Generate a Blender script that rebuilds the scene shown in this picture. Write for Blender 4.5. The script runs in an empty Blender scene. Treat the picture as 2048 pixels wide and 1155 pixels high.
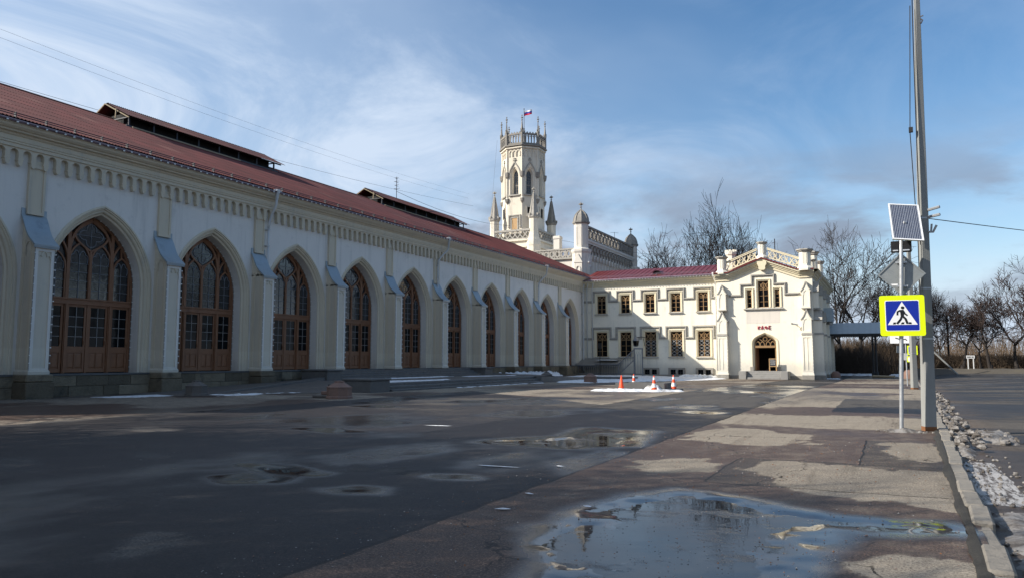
import bpy, bmesh, math, random
import numpy as np
from mathutils import Vector, Matrix
R = math.radians
SC = bpy.context.scene
COL = SC.collection
PI = math.pi

# ------------------------------------------------------------------ camera, sky, sun, exposure
cam_d = bpy.data.cameras.new('camera'); cam = bpy.data.objects.new('camera', cam_d); COL.objects.link(cam)
cam_d.sensor_width = 36.0; cam_d.lens = 36.0 * 1500 / 2048; cam_d.clip_end = 3000; cam_d.clip_start = .05
cam.location = (0, 0, 1.65)
_al, _pt = math.atan(747 / 1500), math.atan(142.5 / 1500)
cam.rotation_euler = (PI / 2 + _pt, 0, _al)
SC.camera = cam

SUN = Vector((-.803, -.595, .634)).normalized()          # towards the sun
EL = math.asin(SUN.z)
sl = bpy.data.lights.new('sun', 'SUN'); so = bpy.data.objects.new('sun', sl); COL.objects.link(so)
sl.energy = 5.0; sl.angle = R(.55); sl.color = (1, .94, .84)
so.rotation_euler = SUN.to_track_quat('Z', 'Y').to_euler(); so.location = (-60, -60, 60)

W = bpy.data.worlds.new('World'); SC.world = W; W.use_nodes = True
nt = W.node_tree; nt.nodes.clear()
def wn(t, **k):
    n = nt.nodes.new(t)
    for a, b in k.items(): setattr(n, a, b)
    return n
def wl(a, b): nt.links.new(a, b)
def wmath(op, a, b=None, clamp=False):
    n = wn('ShaderNodeMath', operation=op, use_clamp=clamp)
    for i, v in enumerate((a, b)):
        if v is None: continue
        if isinstance(v, (int, float)): n.inputs[i].default_value = v
        else: wl(v, n.inputs[i])
    return n.outputs[0]
sky = wn('ShaderNodeTexSky', sky_type='NISHITA'); sky.sun_disc = False
sky.sun_elevation = EL; sky.sun_rotation = math.atan2(SUN.x, SUN.y) % (2 * PI)
sky.air_density = 1.1; sky.dust_density = .25; sky.ozone_density = 2.5
tc = wn('ShaderNodeTexCoord'); sep = wn('ShaderNodeSeparateXYZ'); wl(tc.outputs['Generated'], sep.inputs[0])
dz = wmath('MAXIMUM', sep.outputs[2], 0.0)
den = wmath('ADD', dz, .16)
cx = wmath('DIVIDE', sep.outputs[0], den); cy = wmath('DIVIDE', sep.outputs[1], den)
cmb = wn('ShaderNodeCombineXYZ'); wl(cx, cmb.inputs[0]); wl(cy, cmb.inputs[1])
def wnoise(scale, detail, rough, off, dist=0.0, rot=0.0, sc=(1, 1, 1)):
    mp = wn('ShaderNodeMapping'); mp.inputs['Location'].default_value = off
    mp.inputs['Rotation'].default_value = (0, 0, rot); mp.inputs['Scale'].default_value = sc
    wl(cmb.outputs[0], mp.inputs[0])
    n = wn('ShaderNodeTexNoise'); n.inputs['Scale'].default_value = scale; n.inputs['Detail'].default_value = detail
    n.inputs['Roughness'].default_value = rough; n.inputs['Distortion'].default_value = dist
    wl(mp.outputs[0], n.inputs['Vector']); return n.outputs[0]
def wramp(v, a, b):
    n = wn('ShaderNodeMapRange', interpolation_type='SMOOTHSTEP'); wl(v, n.inputs[0])
    n.inputs[1].default_value = a; n.inputs[2].default_value = b; return n.outputs[0]
west = wmath('ADD', wmath('MULTIPLY', sep.outputs[0], -.895), wmath('MULTIPLY', sep.outputs[1], -.446))   # a bank of thin cloud over the hall side
veil = wramp(wmath('ADD', wnoise(.42, 6, .55, (3.1, 1.7, 0), .5, .5, (1, .85, 1)), wmath('MULTIPLY', west, .25)), .30, .62)
wisp = wramp(wnoise(1.25, 10, .64, (1.3, 4.2, 0), 1.0, .9, (1, .8, 1)), .38, .72)
puff = wramp(wnoise(.95, 8, .58, (7.4, 2.2, 0), .3), .43, .60)
low = wramp(sep.outputs[2], .34, .03)                       # deeper air and more cloud towards the horizon
hor = wramp(sep.outputs[2], .16, .01)
f1 = wmath('ADD', wmath('MULTIPLY', veil, .46), wmath('MULTIPLY', wmath('MULTIPLY', wisp, .62), wmath('ADD', veil, .26)))
f2 = wmath('ADD', f1, wmath('ADD', wmath('MULTIPLY', low, .34), wmath('MULTIPLY', hor, .7)), True)
f2 = wmath('MULTIPLY', f2, .96)
bg1 = wn('ShaderNodeBackground'); bg2 = wn('ShaderNodeBackground'); bg3 = wn('ShaderNodeBackground')
hs = wn('ShaderNodeHueSaturation'); hs.inputs['Saturation'].default_value = 1.2; wl(sky.outputs[0], hs.inputs['Color'])
wl(hs.outputs[0], bg1.inputs[0]); bg1.inputs[1].default_value = .105
bg2.inputs[0].default_value = (.63, .74, .90, 1); bg2.inputs[1].default_value = .76
bg3.inputs[0].default_value = (.36, .41, .53, 1); bg3.inputs[1].default_value = .55
m1 = wn('ShaderNodeMixShader'); wl(f2, m1.inputs[0]); wl(bg1.outputs[0], m1.inputs[1]); wl(bg2.outputs[0], m1.inputs[2])
m2 = wn('ShaderNodeMixShader')
wl(wmath('MULTIPLY', wmath('MULTIPLY', puff, wmath('MULTIPLY', wramp(sep.outputs[2], .01, .12), .85)), wramp(sep.outputs[2], .32, .14)), m2.inputs[0])
wl(m1.outputs[0], m2.inputs[1]); wl(bg3.outputs[0], m2.inputs[2])
wo = wn('ShaderNodeOutputWorld'); wl(m2.outputs[0], wo.inputs[0])

SC.view_settings.view_transform = 'Standard'; SC.view_settings.look = 'None'
SC.view_settings.exposure = 0.48; SC.view_settings.gamma = 1.0; SC.view_settings.use_curve_mapping = False
SC.render.engine = 'CYCLES'
SC.cycles.max_bounces = 6; SC.cycles.diffuse_bounces = 3; SC.cycles.glossy_bounces = 3; SC.cycles.caustics_reflective = False
try:
    SC.cycles.use_denoising = True; SC.cycles.sample_clamp_indirect = 4.0
except Exception: pass

# ------------------------------------------------------------------ materials
MATS = {}
class NT:
    def __init__(s, name):
        s.m = bpy.data.materials.new(name); s.m.use_nodes = True; s.t = s.m.node_tree
        s.b = s.t.nodes['Principled BSDF']; MATS[name] = s.m
        s.pos = s.n('ShaderNodeNewGeometry').outputs['Position']
    def n(s, t, **k):
        n = s.t.nodes.new(t)
        for a, b in k.items(): setattr(n, a, b)
        return n
    def l(s, a, b): s.t.links.new(a, b)
    def put(s, v, inp):
        if isinstance(v, (int, float)): inp.default_value = v
        elif isinstance(v, (tuple, list)): inp.default_value = tuple(v) + ((1,) if len(v) == 3 and inp.type == 'RGBA' else ())
        else: s.l(v, inp)
    def math(s, op, a, b=None, c=None, clamp=False):
        n = s.n('ShaderNodeMath', operation=op, use_clamp=clamp)
        for i, v in enumerate((a, b, c)):
            if v is not None: s.put(v, n.inputs[i])
        return n.outputs[0]
    def noise(s, scale, detail=4, rough=.55, stretch=None, off=(0, 0, 0), dist=0):
        v = s.pos
        if stretch or off != (0, 0, 0):
            mp = s.n('ShaderNodeMapping'); mp.inputs['Scale'].default_value = stretch or (1, 1, 1)
            mp.inputs['Location'].default_value = off; s.l(s.pos, mp.inputs[0]); v = mp.outputs[0]
        n = s.n('ShaderNodeTexNoise'); s.l(v, n.inputs['Vector'])
        n.inputs['Scale'].default_value = scale; n.inputs['Detail'].default_value = detail
        n.inputs['Roughness'].default_value = rough; n.inputs['Distortion'].default_value = dist
        return n.outputs[0]
    def ramp(s, v, a, b, lo=0, hi=1):
        n = s.n('ShaderNodeMapRange', interpolation_type='SMOOTHSTEP'); s.put(v, n.inputs[0])
        n.inputs[1].default_value = a; n.inputs[2].default_value = b
        n.inputs[3].default_value = lo; n.inputs[4].default_value = hi
        return n.outputs[0]
    def mix(s, f, a, b, kind='MIX'):
        n = s.n('ShaderNodeMix', data_type='RGBA', blend_type=kind)
        s.put(f, n.inputs[0]); s.put(a, n.inputs[6]); s.put(b, n.inputs[7]); return n.outputs[2]
    def bump(s, h, strength=.3, dist=.02):
        n = s.n('ShaderNodeBump'); n.inputs['Strength'].default_value = strength; n.inputs['Distance'].default_value = dist
        s.l(h, n.inputs['Height']); s.l(n.outputs[0], s.b.inputs['Normal'])
    def col(s, v): s.put(v, s.b.inputs['Base Color'])
    def rough(s, v): s.put(v, s.b.inputs['Roughness'])
def c_mul(c, k): return tuple(min(1, x * k) for x in c)
def pmat(name, col, rough=.75, var=.12, scale=1.6, bump=.15, bscale=25, bdist=.01, metal=0, spec=.4, stain=None, samt=.0, sscale=.6, streak=False):
    s = NT(name)
    c = s.mix(s.noise(scale, 5, .6), c_mul(col, 1 - var), c_mul(col, 1 + var))
    if stain:
        st = (1, 1, .12) if streak else None
        c = s.mix(s.ramp(s.noise(sscale, 7, .66, st, (5, 3, 1)), .52, .75, 0, samt), c, stain)
    s.col(c); s.rough(s.ramp(s.noise(scale * 3, 3), .3, .7, max(0, rough - .08), min(1, rough + .08)))
    s.b.inputs['Metallic'].default_value = metal; s.b.inputs['Specular IOR Level'].default_value = spec
    if bump: s.bump(s.noise(bscale, 4, .6), bump, bdist)
    return s.m
def plaster(name, col, low=None, split=2.22, grime=(.42, .40, .36)):
    s = NT(name)
    c = s.mix(s.noise(.9, 6, .6), c_mul(col, .94), c_mul(col, 1.05))
    sp = s.n('ShaderNodeSeparateXYZ'); s.l(s.pos, sp.inputs[0])
    if low:
        edge = s.math('ADD', sp.outputs[2], s.math('MULTIPLY', s.noise(2.2, 3), .07))
        c = s.mix(s.ramp(edge, split - .01, split + .01), low, c)
    st = s.ramp(s.noise(1.9, 9, .70, (1, 1, .07), (2, 1, 0)), .50, .74, 0, .42)
    c = s.mix(st, c, grime)
    sp2 = s.ramp(s.noise(1.3, 9, .72), .54, .74, 0, .34)
    c = s.mix(sp2, c, grime)
    foot = s.math('MULTIPLY', s.ramp(s.math('ADD', sp.outputs[2], s.math('MULTIPLY', s.noise(1.7, 5, .7), .9)), 2.4, 1.2), .55)
    c = s.mix(foot, c, c_mul(grime, 1.05))
    s.col(c); s.rough(.85); s.b.inputs['Specular IOR Level'].default_value = .25
    s.bump(s.noise(34, 5, .7), .16, .012)
    return s.m
plaster('wall_white', (.79, .745, .68), (.80, .75, .665))
plaster('trim_cream', (.67, .585, .445), (.71, .63, .485))
plaster('butt_panel', (.67, .60, .48), (.69, .63, .51))
plaster('wing_wall', (.84, .78, .65), None)
plaster('wing_trim', (.74, .65, .46), None)
plaster('tower_wall', (.74, .675, .555), None, grime=(.30, .26, .21))
plaster('old_white', (.70, .655, .58), None, grime=(.22, .19, .165))
plaster('panel_pink', (.70, .64, .56), None)
pmat('hood_stone', (.40, .375, .33), .85, .25, 4, .4, 30, .02, stain=(.16, .15, .14), samt=.6, sscale=2.5)
pmat('dark_stone', (.27, .25, .22), .85, .3, 3, .4, 26, .02, stain=(.08, .075, .07), samt=.7, sscale=1.5)
pmat('step_stone', (.105, .103, .10), .6, .3, 2.5, .3, 30, .015, stain=(.15, .145, .14), samt=.5, sscale=1.2)
pmat('step_grey', (.26, .25, .235), .75, .2, 2.5, .3, 30, .015, stain=(.12, .12, .11), samt=.5, sscale=1.2)
pmat('granite_red', (.21, .125, .095), .7, .3, 22, .35, 60, .012, stain=(.07, .055, .05), samt=.5, sscale=3)
pmat('granite_dark', (.12, .105, .092), .7, .3, 22, .35, 60, .012, stain=(.03, .03, .03), samt=.5, sscale=3)
for i, k in enumerate((.5, .66, .82, 1.05)):
    pmat('plinth%d' % i, c_mul((.235, .195, .135), k), .9, .35, 2.6, .9, 9, .05, stain=(.045, .042, .034), samt=.9, sscale=1.3)
pmat('mortar', (.10, .095, .085), .9, .2, 6, .3, 40)
pmat('cap_metal', (.36, .42, .455), .50, .10, 1.2, .05, 6, metal=.25, stain=(.20, .22, .24), samt=.45, sscale=1.4)
pmat('cap_white', (.74, .72, .68), .6, .08, 1.5, .05, 6)
pmat('awning_metal', (.34, .385, .41), .42, .08, 1, .05, 6, metal=.35)
pmat('gutter_mauve', (.22, .155, .185), .34, .12, 1.0, .05, 5, metal=.3, spec=.5, stain=(.10, .075, .085), samt=.5)
pmat('guard_dark', (.05, .05, .058), .5, .2, 3, 0, metal=.3)
pmat('pipe_white', (.60, .60, .59), .5, .10, 1.2, .05, 8, stain=(.30, .28, .26), samt=.6, sscale=2, streak=True)
pmat('wood_door', (.25, .115, .058), .55, .22, 3.0, .2, 20, .006, stain=(.10, .045, .022), samt=.5, sscale=2.0, streak=True)
pmat('wood_yellow', (.29, .175, .08), .55, .18, 4, .1, 20, .006)
pmat('wood_board', (.48, .30, .14), .6, .15, 4, .1, 20, .006)
pmat('wood_raw', (.33, .26, .17), .8, .25, 4, .2, 20, .006)
pmat('lead_bar', (.20, .20, .21), .5, .1, 5, 0)
pmat('door_bar', (.30, .27, .25), .5, .1, 5, 0)
pmat('light_wire', (.16, .16, .16), .6, .1, 5, 0)
pmat('bulb', (.78, .78, .76), .35, .05, 5, 0)
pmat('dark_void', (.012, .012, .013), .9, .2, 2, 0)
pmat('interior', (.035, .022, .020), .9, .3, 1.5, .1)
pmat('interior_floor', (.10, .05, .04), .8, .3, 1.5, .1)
pmat('concrete', (.265, .268, .255), .85, .14, 2.2, .35, 40, .01, stain=(.21, .20, .185), samt=.6, sscale=2.2, streak=True)
pmat('galvanised', (.46, .47, .48), .42, .12, 3, .05, 20, metal=.55, spec=.5, stain=(.30, .29, .28), samt=.4, sscale=3)
pmat('sign_back', (.27, .285, .285), .5, .08, 2, .03, 20, metal=.4, stain=(.36, .37, .37), samt=.5, sscale=3)
pmat('rust', (.20, .085, .035), .9, .35, 6, .4, 40, .01)
pmat('iron_black', (.015, .015, .017), .5, .2, 3, 0)
pmat('iron_grey', (.20, .205, .215), .55, .2, 3, 0, metal=.2)
pmat('orange', (.80, .085, .022), .5, .1, 4, .05, 30, stain=(.35, .06, .03), samt=.35, sscale=5)
pmat('cone_white', (.80, .79, .77), .5, .06, 4, 0, stain=(.4, .38, .36), samt=.4, sscale=5)
pmat('sign_yellow', (.74, .88, .0), .42, .03, 2, 0, stain=(.55, .62, .05), samt=.25, sscale=3)
pmat('sign_blue', (.004, .022, .30), .38, .05, 2, 0)
pmat('sign_white', (.80, .80, .80), .4, .03, 3, 0, stain=(.6, .6, .58), samt=.3, sscale=4)
pmat('sign_black', (.006, .006, .008), .5, 0, 2, 0)
pmat('alu', (.66, .67, .68), .35, .05, 3, 0, metal=.6)
pmat('black_plastic', (.012, .012, .014), .5, .1, 3, 0)
pmat('letter_red', (.42, .035, .06), .5, .1, 4, 0)
pmat('flag_white', (.85, .85, .85), .7, .03, 3, 0); pmat('flag_blue', (.01, .035, .33), .7, .03, 3, 0); pmat('flag_red', (.62, .012, .03), .7, .03, 3, 0)
pmat('bark', (.040, .033, .029), .9, .3, 3, .5, 18, .03, stain=(.055, .055, .045), samt=.5, sscale=1.5)
pmat('twig', (.026, .021, .019), .9, .25, 2, 0)
pmat('bark_far', (.030, .024, .021), .9, .25, 2, 0)
pmat('twig_red', (.042, .028, .024), .9, .25, 2, 0)
pmat('brush', (.10, .070, .046), .95, .4, .8, 0)
pmat('brush_dark', (.060, .046, .036), .95, .4, .8, 0)
pmat('earth', (.085, .072, .055), .95, .3, .5, .4, 12, .03, stain=(.13, .11, .07), samt=.6, sscale=.3)
pmat('cable', (.02, .02, .022), .7, .1, 2, 0)
pmat('cable_pale', (.10, .12, .15), .7, .1, 2, 0)
pmat('far_wall', (.55, .54, .52), .85, .1, 2, .1)

def roof_mat(name, col, rough, streaky=True):
    s = NT(name)
    c = s.mix(s.noise(.5, 6, .65), c_mul(col, .72), c_mul(col, 1.25))
    c = s.mix(s.ramp(s.noise(1.1, 8, .72, (.3, 1, .3), (3, 8, 2)), .44, .68, 0, .75), c, c_mul(col, .42))
    c = s.mix(s.ramp(s.noise(.22, 6, .65, None, (9, 4, 2)), .50, .66, 0, .5), c, c_mul(col, .55))
    c = s.mix(s.ramp(s.noise(4.5, 6, .7), .60, .78, 0, .35), c, (.20, .13, .11))
    sp = s.n('ShaderNodeSeparateXYZ'); s.l(s.pos, sp.inputs[0])        # single sheets faded differently
    cb = s.n('ShaderNodeCombineXYZ'); s.l(s.math('FLOOR', s.math('DIVIDE', sp.outputs[1], 1.12)), cb.inputs[0]); s.l(s.math('FLOOR', s.math('DIVIDE', s.math('ADD', sp.outputs[0], 33.48), 1.502)), cb.inputs[1])
    wn_ = s.n('ShaderNodeTexWhiteNoise'); s.l(cb.outputs[0], wn_.inputs['Vector'])
    c = s.mix(s.ramp(wn_.outputs[0], 0, 1, 0, .5), c, c_mul(col, .5)); c = s.mix(s.ramp(wn_.outputs[0], .9, .97, 0, .35), c, (.19, .085, .07))
    s.col(c); s.rough(rough); s.bump(s.noise(22, 4), .12, .01); return s.m
roof_mat('roof_red', (.108, .020, .019), .85)
roof_mat('roof_dark', (.105, .032, .028), .7)
s = NT('roof_metal_red'); s.col(s.mix(s.noise(.6, 5, .6), (.110, .014, .012), (.19, .027, .022))); s.rough(.4); s.b.inputs['Metallic'].default_value = .12
s.bump(s.noise(2.5, 3), .12, .03)
s = NT('ember_red'); s.col((.36, .05, .03)); s.rough(.6)

s = NT('glass'); s.col((.006, .007, .008)); s.rough(.05); s.b.inputs['Specular IOR Level'].default_value = .12
s.bump(s.noise(1.1, 2), .10, .03)
s = NT('glass_old'); s.col(s.mix(s.noise(.7, 3), (.010, .012, .014), (.03, .034, .038))); s.rough(.07); s.b.inputs['Specular IOR Level'].default_value = .8
s.bump(s.noise(1.6, 3), .16, .04)
s = NT('solar_cell'); s.col(s.mix(s.noise(9, 3), (.030, .038, .070), (.055, .064, .105))); s.rough(.3); s.b.inputs['Specular IOR Level'].default_value = .6
s = NT('snow'); s.col(s.mix(s.ramp(s.noise(2.6, 7, .65), .48, .72), (.74, .75, .76), (.36, .33, .30))); s.rough(.65)
s.bump(s.noise(9, 6, .65), .5, .05)
s = NT('snow_dirty')
c = s.mix(s.ramp(s.noise(3.2, 8, .7), .38, .62), (.27, .25, .23), (.088, .072, .058))
c = s.mix(s.ramp(s.noise(11, 6, .7), .52, .68, 0, .8), c, (.075, .062, .05)); s.col(c); s.rough(.6); s.bump(s.noise(14, 6, .7), .7, .05)
# standing water: thin film over dark wet ground
s = NT('water')
c = s.mix(s.noise(1.2, 5, .6), (.016, .015, .015), (.040, .034, .030))
slush = s.ramp(s.noise(1.15, 9, .68, (1, 1.5, 1), (5.3, 2.6, 0)), .51, .63)                # thin rotten ice and silt on the water
c = s.mix(s.math('MULTIPLY', slush, .8), c, s.mix(s.noise(7, 6, .7), (.040, .035, .032), (.095, .088, .082)))
bits = s.ramp(s.noise(16, 4, .6, (1, 1.6, 1)), .69, .73)
c = s.mix(bits, c, (.028, .020, .014)); s.col(c)
s.rough(s.math('ADD', s.ramp(s.noise(.9, 4, .6), .45, .68, .010, .05), s.math('ADD', s.math('MULTIPLY', slush, .30), s.math('MULTIPLY', bits, .4))))
s.b.inputs['Specular IOR Level'].default_value = .20
s.bump(s.math('ADD', s.noise(5, 3), s.math('MULTIPLY', slush, s.noise(30, 4, .7))), .05, .012)

# ------------------------------------------------------------------ mesh helpers
WPOS = {}
def tag(o, label=None, cat=None, group=None, kind=None):
    if label: o['label'] = label
    if cat: o['category'] = cat
    if group: o['group'] = group
    if kind: o['kind'] = kind
    return o
def thing(name, loc, label, cat, group=None):
    o = bpy.data.objects.new(name, None); COL.objects.link(o); o.location = loc; o.empty_display_size = .2
    WPOS[o] = Vector(loc); return tag(o, label, cat, group)
def part(name, mesh, parent=None, loc=None, rz=0, label=None, kind=None):
    o = bpy.data.objects.new(name, mesh); COL.objects.link(o)
    L = Vector(loc) if loc is not None else (WPOS[parent].copy() if parent else Vector((0, 0, 0)))
    WPOS[o] = L
    if parent: o.parent = parent; o.location = L - WPOS[parent]
    else: o.location = L
    o.rotation_euler = (0, 0, rz)
    if label: o['label'] = label
    if kind: o['kind'] = kind
    return o
FH = lambda p: (p[2], p[0], p[1])        # facade facing +X: (u along Y, v up, w outwards)
FW = lambda p: (p[0], -p[2], p[1])       # facade facing -Y: (u along X, v up, w outwards)
ID = lambda p: p
class MB:
    def __init__(s, f=ID): s.v = []; s.f = []; s.map = f; s.mi = []; s.cur = 0
    def add(s, vs, fs):
        o = len(s.v); s.v += [s.map(p) for p in vs]
        for q in fs: s.f.append([i + o for i in q]); s.mi.append(s.cur)
        return s
    def box(s, a, b):
        (x0, y0, z0), (x1, y1, z1) = a, b
        return s.add([(x0, y0, z0), (x1, y0, z0), (x1, y1, z0), (x0, y1, z0), (x0, y0, z1), (x1, y0, z1), (x1, y1, z1), (x0, y1, z1)],
                     [(0, 3, 2, 1), (4, 5, 6, 7), (0, 1, 5, 4), (1, 2, 6, 5), (2, 3, 7, 6), (3, 0, 4, 7)])
    def cbox(s, c, d): return s.box([c[i] - d[i] / 2 for i in range(3)], [c[i] + d[i] / 2 for i in range(3)])
    def ebox(s, a, b, e=.02):                       # box with worn (chamfered) long edges in all directions
        x0, y0, z0 = a; x1, y1, z1 = b
        vs = []
        for sx in (0, 1):
            for sy in (0, 1):
                for sz in (0, 1):
                    X, Y, Z = (x1 if sx else x0), (y1 if sy else y0), (z1 if sz else z0)
                    dx, dy, dz_ = (-e if sx else e), (-e if sy else e), (-e if sz else e)
                    vs += [(X, Y + dy, Z + dz_), (X + dx, Y, Z + dz_), (X + dx, Y + dy, Z)]
        I = lambda sx, sy, sz, k: (sx * 4 + sy * 2 + sz) * 3 + k
        fs = []
        for q in (0, 1):
            fs.append([I(q, 0, 0, 0), I(q, 1, 0, 0), I(q, 1, 1, 0), I(q, 0, 1, 0)])
            fs.append([I(0, q, 0, 1), I(1, q, 0, 1), I(1, q, 1, 1), I(0, q, 1, 1)])
            fs.append([I(0, 0, q, 2), I(1, 0, q, 2), I(1, 1, q, 2), I(0, 1, q, 2)])
        for a_ in (0, 1):
            for b_ in (0, 1):
                fs.append([I(0, a_, b_, 1), I(1, a_, b_, 1), I(1, a_, b_, 2), I(0, a_, b_, 2)])
                fs.append([I(a_, 0, b_, 0), I(a_, 1, b_, 0), I(a_, 1, b_, 2), I(a_, 0, b_, 2)])
                fs.append([I(a_, b_, 0, 0), I(a_, b_, 1, 0), I(a_, b_, 1, 1), I(a_, b_, 0, 1)])
        for sx in (0, 1):
            for sy in (0, 1):
                for sz in (0, 1): fs.append([I(sx, sy, sz, k) for k in range(3)])
        return s.add(vs, fs)
    def poly(s, pts, w): return s.add([(p[0], p[1], w) for p in pts], [list(range(len(pts)))])
    def ext(s, pts, w0, w1, back=False):            # polygon in (u,v) extruded from w0 to w1
        n = len(pts)
        vs = [(p[0], p[1], w0) for p in pts] + [(p[0], p[1], w1) for p in pts]
        fs = [list(range(n, 2 * n))] + [[i, (i + 1) % n, n + (i + 1) % n, n + i] for i in range(n)]
        if back: fs.append(list(range(n))[::-1])
        return s.add(vs, fs)
    def rows(s, rows, close=False):                 # grid between equally long rows of 3D points
        n = len(rows[0]); vs = [p for r in rows for p in r]; fs = []
        for i in range(len(rows) - 1):
            for j in range(n if close else n - 1):
                k = (j + 1) % n
                fs.append([i * n + j, i * n + k, (i + 1) * n + k, (i + 1) * n + j])
        return s.add(vs, fs)
    def ribbon(s, pts, width, w0, w1, closed=False): # flat bar along a polyline in (u,v), from w0 (back) to w1 (front)
        P = [Vector((p[0], p[1])) for p in pts]; n = len(P); L = []; Rr = []
        for i in range(n):
            a = P[(i - 1) % n] if (closed or i > 0) else None; b = P[(i + 1) % n] if (closed or i < n - 1) else None
            d1 = (P[i] - a).normalized() if a is not None else None; d2 = (b - P[i]).normalized() if b is not None else None
            d1 = d1 or d2; d2 = d2 or d1
            t = (d1 + d2); t = t.normalized() if t.length > 1e-6 else d1
            nn = Vector((-t.y, t.x)); k = 1 / max(.35, nn.dot(Vector((-d1.y, d1.x))))
            L.append(P[i] + nn * width / 2 * k); Rr.append(P[i] - nn * width / 2 * k)
        r = [[(p.x, p.y, w0) for p in L], [(p.x, p.y, w1) for p in L], [(p.x, p.y, w1) for p in Rr], [(p.x, p.y, w0) for p in Rr]]
        if closed: r = [q + [q[0]] for q in r]
        return s.rows(r)
    def tube(s, pts, rad, n=6, cap=True):
        P = [Vector(p) for p in pts]; m = len(P)
        if isinstance(rad, (int, float)): rad = [rad] * m
        ref = None; rows = []
        for i in range(m):
            t = (P[min(i + 1, m - 1)] - P[max(i - 1, 0)])
            t = t.normalized() if t.length > 1e-9 else Vector((0, 0, 1))
            if ref is None: ref = t.orthogonal().normalized()
            ref = ref - t * ref.dot(t)
            ref = ref.normalized() if ref.length > 1e-6 else t.orthogonal().normalized()
            bb = t.cross(ref)
            rows.append([tuple(P[i] + (ref * math.cos(2 * PI * k / n) + bb * math.sin(2 * PI * k / n)) * rad[i]) for k in range(n)])
        vs = [p for r in rows for p in r]; fs = []
        for i in range(m - 1):
            for k in range(n): fs.append([i * n + k, i * n + (k + 1) % n, (i + 1) * n + (k + 1) % n, (i + 1) * n + k])
        if cap and n > 3: fs += [list(range(n))[::-1], list(range((m - 1) * n, m * n))]
        return s.add(vs, fs)
    def lathe(s, prof, n=8, c=(0, 0), ph=0, sq=None):   # profile of (r, z) about a vertical axis
        rows = [[(c[0] + r * math.cos(2 * PI * k / n + ph), c[1] + r * math.sin(2 * PI * k / n + ph), z) for k in range(n)] for r, z in prof]
        s.rows(rows, close=True)
        return s
    def sphere(s, c, r, n=6, m=4, sz=1):
        return s.lathe2(c, [(r * math.sin(PI * i / m), -r * sz * math.cos(PI * i / m)) for i in range(m + 1)], n)
    def lathe2(s, c, prof, n=8, ph=0):
        return s.lathe([(max(r, 1e-4), c[2] + z) for r, z in prof], n, (c[0], c[1]), ph)
    def mesh(s, mats, smooth=False, fix=True):
        me = bpy.data.meshes.new('m'); me.from_pydata(s.v, [], s.f)
        for m in ([mats] if isinstance(mats, str) else mats): me.materials.append(MATS[m])
        if s.mi and max(s.mi) > 0: me.polygons.foreach_set('material_index', s.mi)
        if fix:
            bm = bmesh.new(); bm.from_mesh(me); bmesh.ops.recalc_face_normals(bm, faces=bm.faces); bm.to_mesh(me); bm.free()
        if smooth: me.polygons.foreach_set('use_smooth', [True] * len(me.polygons))
        me.update(); return me
    def build(s, name, mats, parent=None, loc=None, rz=0, smooth=False, label=None, kind=None):
        return part(name, s.mesh(mats, smooth), parent, loc, rz, label, kind)
def arc_half(Rr, c, spring, n=10):
    """right half of a two-centred pointed arch: from the springing (u = Rr - c) up to the apex (u = 0)"""
    a1 = math.acos(max(-1, min(1, c / Rr)))
    return [(Rr * math.cos(a1 * i / n) - c, spring + Rr * math.sin(a1 * i / n)) for i in range(n + 1)]
def arch(hw, spring, k=2.0, n=10, base=None):
    """whole pointed arch from bottom left over the apex to bottom right; k = radius / half width"""
    Rr = k * hw; r = arc_half(Rr, Rr - hw, spring, n)
    p = [(-u, v) for u, v in r] + [(u, v) for u, v in r[::-1][1:]]
    if base is not None: p = [(-hw, base)] + p + [(hw, base)]
    return p
def arch_off(hw, spring, k, d, n=10, base=None):
    """concentric arch, d smaller than arch(hw, ...)"""
    R0 = k * hw; r = arc_half(R0 - d, R0 - hw, spring, n)
    p = [(-u, v) for u, v in r] + [(u, v) for u, v in r[::-1][1:]]
    if base is not None: p = [(-(hw - d), base)] + p + [(hw - d, base)]
    return p
def bez(p0, p1, p2, p3, n=8):
    o = []
    for i in range(n + 1):
        t = i / n; a, b, c, d = (1 - t) ** 3, 3 * t * (1 - t) ** 2, 3 * t * t * (1 - t), t ** 3
        o.append((a * p0[0] + b * p1[0] + c * p2[0] + d * p3[0], a * p0[1] + b * p1[1] + c * p2[1] + d * p3[1]))
    return o
def mir(p): return [(-u, v) for u, v in p]
def sh(p, du=0, dv=0): return [(u + du, v + dv) for u, v in p]
def sstep(a, b, x):
    t = np.clip((x - a) / (b - a), 0, 1); return t * t * (3 - 2 * t)
def gz(x, y):
    """the square falls a little towards the cafe"""
    return -.36 * float(sstep(38, 84, y)) * float(sstep(-34, -14, x)) * float(sstep(9, 3, x) if x > 3 else 1)
def gz_np(x, y):
    return -.36 * sstep(38, 84, y) * sstep(-34, -14, x) * np.where(x > 3, 1 - sstep(3, 9, x), 1)
def _h(ix, iy, sd): 
    n = (ix.astype(np.int64) * 374761393 + iy.astype(np.int64) * 668265263 + sd * 1442695041) & 0x7fffffff
    n = ((n ^ (n >> 13)) * 1274126177) & 0x7fffffff
    return ((n ^ (n >> 16)) & 0xffff) / 65535.0
def vnoise(x, y, sd=0):
    ix, iy = np.floor(x), np.floor(y); fx, fy = x - ix, y - iy
    fx, fy = fx * fx * (3 - 2 * fx), fy * fy * (3 - 2 * fy)
    a, b, c, d = _h(ix, iy, sd), _h(ix + 1, iy, sd), _h(ix, iy + 1, sd), _h(ix + 1, iy + 1, sd)
    return (a * (1 - fx) + b * fx) * (1 - fy) + (c * (1 - fx) + d * fx) * fy
def fbm(x, y, sd=0, o=4):
    t = 0; a = .5; x = np.asarray(x, float); y = np.asarray(y, float)
    for i in range(o): t = t + a * vnoise(x * 2 ** i, y * 2 ** i, sd + i); a *= .5
    return t / (1 - .5 ** o)

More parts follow.
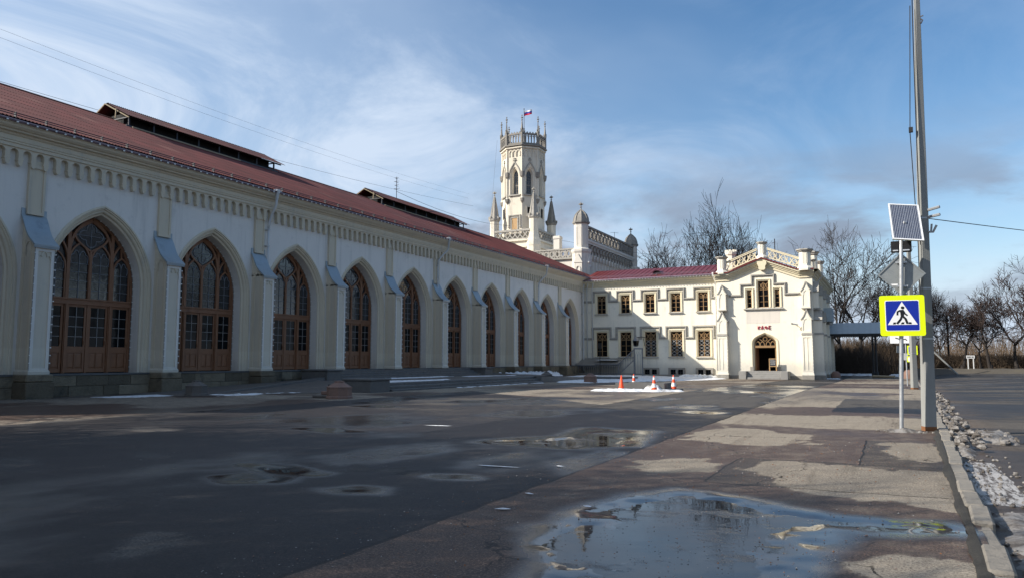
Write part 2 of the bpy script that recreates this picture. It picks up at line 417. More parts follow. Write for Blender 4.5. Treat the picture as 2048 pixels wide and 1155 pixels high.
# ------------------------------------------------------------------ ground, square, kerb, road
def kx(y): return np.interp(y, [-40, 0, 7, 13.6, 22, 57, 85, 125], [.50, .62, .72, .88, 1.12, 2.0, 2.5, 3.0])
PUD1 = [(-3.03, 7.12), (-3.11, 7.93), (-2.85, 9.1), (-2.45, 9.75), (-1.75, 9.6), (-1.17, 9.15), (-0.42, 8.86), (0.28, 8.9), (0.52, 8.69), (0.36, 8.48), (-0.42, 8.22), (-0.70, 7.41), (-0.72, 6.79), (-0.8, 6.19), (-1.2, 5.2), (-2.5, 4.9), (-2.47, 5.75)]
PUD2 = [(-7.3, 13.75), (-7.05, 14.66), (-6.3, 15.3), (-6.6, 17.5), (-5.2, 17.3), (-5.0, 15.6), (-4.6, 14.3), (-5.53, 13.45)]
SMALL = [[(-8.62, 7.9), (-8.1, 7.72), (-7.55, 7.9), (-7.7, 8.15), (-8.4, 8.2)], [(-6.55, 7.8), (-6.2, 7.62), (-5.75, 7.85), (-5.95, 8.15), (-6.4, 8.1)],
         [(-5.95, 9.3), (-5.6, 9.12), (-5.25, 9.35), (-5.5, 9.6)], [(-13.0, 14.3), (-11.4, 13.9), (-10.9, 14.25), (-12.1, 14.75)],
         [(-9.3, 9.0), (-8.3, 8.6), (-7.6, 8.7), (-8.5, 9.1)], [(-6.2, 24.3), (-5.0, 24.0), (-4.7, 24.6), (-5.6, 25.1)],
         [(-7.7, 40.5), (-5.6, 40.1), (-5.3, 41.2), (-6.9, 42.0)], [(-17.5, 22.2), (-16.2, 21.8), (-15.5, 22.4), (-16.9, 22.9)]]
DRY1 = [(-2.1, 12.2), (-1.9, 13.2), (-0.99, 13.25), (0.76, 12.95), (0.70, 9.75), (-0.45, 9.85), (-1.15, 10.5), (-1.35, 11.5)]
DRY2 = [(-3.77, 19.5), (-1.6, 18.0), (-1.42, 16.1), (-2.2, 15.5), (-2.7, 15.3), (-4.0, 16.0)]
DRY3 = [(-4.0, 12.2), (-3.2, 13.0), (-2.5, 12.4), (-2.5, 11.6), (-3.3, 11.2)]
DRY4 = [(-.3, 17.2), (.9, 17.6), (.9, 14.6), (.1, 14.2), (-.3, 15.4)]
DRY5 = [(-4.0, 20.6), (-3.8, 22.2), (.8, 22.6), (.8, 20.6), (-1.5, 20.2)]
DRY6 = [(-.35, 6.9), (.66, 7.4), (.58, 4.6), (-.2, 5.2), (-.15, 6.2)]
LDRY = [[(-8.48, 9.36), (-8.34, 9.97), (-7.63, 10.19), (-7.11, 9.31), (-7.58, 8.97)], [(-6.97, 9.5), (-6.83, 9.81), (-5.89, 9.48), (-5.91, 9.11), (-6.42, 9.11)], [(-6.18, 4.54), (-6.47, 5.11), (-6.07, 5.36), (-5.58, 5.04), (-5.6, 4.63), (-5.91, 4.12)],
        [(-8.2, 10.45), (-7.75, 10.8), (-7.4, 10.2)], [(-12.37, 9.09), (-12.09, 9.48), (-10.92, 9.27), (-10.97, 8.52)], [(-13.57, 7.72), (-12.99, 7.9), (-11.18, 7.01), (-12.04, 6.9)], [(-16.6, 12.1), (-16.5, 13.0), (-15.2, 12.9), (-15.3, 12.0)]]
def sdf(poly, x, y):
    d = np.full(x.shape, 1e9); ins = np.zeros(x.shape, bool); n = len(poly)
    for i in range(n):
        ax, ay = poly[i]; bx, by = poly[(i + 1) % n]; ex, ey = bx - ax, by - ay
        t = np.clip(((x - ax) * ex + (y - ay) * ey) / (ex * ex + ey * ey), 0, 1)
        d = np.minimum(d, np.hypot(x - ax - t * ex, y - ay - t * ey))
        c = ((ay > y) != (by > y)) & (x < ex * (y - ay) / (ey if abs(ey) > 1e-9 else 1e-9) + ax); ins ^= c
    return np.where(ins, -d, d)
ys = [-30.0]
while ys[-1] < 3: ys.append(ys[-1] + max(.06, (3 - ys[-1]) * .12))
while ys[-1] < 122: ys.append(ys[-1] + max(.05, .0105 * ys[-1]))
ys = np.array(ys)
xs = np.concatenate([np.arange(-36, -10, .26), np.arange(-10, -4.5, .11), np.linspace(-4.5, .5, 84), ])
GX, GY = np.meshgrid(xs, ys)
GX = np.where(GX > -2, -2 + (GX + 2) / 2.5 * (kx(GY) + 2), GX)
wob = (fbm(GX * 1.1, GY * .8, 3) - .5)
fin = (fbm(GX * 3.2, GY * 2.2, 9) - .5)
wet = np.zeros(GX.shape)
for P, k, soft in [(PUD1, 1.0, .45), (PUD2, .95, .7)] + [(q, .9, .4) for q in SMALL]:
    wet = np.maximum(wet, k * (1 - sstep(-.04, soft, sdf(P, GX, GY) + wob * .5 + fin * .2)))
lane = (GX < -4.22) & ((GX > -9.6) | ((GX > -20.4) & (GY < 27 + (-9.7 - GX) * .85)))
film = sstep(.50, .74, fbm(GX * .34 + 3.3, GY * .20 + 1.7, 21, 5) + fin * .1)
wet = np.maximum(wet, np.where(lane, film * .66, film * .30 * sstep(9, 16, GY)))
dry = np.zeros(GX.shape)
for P in (DRY1, DRY2, DRY3, DRY4, DRY5, DRY6):
    dry = np.maximum(dry, 1 - sstep(-.05, .10, sdf(P, GX, GY) + wob * .9 + fin * .35))
far = sstep(.40, .60, fbm(GX * .12 + 8.1, GY * .22 + 2.2, 33, 5) + fin * .18) * sstep(17, 25, GY) * np.where(GX > -4.22, 1, .75)
dry = np.maximum(dry, far)
left = sstep(.46, .66, fbm(GX * .25 + 1.1, GY * .18 + 5.2, 41, 5) + fin * .15) * np.where(GX < -4.22, np.where(GX < -20, .5, .34), .25)
for P in LDRY: dry = np.maximum(dry, .62 * (1 - sstep(-.12, .16, sdf(P, GX, GY) + wob * .6 + fin * .35)))
dry = np.maximum(dry, left) * (1 - np.clip(wet * 1.6, 0, 1))
dry *= sstep(-.05, .30, sdf(PUD1, GX, GY) + fin * .2); dry *= sstep(-.05, .3, sdf(PUD2, GX, GY) + fin * .2)
GZ = gz_np(GX, GY) + (fbm(GX * .3, GY * .3, 51) - .5) * .008 + (fbm(GX * 2.0, GY * 1.7, 53, 4) - .5) * .027
for P, dp in [(PUD1, .023), (PUD2, .022)] + [(q, .024) for q in SMALL]:
    GZ -= dp * (1 - sstep(-.48, .10, sdf(P, GX, GY) + wob * .9 + fin * .45))
ny, nx = GX.shape
me = bpy.data.meshes.new('square')
co = np.stack([GX, GY, GZ], -1).reshape(-1, 3)
idx = np.arange(ny * nx).reshape(ny, nx)
quads = np.stack([idx[:-1, :-1], idx[:-1, 1:], idx[1:, 1:], idx[1:, :-1]], -1).reshape(-1, 4)
me.from_pydata(co.tolist(), [], quads.tolist())
for nm, arr in (('wet', wet), ('dry', dry)):
    at = me.attributes.new(nm, 'FLOAT', 'POINT'); at.data.foreach_set('value', arr.reshape(-1).astype(np.float32))
me.polygons.foreach_set('use_smooth', [True] * len(me.polygons))
def asphalt(name, square=True):
    s = NT(name)
    sp = s.n('ShaderNodeSeparateXYZ'); s.l(s.pos, sp.inputs[0]); X, Y = sp.outputs[0], sp.outputs[1]
    wig = s.math('MULTIPLY', s.math('SUBTRACT', s.noise(1.6, 5, .6), .5), .16)
    Xw, Yw = s.math('ADD', X, wig), s.math('ADD', Y, wig)
    def less(a, b): return s.math('LESS_THAN', a, b)
    def gr(a, b): return s.math('GREATER_THAN', a, b)
    def mul(*q):
        r = q[0]
        for k in q[1:]: r = s.math('MULTIPLY', r, k)
        return r
    def mx(*q):
        r = q[0]
        for k in q[1:]: r = s.math('MAXIMUM', r, k)
        return r
    def rect(x0, x1, y0, y1): return mul(gr(Xw, x0), less(Xw, x1), gr(Yw, y0), less(Yw, y1))
    def line(v, c, w): return less(s.math('ABSOLUTE', s.math('SUBTRACT', v, c)), w)
    big = s.noise(.35, 6, .6); mid = s.noise(2.4, 6, .65); fine = s.noise(15, 6, .75); grain = s.noise(44, 4, .85)
    if square:
        at = lambda n: s.n('ShaderNodeAttribute', attribute_name=n).outputs['Fac']
        wet_, dry_ = at('wet'), at('dry')
        dry_ = s.ramp(s.math('ADD', dry_, s.math('ADD', s.math('MULTIPLY', s.math('SUBTRACT', mid, .5), .75), s.math('MULTIPLY', s.math('SUBTRACT', fine, .5), .5))), .16, .70)
        lane_ = mul(less(Xw, -4.22), mx(gr(Xw, -9.6), mul(gr(Xw, -20.4), less(s.math('ADD', Yw, s.math('MULTIPLY', X, .85)), 18.7))))
        patch = mx(rect(-2.32, 3, 10.55, 13.4), rect(-.46, 3, 13.4, 17.4))
        dpatch = mx(rect(-1.7, 3, 26.6, 35.8), rect(-13.5, -9.6, 44, 46), rect(-19, -12, 30, 31.4))
        c_dry = s.mix(mid, (.225, .190, .148), (.345, .300, .238))
        c_dmp = s.mix(mid, (.046, .031, .025), (.096, .066, .053))
        c_dry = s.mix(patch, c_dry, s.mix(mid, (.22, .185, .145), (.285, .245, .195))); c_dmp = s.mix(patch, c_dmp, (.046, .037, .031))
        dk = mx(lane_, dpatch)
        c_dry = s.mix(dk, c_dry, s.mix(big, (.070, .066, .064), (.125, .115, .105)))
        c_dmp = s.mix(dk, c_dmp, s.mix(mid, (.010, .010, .012), (.022, .022, .025))); c_dmp = s.mix(mul(dk, less(Xw, -9.6)), c_dmp, s.mix(mid, (.019, .018, .020), (.036, .034, .036)))
        speck = mul(s.ramp(grain, .51, .64), s.math('SUBTRACT', 1, s.math('MULTIPLY', dk, .75)))
    else:
        wet_ = s.ramp(s.noise(.16, 6, .62, (1, .5, 1)), .54, .72, 0, .55)
        dry_ = s.ramp(s.noise(.14, 8, .68, (.5, 1.5, 1), (4, 4, 0)), .46, .58)
        c_dry = s.mix(mid, (.080, .073, .066), (.135, .123, .110)); c_dmp = s.mix(mid, (.024, .022, .021), (.048, .043, .040))
        near = s.ramp(s.math('SUBTRACT', X, s.math('MULTIPLY', Y, .026)), 2.4, .5, 0, .8)   # grit swept against the kerb
        c_dmp = s.mix(mul(near, mid), c_dmp, (.16, .115, .085)); c_dry = s.mix(near, c_dry, (.17, .125, .095))
        zb = mx(mul(gr(Xw, 1.0), less(Xw, 1.55), gr(Yw, 11.0), less(Yw, 15.4)), mul(gr(Xw, 2.1), less(Xw, 2.65), gr(Yw, 11.0), less(Yw, 15.4)), mul(gr(Xw, 3.2), less(Xw, 3.75), gr(Yw, 11.0), less(Yw, 15.4)),
                mul(gr(Xw, 4.3), less(Xw, 4.85), gr(Yw, 11.0), less(Yw, 15.4)))
        zw = mul(zb, s.ramp(s.noise(5, 7, .7, (3, .5, 1)), .40, .56))
        c_dry = s.mix(zw, c_dry, (.62, .60, .57)); c_dmp = s.mix(zw, c_dmp, (.42, .40, .38))
        speck = s.ramp(grain, .56, .74, 0, .6)
    c = s.mix(dry_, c_dmp, c_dry)
    c = s.mix(s.math('MULTIPLY', speck, .75), c, s.mix(dry_, (.28, .19, .135), (.50, .43, .34)))
    c = s.mix(s.ramp(grain, .49, .36, 0, .75), c, (.014, .012, .011))
    c = s.mix(s.ramp(s.noise(1.0, 6, .68, (2.6, .16, 1), (3, 1, 0)), .50, .70, 0, .40), c, c_dmp)
    c = s.mix(s.ramp(s.noise(.8, 8, .7, None, (11, 5, 0)), .54, .70, 0, .35), c, s.mix(dry_, (.085, .072, .06), (.17, .145, .115)))
    c = s.mix(s.math('MULTIPLY', s.ramp(fine, .35, .7), .25), c, c_dmp)
    c = s.mix(s.math('MULTIPLY', wet_, .75), c, (.022, .021, .022))
    if square:
        X2 = s.math('ADD', Xw, s.math('MULTIPLY', s.math('SUBTRACT', fine, .5), .03))
        crack = mx(line(X2, -4.22, .032), mul(line(X2, -9.6, .028), less(Y, 60)), mul(line(Yw, 10.55, .018), gr(X, -2.32)), mul(line(X2, -2.32, .018), mul(gr(Y, 10.55), less(Y, 13.4))),
                   mul(line(Yw, 13.4, .020), gr(X, -2.32)), mul(line(X2, -.46, .018), mul(gr(Y, 13.4), less(Y, 17.4))))
        wv = s.n('ShaderNodeTexVoronoi', feature='DISTANCE_TO_EDGE'); wv.inputs['Scale'].default_value = .33
        mp = s.n('ShaderNodeVectorMath', operation='ADD'); s.l(s.pos, mp.inputs[0])
        nz = s.n('ShaderNodeTexNoise'); nz.inputs['Scale'].default_value = 1.3; nz.inputs['Detail'].default_value = 6; s.l(s.pos, nz.inputs['Vector'])
        sc_ = s.n('ShaderNodeVectorMath', operation='SCALE'); s.l(nz.outputs[1], sc_.inputs[0]); sc_.inputs['Scale'].default_value = 1.1
        s.l(sc_.outputs[0], mp.inputs[1]); s.l(mp.outputs[0], wv.inputs['Vector'])
        cr2 = mul(less(wv.outputs['Distance'], .0036), s.ramp(big, .42, .52), s.math('SUBTRACT', 1, lane_))
        crack = mx(crack, cr2)
        c = s.mix(s.math('MULTIPLY', crack, .85), c, (.012, .011, .011))
    s.col(c)
    ro = s.math('SUBTRACT', s.ramp(dry_, 0, 1, .52, .92), s.math('MULTIPLY', wet_, .50))
    ro = s.math('ADD', ro, s.math('MULTIPLY', s.math('SUBTRACT', fine, .5), .14))
    s.rough(s.math('MAXIMUM', ro, .05)); s.l(s.ramp(wet_, .05, .7, .10, .45), s.b.inputs['Specular IOR Level'])
    hgt = s.math('ADD', grain, s.math('MULTIPLY', fine, .8))
    bn = s.n('ShaderNodeBump'); bn.inputs['Distance'].default_value = .006
    s.l(s.math('MULTIPLY', s.math('SUBTRACT', 1, s.math('MULTIPLY', wet_, 1.0), None, True), .50), bn.inputs['Strength'])
    s.l(hgt, bn.inputs['Height']); s.l(bn.outputs[0], s.b.inputs['Normal'])
    return s.m
asphalt('asphalt_square'); asphalt('asphalt_road', False)
me.materials.append(MATS['asphalt_square'])
sq = part('square', me); tag(sq, 'patched damp asphalt square in front of the long white hall', 'square', kind='structure')

mb = MB(); mb.add([(-1500, -1500, -.55), (1500, -1500, -.55), (1500, 1500, -.55), (-1500, 1500, -.55)], [(0, 1, 2, 3)])
tag(mb.build('ground', 'earth'), 'bare brown earth reaching to the horizon', 'ground', kind='structure')

# puddles: flat sheets of water with ragged outlines
rnd = random.Random(5)
def puddle(poly, n=70):
    P = [Vector(p) for p in poly]; c = sum(P, Vector((0, 0))) / len(P); out = []
    m = len(P)
    for i in range(n):
        t = i / n * m; k = int(t); f = t - k
        a, b, d, e = P[(k - 1) % m], P[k], P[(k + 1) % m], P[(k + 2) % m]
        q = .5 * ((2 * b) + (d - a) * f + (2 * a - 5 * b + 4 * d - e) * f * f + (3 * b - a - 3 * d + e) * f ** 3)
        w = float(fbm(np.array(q.x * 3.1), np.array(q.y * 2.2), 77)) - .5
        q = c + (q - c) * (1 + w * .22); out.append((q.x, q.y))
    z = sum(gz(u, v) for u, v in out) / n - .0150
    m_ = MB(); m_.add([(c.x + (u - c.x) * 1.12, c.y + (v - c.y) * 1.12, z) for u, v in out], [list(range(n))]); return m_
PL = ['wide rain puddle reflecting trees beside the kerb', 'pale puddle in the dark asphalt lane before the cones', 'small dark puddle left of the pair in the dark lane',
      'small dark puddle right of the pair in the dark lane', 'round little puddle beyond the two dark puddles', 'thin puddle near the hall side of the dark lane',
      'narrow streak of water behind the small dark puddles', 'small puddle on the lane halfway to the cones', 'far puddle in the lane towards the cafe',
      'shaded puddle on the dark lane close to the hall']
for P, lab in zip([PUD1, PUD2] + SMALL, PL):
    tag(puddle(P).build('puddle', 'water'), lab, 'puddle', kind='structure')

# road
ry = np.concatenate([np.arange(-30, 30, 1.5), np.arange(30, 128, 3)])
rows = []
for y in ry:
    x0 = float(kx(y)) + .10
    rows.append([(x0 + t * (70 - x0), y, gz(x0 + t * (70 - x0), y) - .105 + .05 * min(1, t * 8) * (1 - t)) for t in (0, .01, .03, .06, .1, .2, .4, .7, 1)])
m_ = MB(); m_.rows(rows)
tag(m_.build('road', 'asphalt_road', smooth=True), 'damp asphalt road running past the square', 'road', kind='structure')

# kerb of single stones
kerb = part('kerb', MB().box((.5, -6, -.3), (.52, -5.9, -.28)).mesh('concrete')); tag(kerb, 'row of worn granite kerb stones along the road', 'kerb', kind='structure')
s = NT('kerb_stone'); c = s.mix(s.noise(2.0, 6, .65), (.19, .168, .14), (.31, .278, .232)); c = s.mix(s.ramp(s.noise(7, 6, .7), .50, .70, 0, .8), c, (.10, .09, .08)); s.col(c); s.rough(.85); s.bump(s.noise(18, 6, .75), .9, .03)
KM = []
for k in range(4):
    m_ = MB(); m_.ebox((-.10, -.49, -.20), (.10, .49, .035), .016 + .008 * (k % 2)); KM.append(m_.mesh('kerb_stone'))
y = 2.0
while y < 84:
    a = math.atan2(float(kx(y + 1) - kx(y)), 1.0); cy_ = y + .5
    L = 1.0 if y < 40 else 2.0
    cy_ = y + L / 2
    o = part('kerb_stone', KM[rnd.randrange(4)], kerb, (float(kx(cy_)) + .03 + rnd.uniform(-.02, .02), cy_, gz(float(kx(cy_)), cy_) + rnd.uniform(-.04, .012)), -a + rnd.uniform(-.035, .035))
    o.scale = (1, L, 1); y += L
# strip of loose black grit between kerb and square
s = NT('grit'); s.col(s.mix(s.noise(24, 6, .75), (.012, .011, .010), (.085, .075, .06))); s.rough(.95); s.bump(s.noise(40, 5, .75), 1, .03)
rows = []
for y in np.arange(2.5, 26, .12):
    x1 = float(kx(y)) - .065; w = .05 + .13 * float(fbm(np.array(y * 1.3), np.array(1.0), 5)) * (1 if y < 19 else max(.1, 1 - (y - 19) / 6))
    rows.append([(x1 - w, y, gz(x1, y) + .010), (x1 - w * .5, y, gz(x1, y) + .026), (x1, y, gz(x1, y) + .016)])
m_ = MB(); m_.rows(rows); tag(m_.build('dirt', 'grit', smooth=True), 'black grit washed up along the inner kerb edge', 'dirt', kind='stuff')

# loose grit, leaf scraps and pebbles on the near asphalt
def scatter(n, seed, mats, label, area, r0, r1, flat):
    rd = random.Random(seed); m = MB()
    for k in range(n):
        x, y = area(rd); r = rd.uniform(r0, r1) * (.6 + .06 * y); a = rd.uniform(0, 2 * PI); q = rd.uniform(.4, 1.0); h = r * (flat if rd.random() < .7 else .9); c_, s_ = math.cos(a), math.sin(a)
        z = gz(x, y) + .002
        p = [(u * c_ - v * q * s_ + x, u * s_ + v * q * c_ + y) for u, v in ((r, 0), (.2 * r, r), (-r, .3 * r), (-.4 * r, -r))]
        m.cur = rd.randrange(len(mats)); m.add([(u, v, z) for u, v in p] + [(x + r * .1, y, z + h)], [(0, 1, 4), (1, 2, 4), (2, 3, 4), (3, 0, 4)])
    o = part('grit', m.mesh(mats, False, False)); tag(o, label, 'grit', kind='stuff')
scatter(2600, 5, ['granite_dark', 'granite_red', 'step_grey', 'rust'], 'loose grit and leaf scraps on the near asphalt', lambda rd: (-5 + 5.6 * rd.random(), 4.2 + 13 * rd.random() ** 1.5), .004, .012, .35)
scatter(700, 6, ['granite_dark', 'step_grey'], 'loose grit strewn over the dark lane', lambda rd: (-12 + 8 * rd.random(), 4.5 + 12 * rd.random() ** 1.3), .004, .010, .35)

# ------------------------------------------------------------------ long station hall
B = 6.72; Y0 = 23.5
BAYS = [Y0 + B * k for k in range(-2, 10)]          # portal centres
YB, YE = BAYS[0] - B / 2, 88.2
HX = -34.0
hall = thing('station_hall', (HX, YE, 0), 'long white station hall with pointed portals and red corrugated roof', 'building')
OW, KA, SPR = 2.76, 1.45, 5.34                       # outer half width of the portal moulding
def hall_at(y): return (HX, y, 0)
# walls
m_ = MB(FH)
TOPV = 11.2
for yc in BAYS:
    p = arch(OW, SPR, KA, 12)
    y1 = min(B / 2, YE - yc)
    m_.add([(-B / 2 + yc, 0, 0), (-OW + yc, 0, 0), (-OW + yc, SPR, 0), (-OW + yc, TOPV, 0), (-B / 2 + yc, TOPV, 0)], [(0, 1, 2, 3, 4)])
    m_.add([(OW + yc, 0, 0), (y1 + yc, 0, 0), (y1 + yc, TOPV, 0), (OW + yc, TOPV, 0), (OW + yc, SPR, 0)], [(0, 1, 2, 3, 4)])
    for a, b in zip(p[:-1], p[1:]):
        m_.add([(a[0] + yc, a[1], 0), (b[0] + yc, b[1], 0), (b[0] + yc, TOPV, 0), (a[0] + yc, TOPV, 0)], [(0, 1, 2, 3)])
if BAYS[-1] + B / 2 < YE: m_.add([(BAYS[-1] + B / 2, 0, 0), (YE, 0, 0), (YE, TOPV, 0), (BAYS[-1] + B / 2, TOPV, 0)], [(0, 1, 2, 3)])
m_.v = [(a, b - YE, c) for a, b, c in m_.v]
m_.build('wall', 'wall_white', hall)
# far wall, end wall and dark inside
m_ = MB(); m_.box((-26.0, YB - YE, 0), (-25.6, 7.0, 11.5)); m_.box((-25.6, YB - YE, 0), (-.05, YB - YE + .4, 11.5))
m_.add([(-26, YB - YE, 11.5), (0, YB - YE, 11.5), (-13, YB - YE, 17.6)], [(0, 1, 2)])
m_.build('rear_wall', 'wall_white', hall)
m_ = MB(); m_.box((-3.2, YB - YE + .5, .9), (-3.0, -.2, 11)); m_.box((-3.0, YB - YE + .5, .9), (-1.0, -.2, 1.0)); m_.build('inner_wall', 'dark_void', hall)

# portal surrounds (moulded splay and reveal)
prof = [(-.02, .0), (-.02, .055), (.07, .075), (.10, .02), (.14, .02), (.17, -.05), (.22, -.07), (.25, -.03), (.29, -.07), (.32, -.16), (.40, -.20), (.42, -.26), (.43, -.95)]
def arch_sweep(m, prof, base, hw=OW, spr=SPR, k=KA, n=12):
    m.rows([[(u, v, w) for u, v in arch_off(hw, spr, k, d, n, base)] for d, w in prof])
ms = MB(FH); arch_sweep(ms, prof[:-1], 1.05); SUR = ms.mesh('trim_cream', False)
ms = MB(FH); arch_sweep(ms, prof[-2:], 1.05); REV = ms.mesh('wall_white', False)
IW = OW - .43                                        # 2.31 half width of the timber
def P(d=0, base=None): return arch_off(OW, SPR, KA, .43 + d, 12, base)
WD = -.92
def in_arch(u, d=.05):
    R0 = OW * KA; r = R0 - .43 - d; return SPR + math.sqrt(max(0, r * r - (abs(u) + R0 - OW) ** 2))
# timber frame with tracery
mf = MB(FH)
mf.rows([[(u, v, WD + .0) for u, v in P(0, 1.05)], [(u, v, WD + .10) for u, v in P(0.004, 1.05)], [(u, v, WD + .10) for u, v in P(.13, 1.05)], [(u, v, WD - .05) for u, v in P(.13, 1.05)]])
mf.box((-IW + .1, 4.36, WD - .02), (IW - .1, 4.60, WD + .115)); mf.box((-IW + .05, 4.57, WD), (IW - .05, 4.64, WD + .17)); mf.box((-IW + .05, 4.34, WD), (IW - .05, 4.39, WD + .145))
MU = 1.12
def dia(n=8): return bez((0, 6.95), (.30, 7.12), (.80, 7.36), (.86, 7.70), n) + bez((.86, 7.70), (.80, 7.98), (.34, 8.24), (0, 8.44), n)[1:]
for sg in (-1, 1):
    mf.box((sg * MU - .085, 1.06, WD - .02), (sg * MU + .085, 4.36, WD + .13))
    mf.box((sg * MU - .045, 1.06, WD - .02), (sg * MU + .045, 4.36, WD + .17))
    mf.ribbon([(sg * MU, 4.6), (sg * MU, in_arch(MU, .08))], .16, WD - .02, WD + .12)
    inn = bez((MU - .02, 6.5), (MU - .02, 7.35), (.92, 8.10), (.02, 8.50), 10); outc = bez((MU + .04, 6.55), (MU + .06, 6.95), (1.40, 7.25), (1.62, 7.48), 8)
    out2 = bez((2.20, 6.55), (2.12, 6.95), (1.85, 7.25), (1.62, 7.48), 8)
    for q, wd, dd in ((inn, .12, .118), (outc, .085, .112), (out2, .08, .109)):
        mf.ribbon(q if sg > 0 else mir(q), wd, WD - .02, WD + dd)
    mf.ribbon(dia() if sg > 0 else mir(dia()), .085, WD - .02, WD + .105 + .003 * (sg > 0))
    lan = sh(arch(.51, 6.44, 1.9, 8, 4.6), .55 * sg); mf.ribbon(lan, .075, WD - .02, WD + .095 + .003 * (sg > 0))
    sid = sh(arch(.44, 6.06, 1.9, 8, 4.6), 1.68 * sg); mf.ribbon(sid, .07, WD - .02, WD + .092 + .003 * (sg > 0))
    mf.ribbon([(1.66 * sg, 6.78), (1.64 * sg, in_arch(1.64, .08))], .06, WD - .02, WD + .088)
mf.ribbon([(0, 4.6), (0, 7.0)], .11, WD - .02, WD + .11)
mf.box((-.05, 1.06, WD - .02), (.05, 4.36, WD + .088))
PORT = mf.mesh('wood_door')
# leaded bars
ml = MB(FH)
def lead(p, w=.022, d=.05, closed=False): ml.ribbon(p, w, WD - .01, WD + d, closed)
for cu, hw, top in ((-.55, .5, 6.44), (.55, .5, 6.44), (-1.68, .42, 6.06), (1.68, .42, 6.06)):
    lead([(cu, 4.62), (cu, top + .18)], .022, .050)
    for v in np.arange(5.05, top + .05, .42): lead([(cu - hw, v), (cu + hw, v)], .02, .047)
    for sg in (-1, 1): lead([(cu + sg * a, b) for a, b in bez((0, top + .18), (.04, top + .5), (hw * .45, top + .62), (hw * .60, top + .30), 6) + bez((hw * .6, top + .3), (hw * .9, top + .30), (hw * .95, top + .1), (hw * .8, top - .1), 5)[1:]], .026, .053)
qf = [((.30 + .22 * abs(math.cos(2 * t))) * math.cos(t) * 1.2, 7.72 + (.30 + .22 * abs(math.cos(2 * t))) * math.sin(t) * 1.1) for t in np.linspace(0, 2 * PI, 33)[:-1]]
lead(qf, .032, .056, True); lead([(-.78, 7.71), (.78, 7.71)], .022, .048); lead([(0, 7.0), (0, 8.4)], .022, .045)
LEAD = ml.mesh('lead_bar')
# panes of the upper window
def pane_mesh(poly, w=WD + .02, mat='glass_old'): return MB(FH).poly(poly, w).mesh(mat)
LANC = pane_mesh(sh(arch(.50, 6.44, 1.9, 8, 4.6), 0)); SIDE = pane_mesh(sh(arch(.43, 6.06, 1.9, 8, 4.6), 0))
ROSE = pane_mesh(dia()[:-1] + mir(dia())[::-1][:-1])
SPAN = pane_mesh(P(.02, 4.5), WD - .012)
# door leaf: stiles, rails, two raised panels, glazing bars (local u from 0 to LW)
LW = 1.03
def leaf_mesh(lw):
    m = MB(FH); z0, z1 = 1.09, 4.34; st = .105
    m.box((0, z0, 0), (st, z1, .06)); m.box((lw - st, z0, 0), (lw, z1, .06))
    for a, b in ((z0, z0 + .17), (2.03, 2.32), (z1 - .12, z1)): m.box((st, a, 0), (lw - st, b, .057))
    m.box((st, z0 + .1, .0), (lw - st, 2.1, .022))
    pw = (lw - 2 * st - .08) / 2
    for k in (0, 1):
        u0 = st + .02 + k * (pw + .04)
        a, b = (u0, z0 + .20), (u0 + pw, 2.0)
        m.add([(a[0], a[1], .023), (b[0], a[1], .023), (b[0], b[1], .023), (a[0], b[1], .023),
               (a[0] + .07, a[1] + .07, .052), (b[0] - .07, a[1] + .07, .052), (b[0] - .07, b[1] - .07, .052), (a[0] + .07, b[1] - .07, .052)],
              [(0, 1, 5, 4), (1, 2, 6, 5), (2, 3, 7, 6), (3, 0, 4, 7), (4, 5, 6, 7)])
    m.box((st + pw + .03, z0 + .1, 0), (st + pw + .05, 2.1, .05))
    g0, g1 = 2.32, z1 - .12
    m.cur = 1
    m.box((lw / 2 - .013, g0, .005), (lw / 2 + .013, g1, .045))
    for k in (1, 2, 3): m.box((st, g0 + (g1 - g0) * k / 4 - .012, .005), (lw - st, g0 + (g1 - g0) * k / 4 + .012, .041))
    m.cur = 0
    m.box((lw - .085, 2.42, .06), (lw - .05, 2.62, .10))
    return m.mesh(['wood_door', 'door_bar'])
SW = IW - .13 - MU - .085 - .012
LEAF, LEAFS = leaf_mesh(LW - .05), leaf_mesh(SW)
PW, PH = (LW - .05 - .21) / 2, (4.34 - .12 - 2.32) / 4
PANE = MB(FH).box((0, 0, .0), (PW, PH, .008)).mesh('glass'); PWS = (SW - .21) / 2
PANES = MB(FH).box((0, 0, .0), (PWS, PH, .008)).mesh('glass')
WHOLE = MB(FH).box((.1, 2.32, .008), (LW - .15, 4.22, .016)).mesh('glass'); WHOLES = MB(FH).box((.1, 2.32, .008), (SW - .1, 4.22, .016)).mesh('glass')
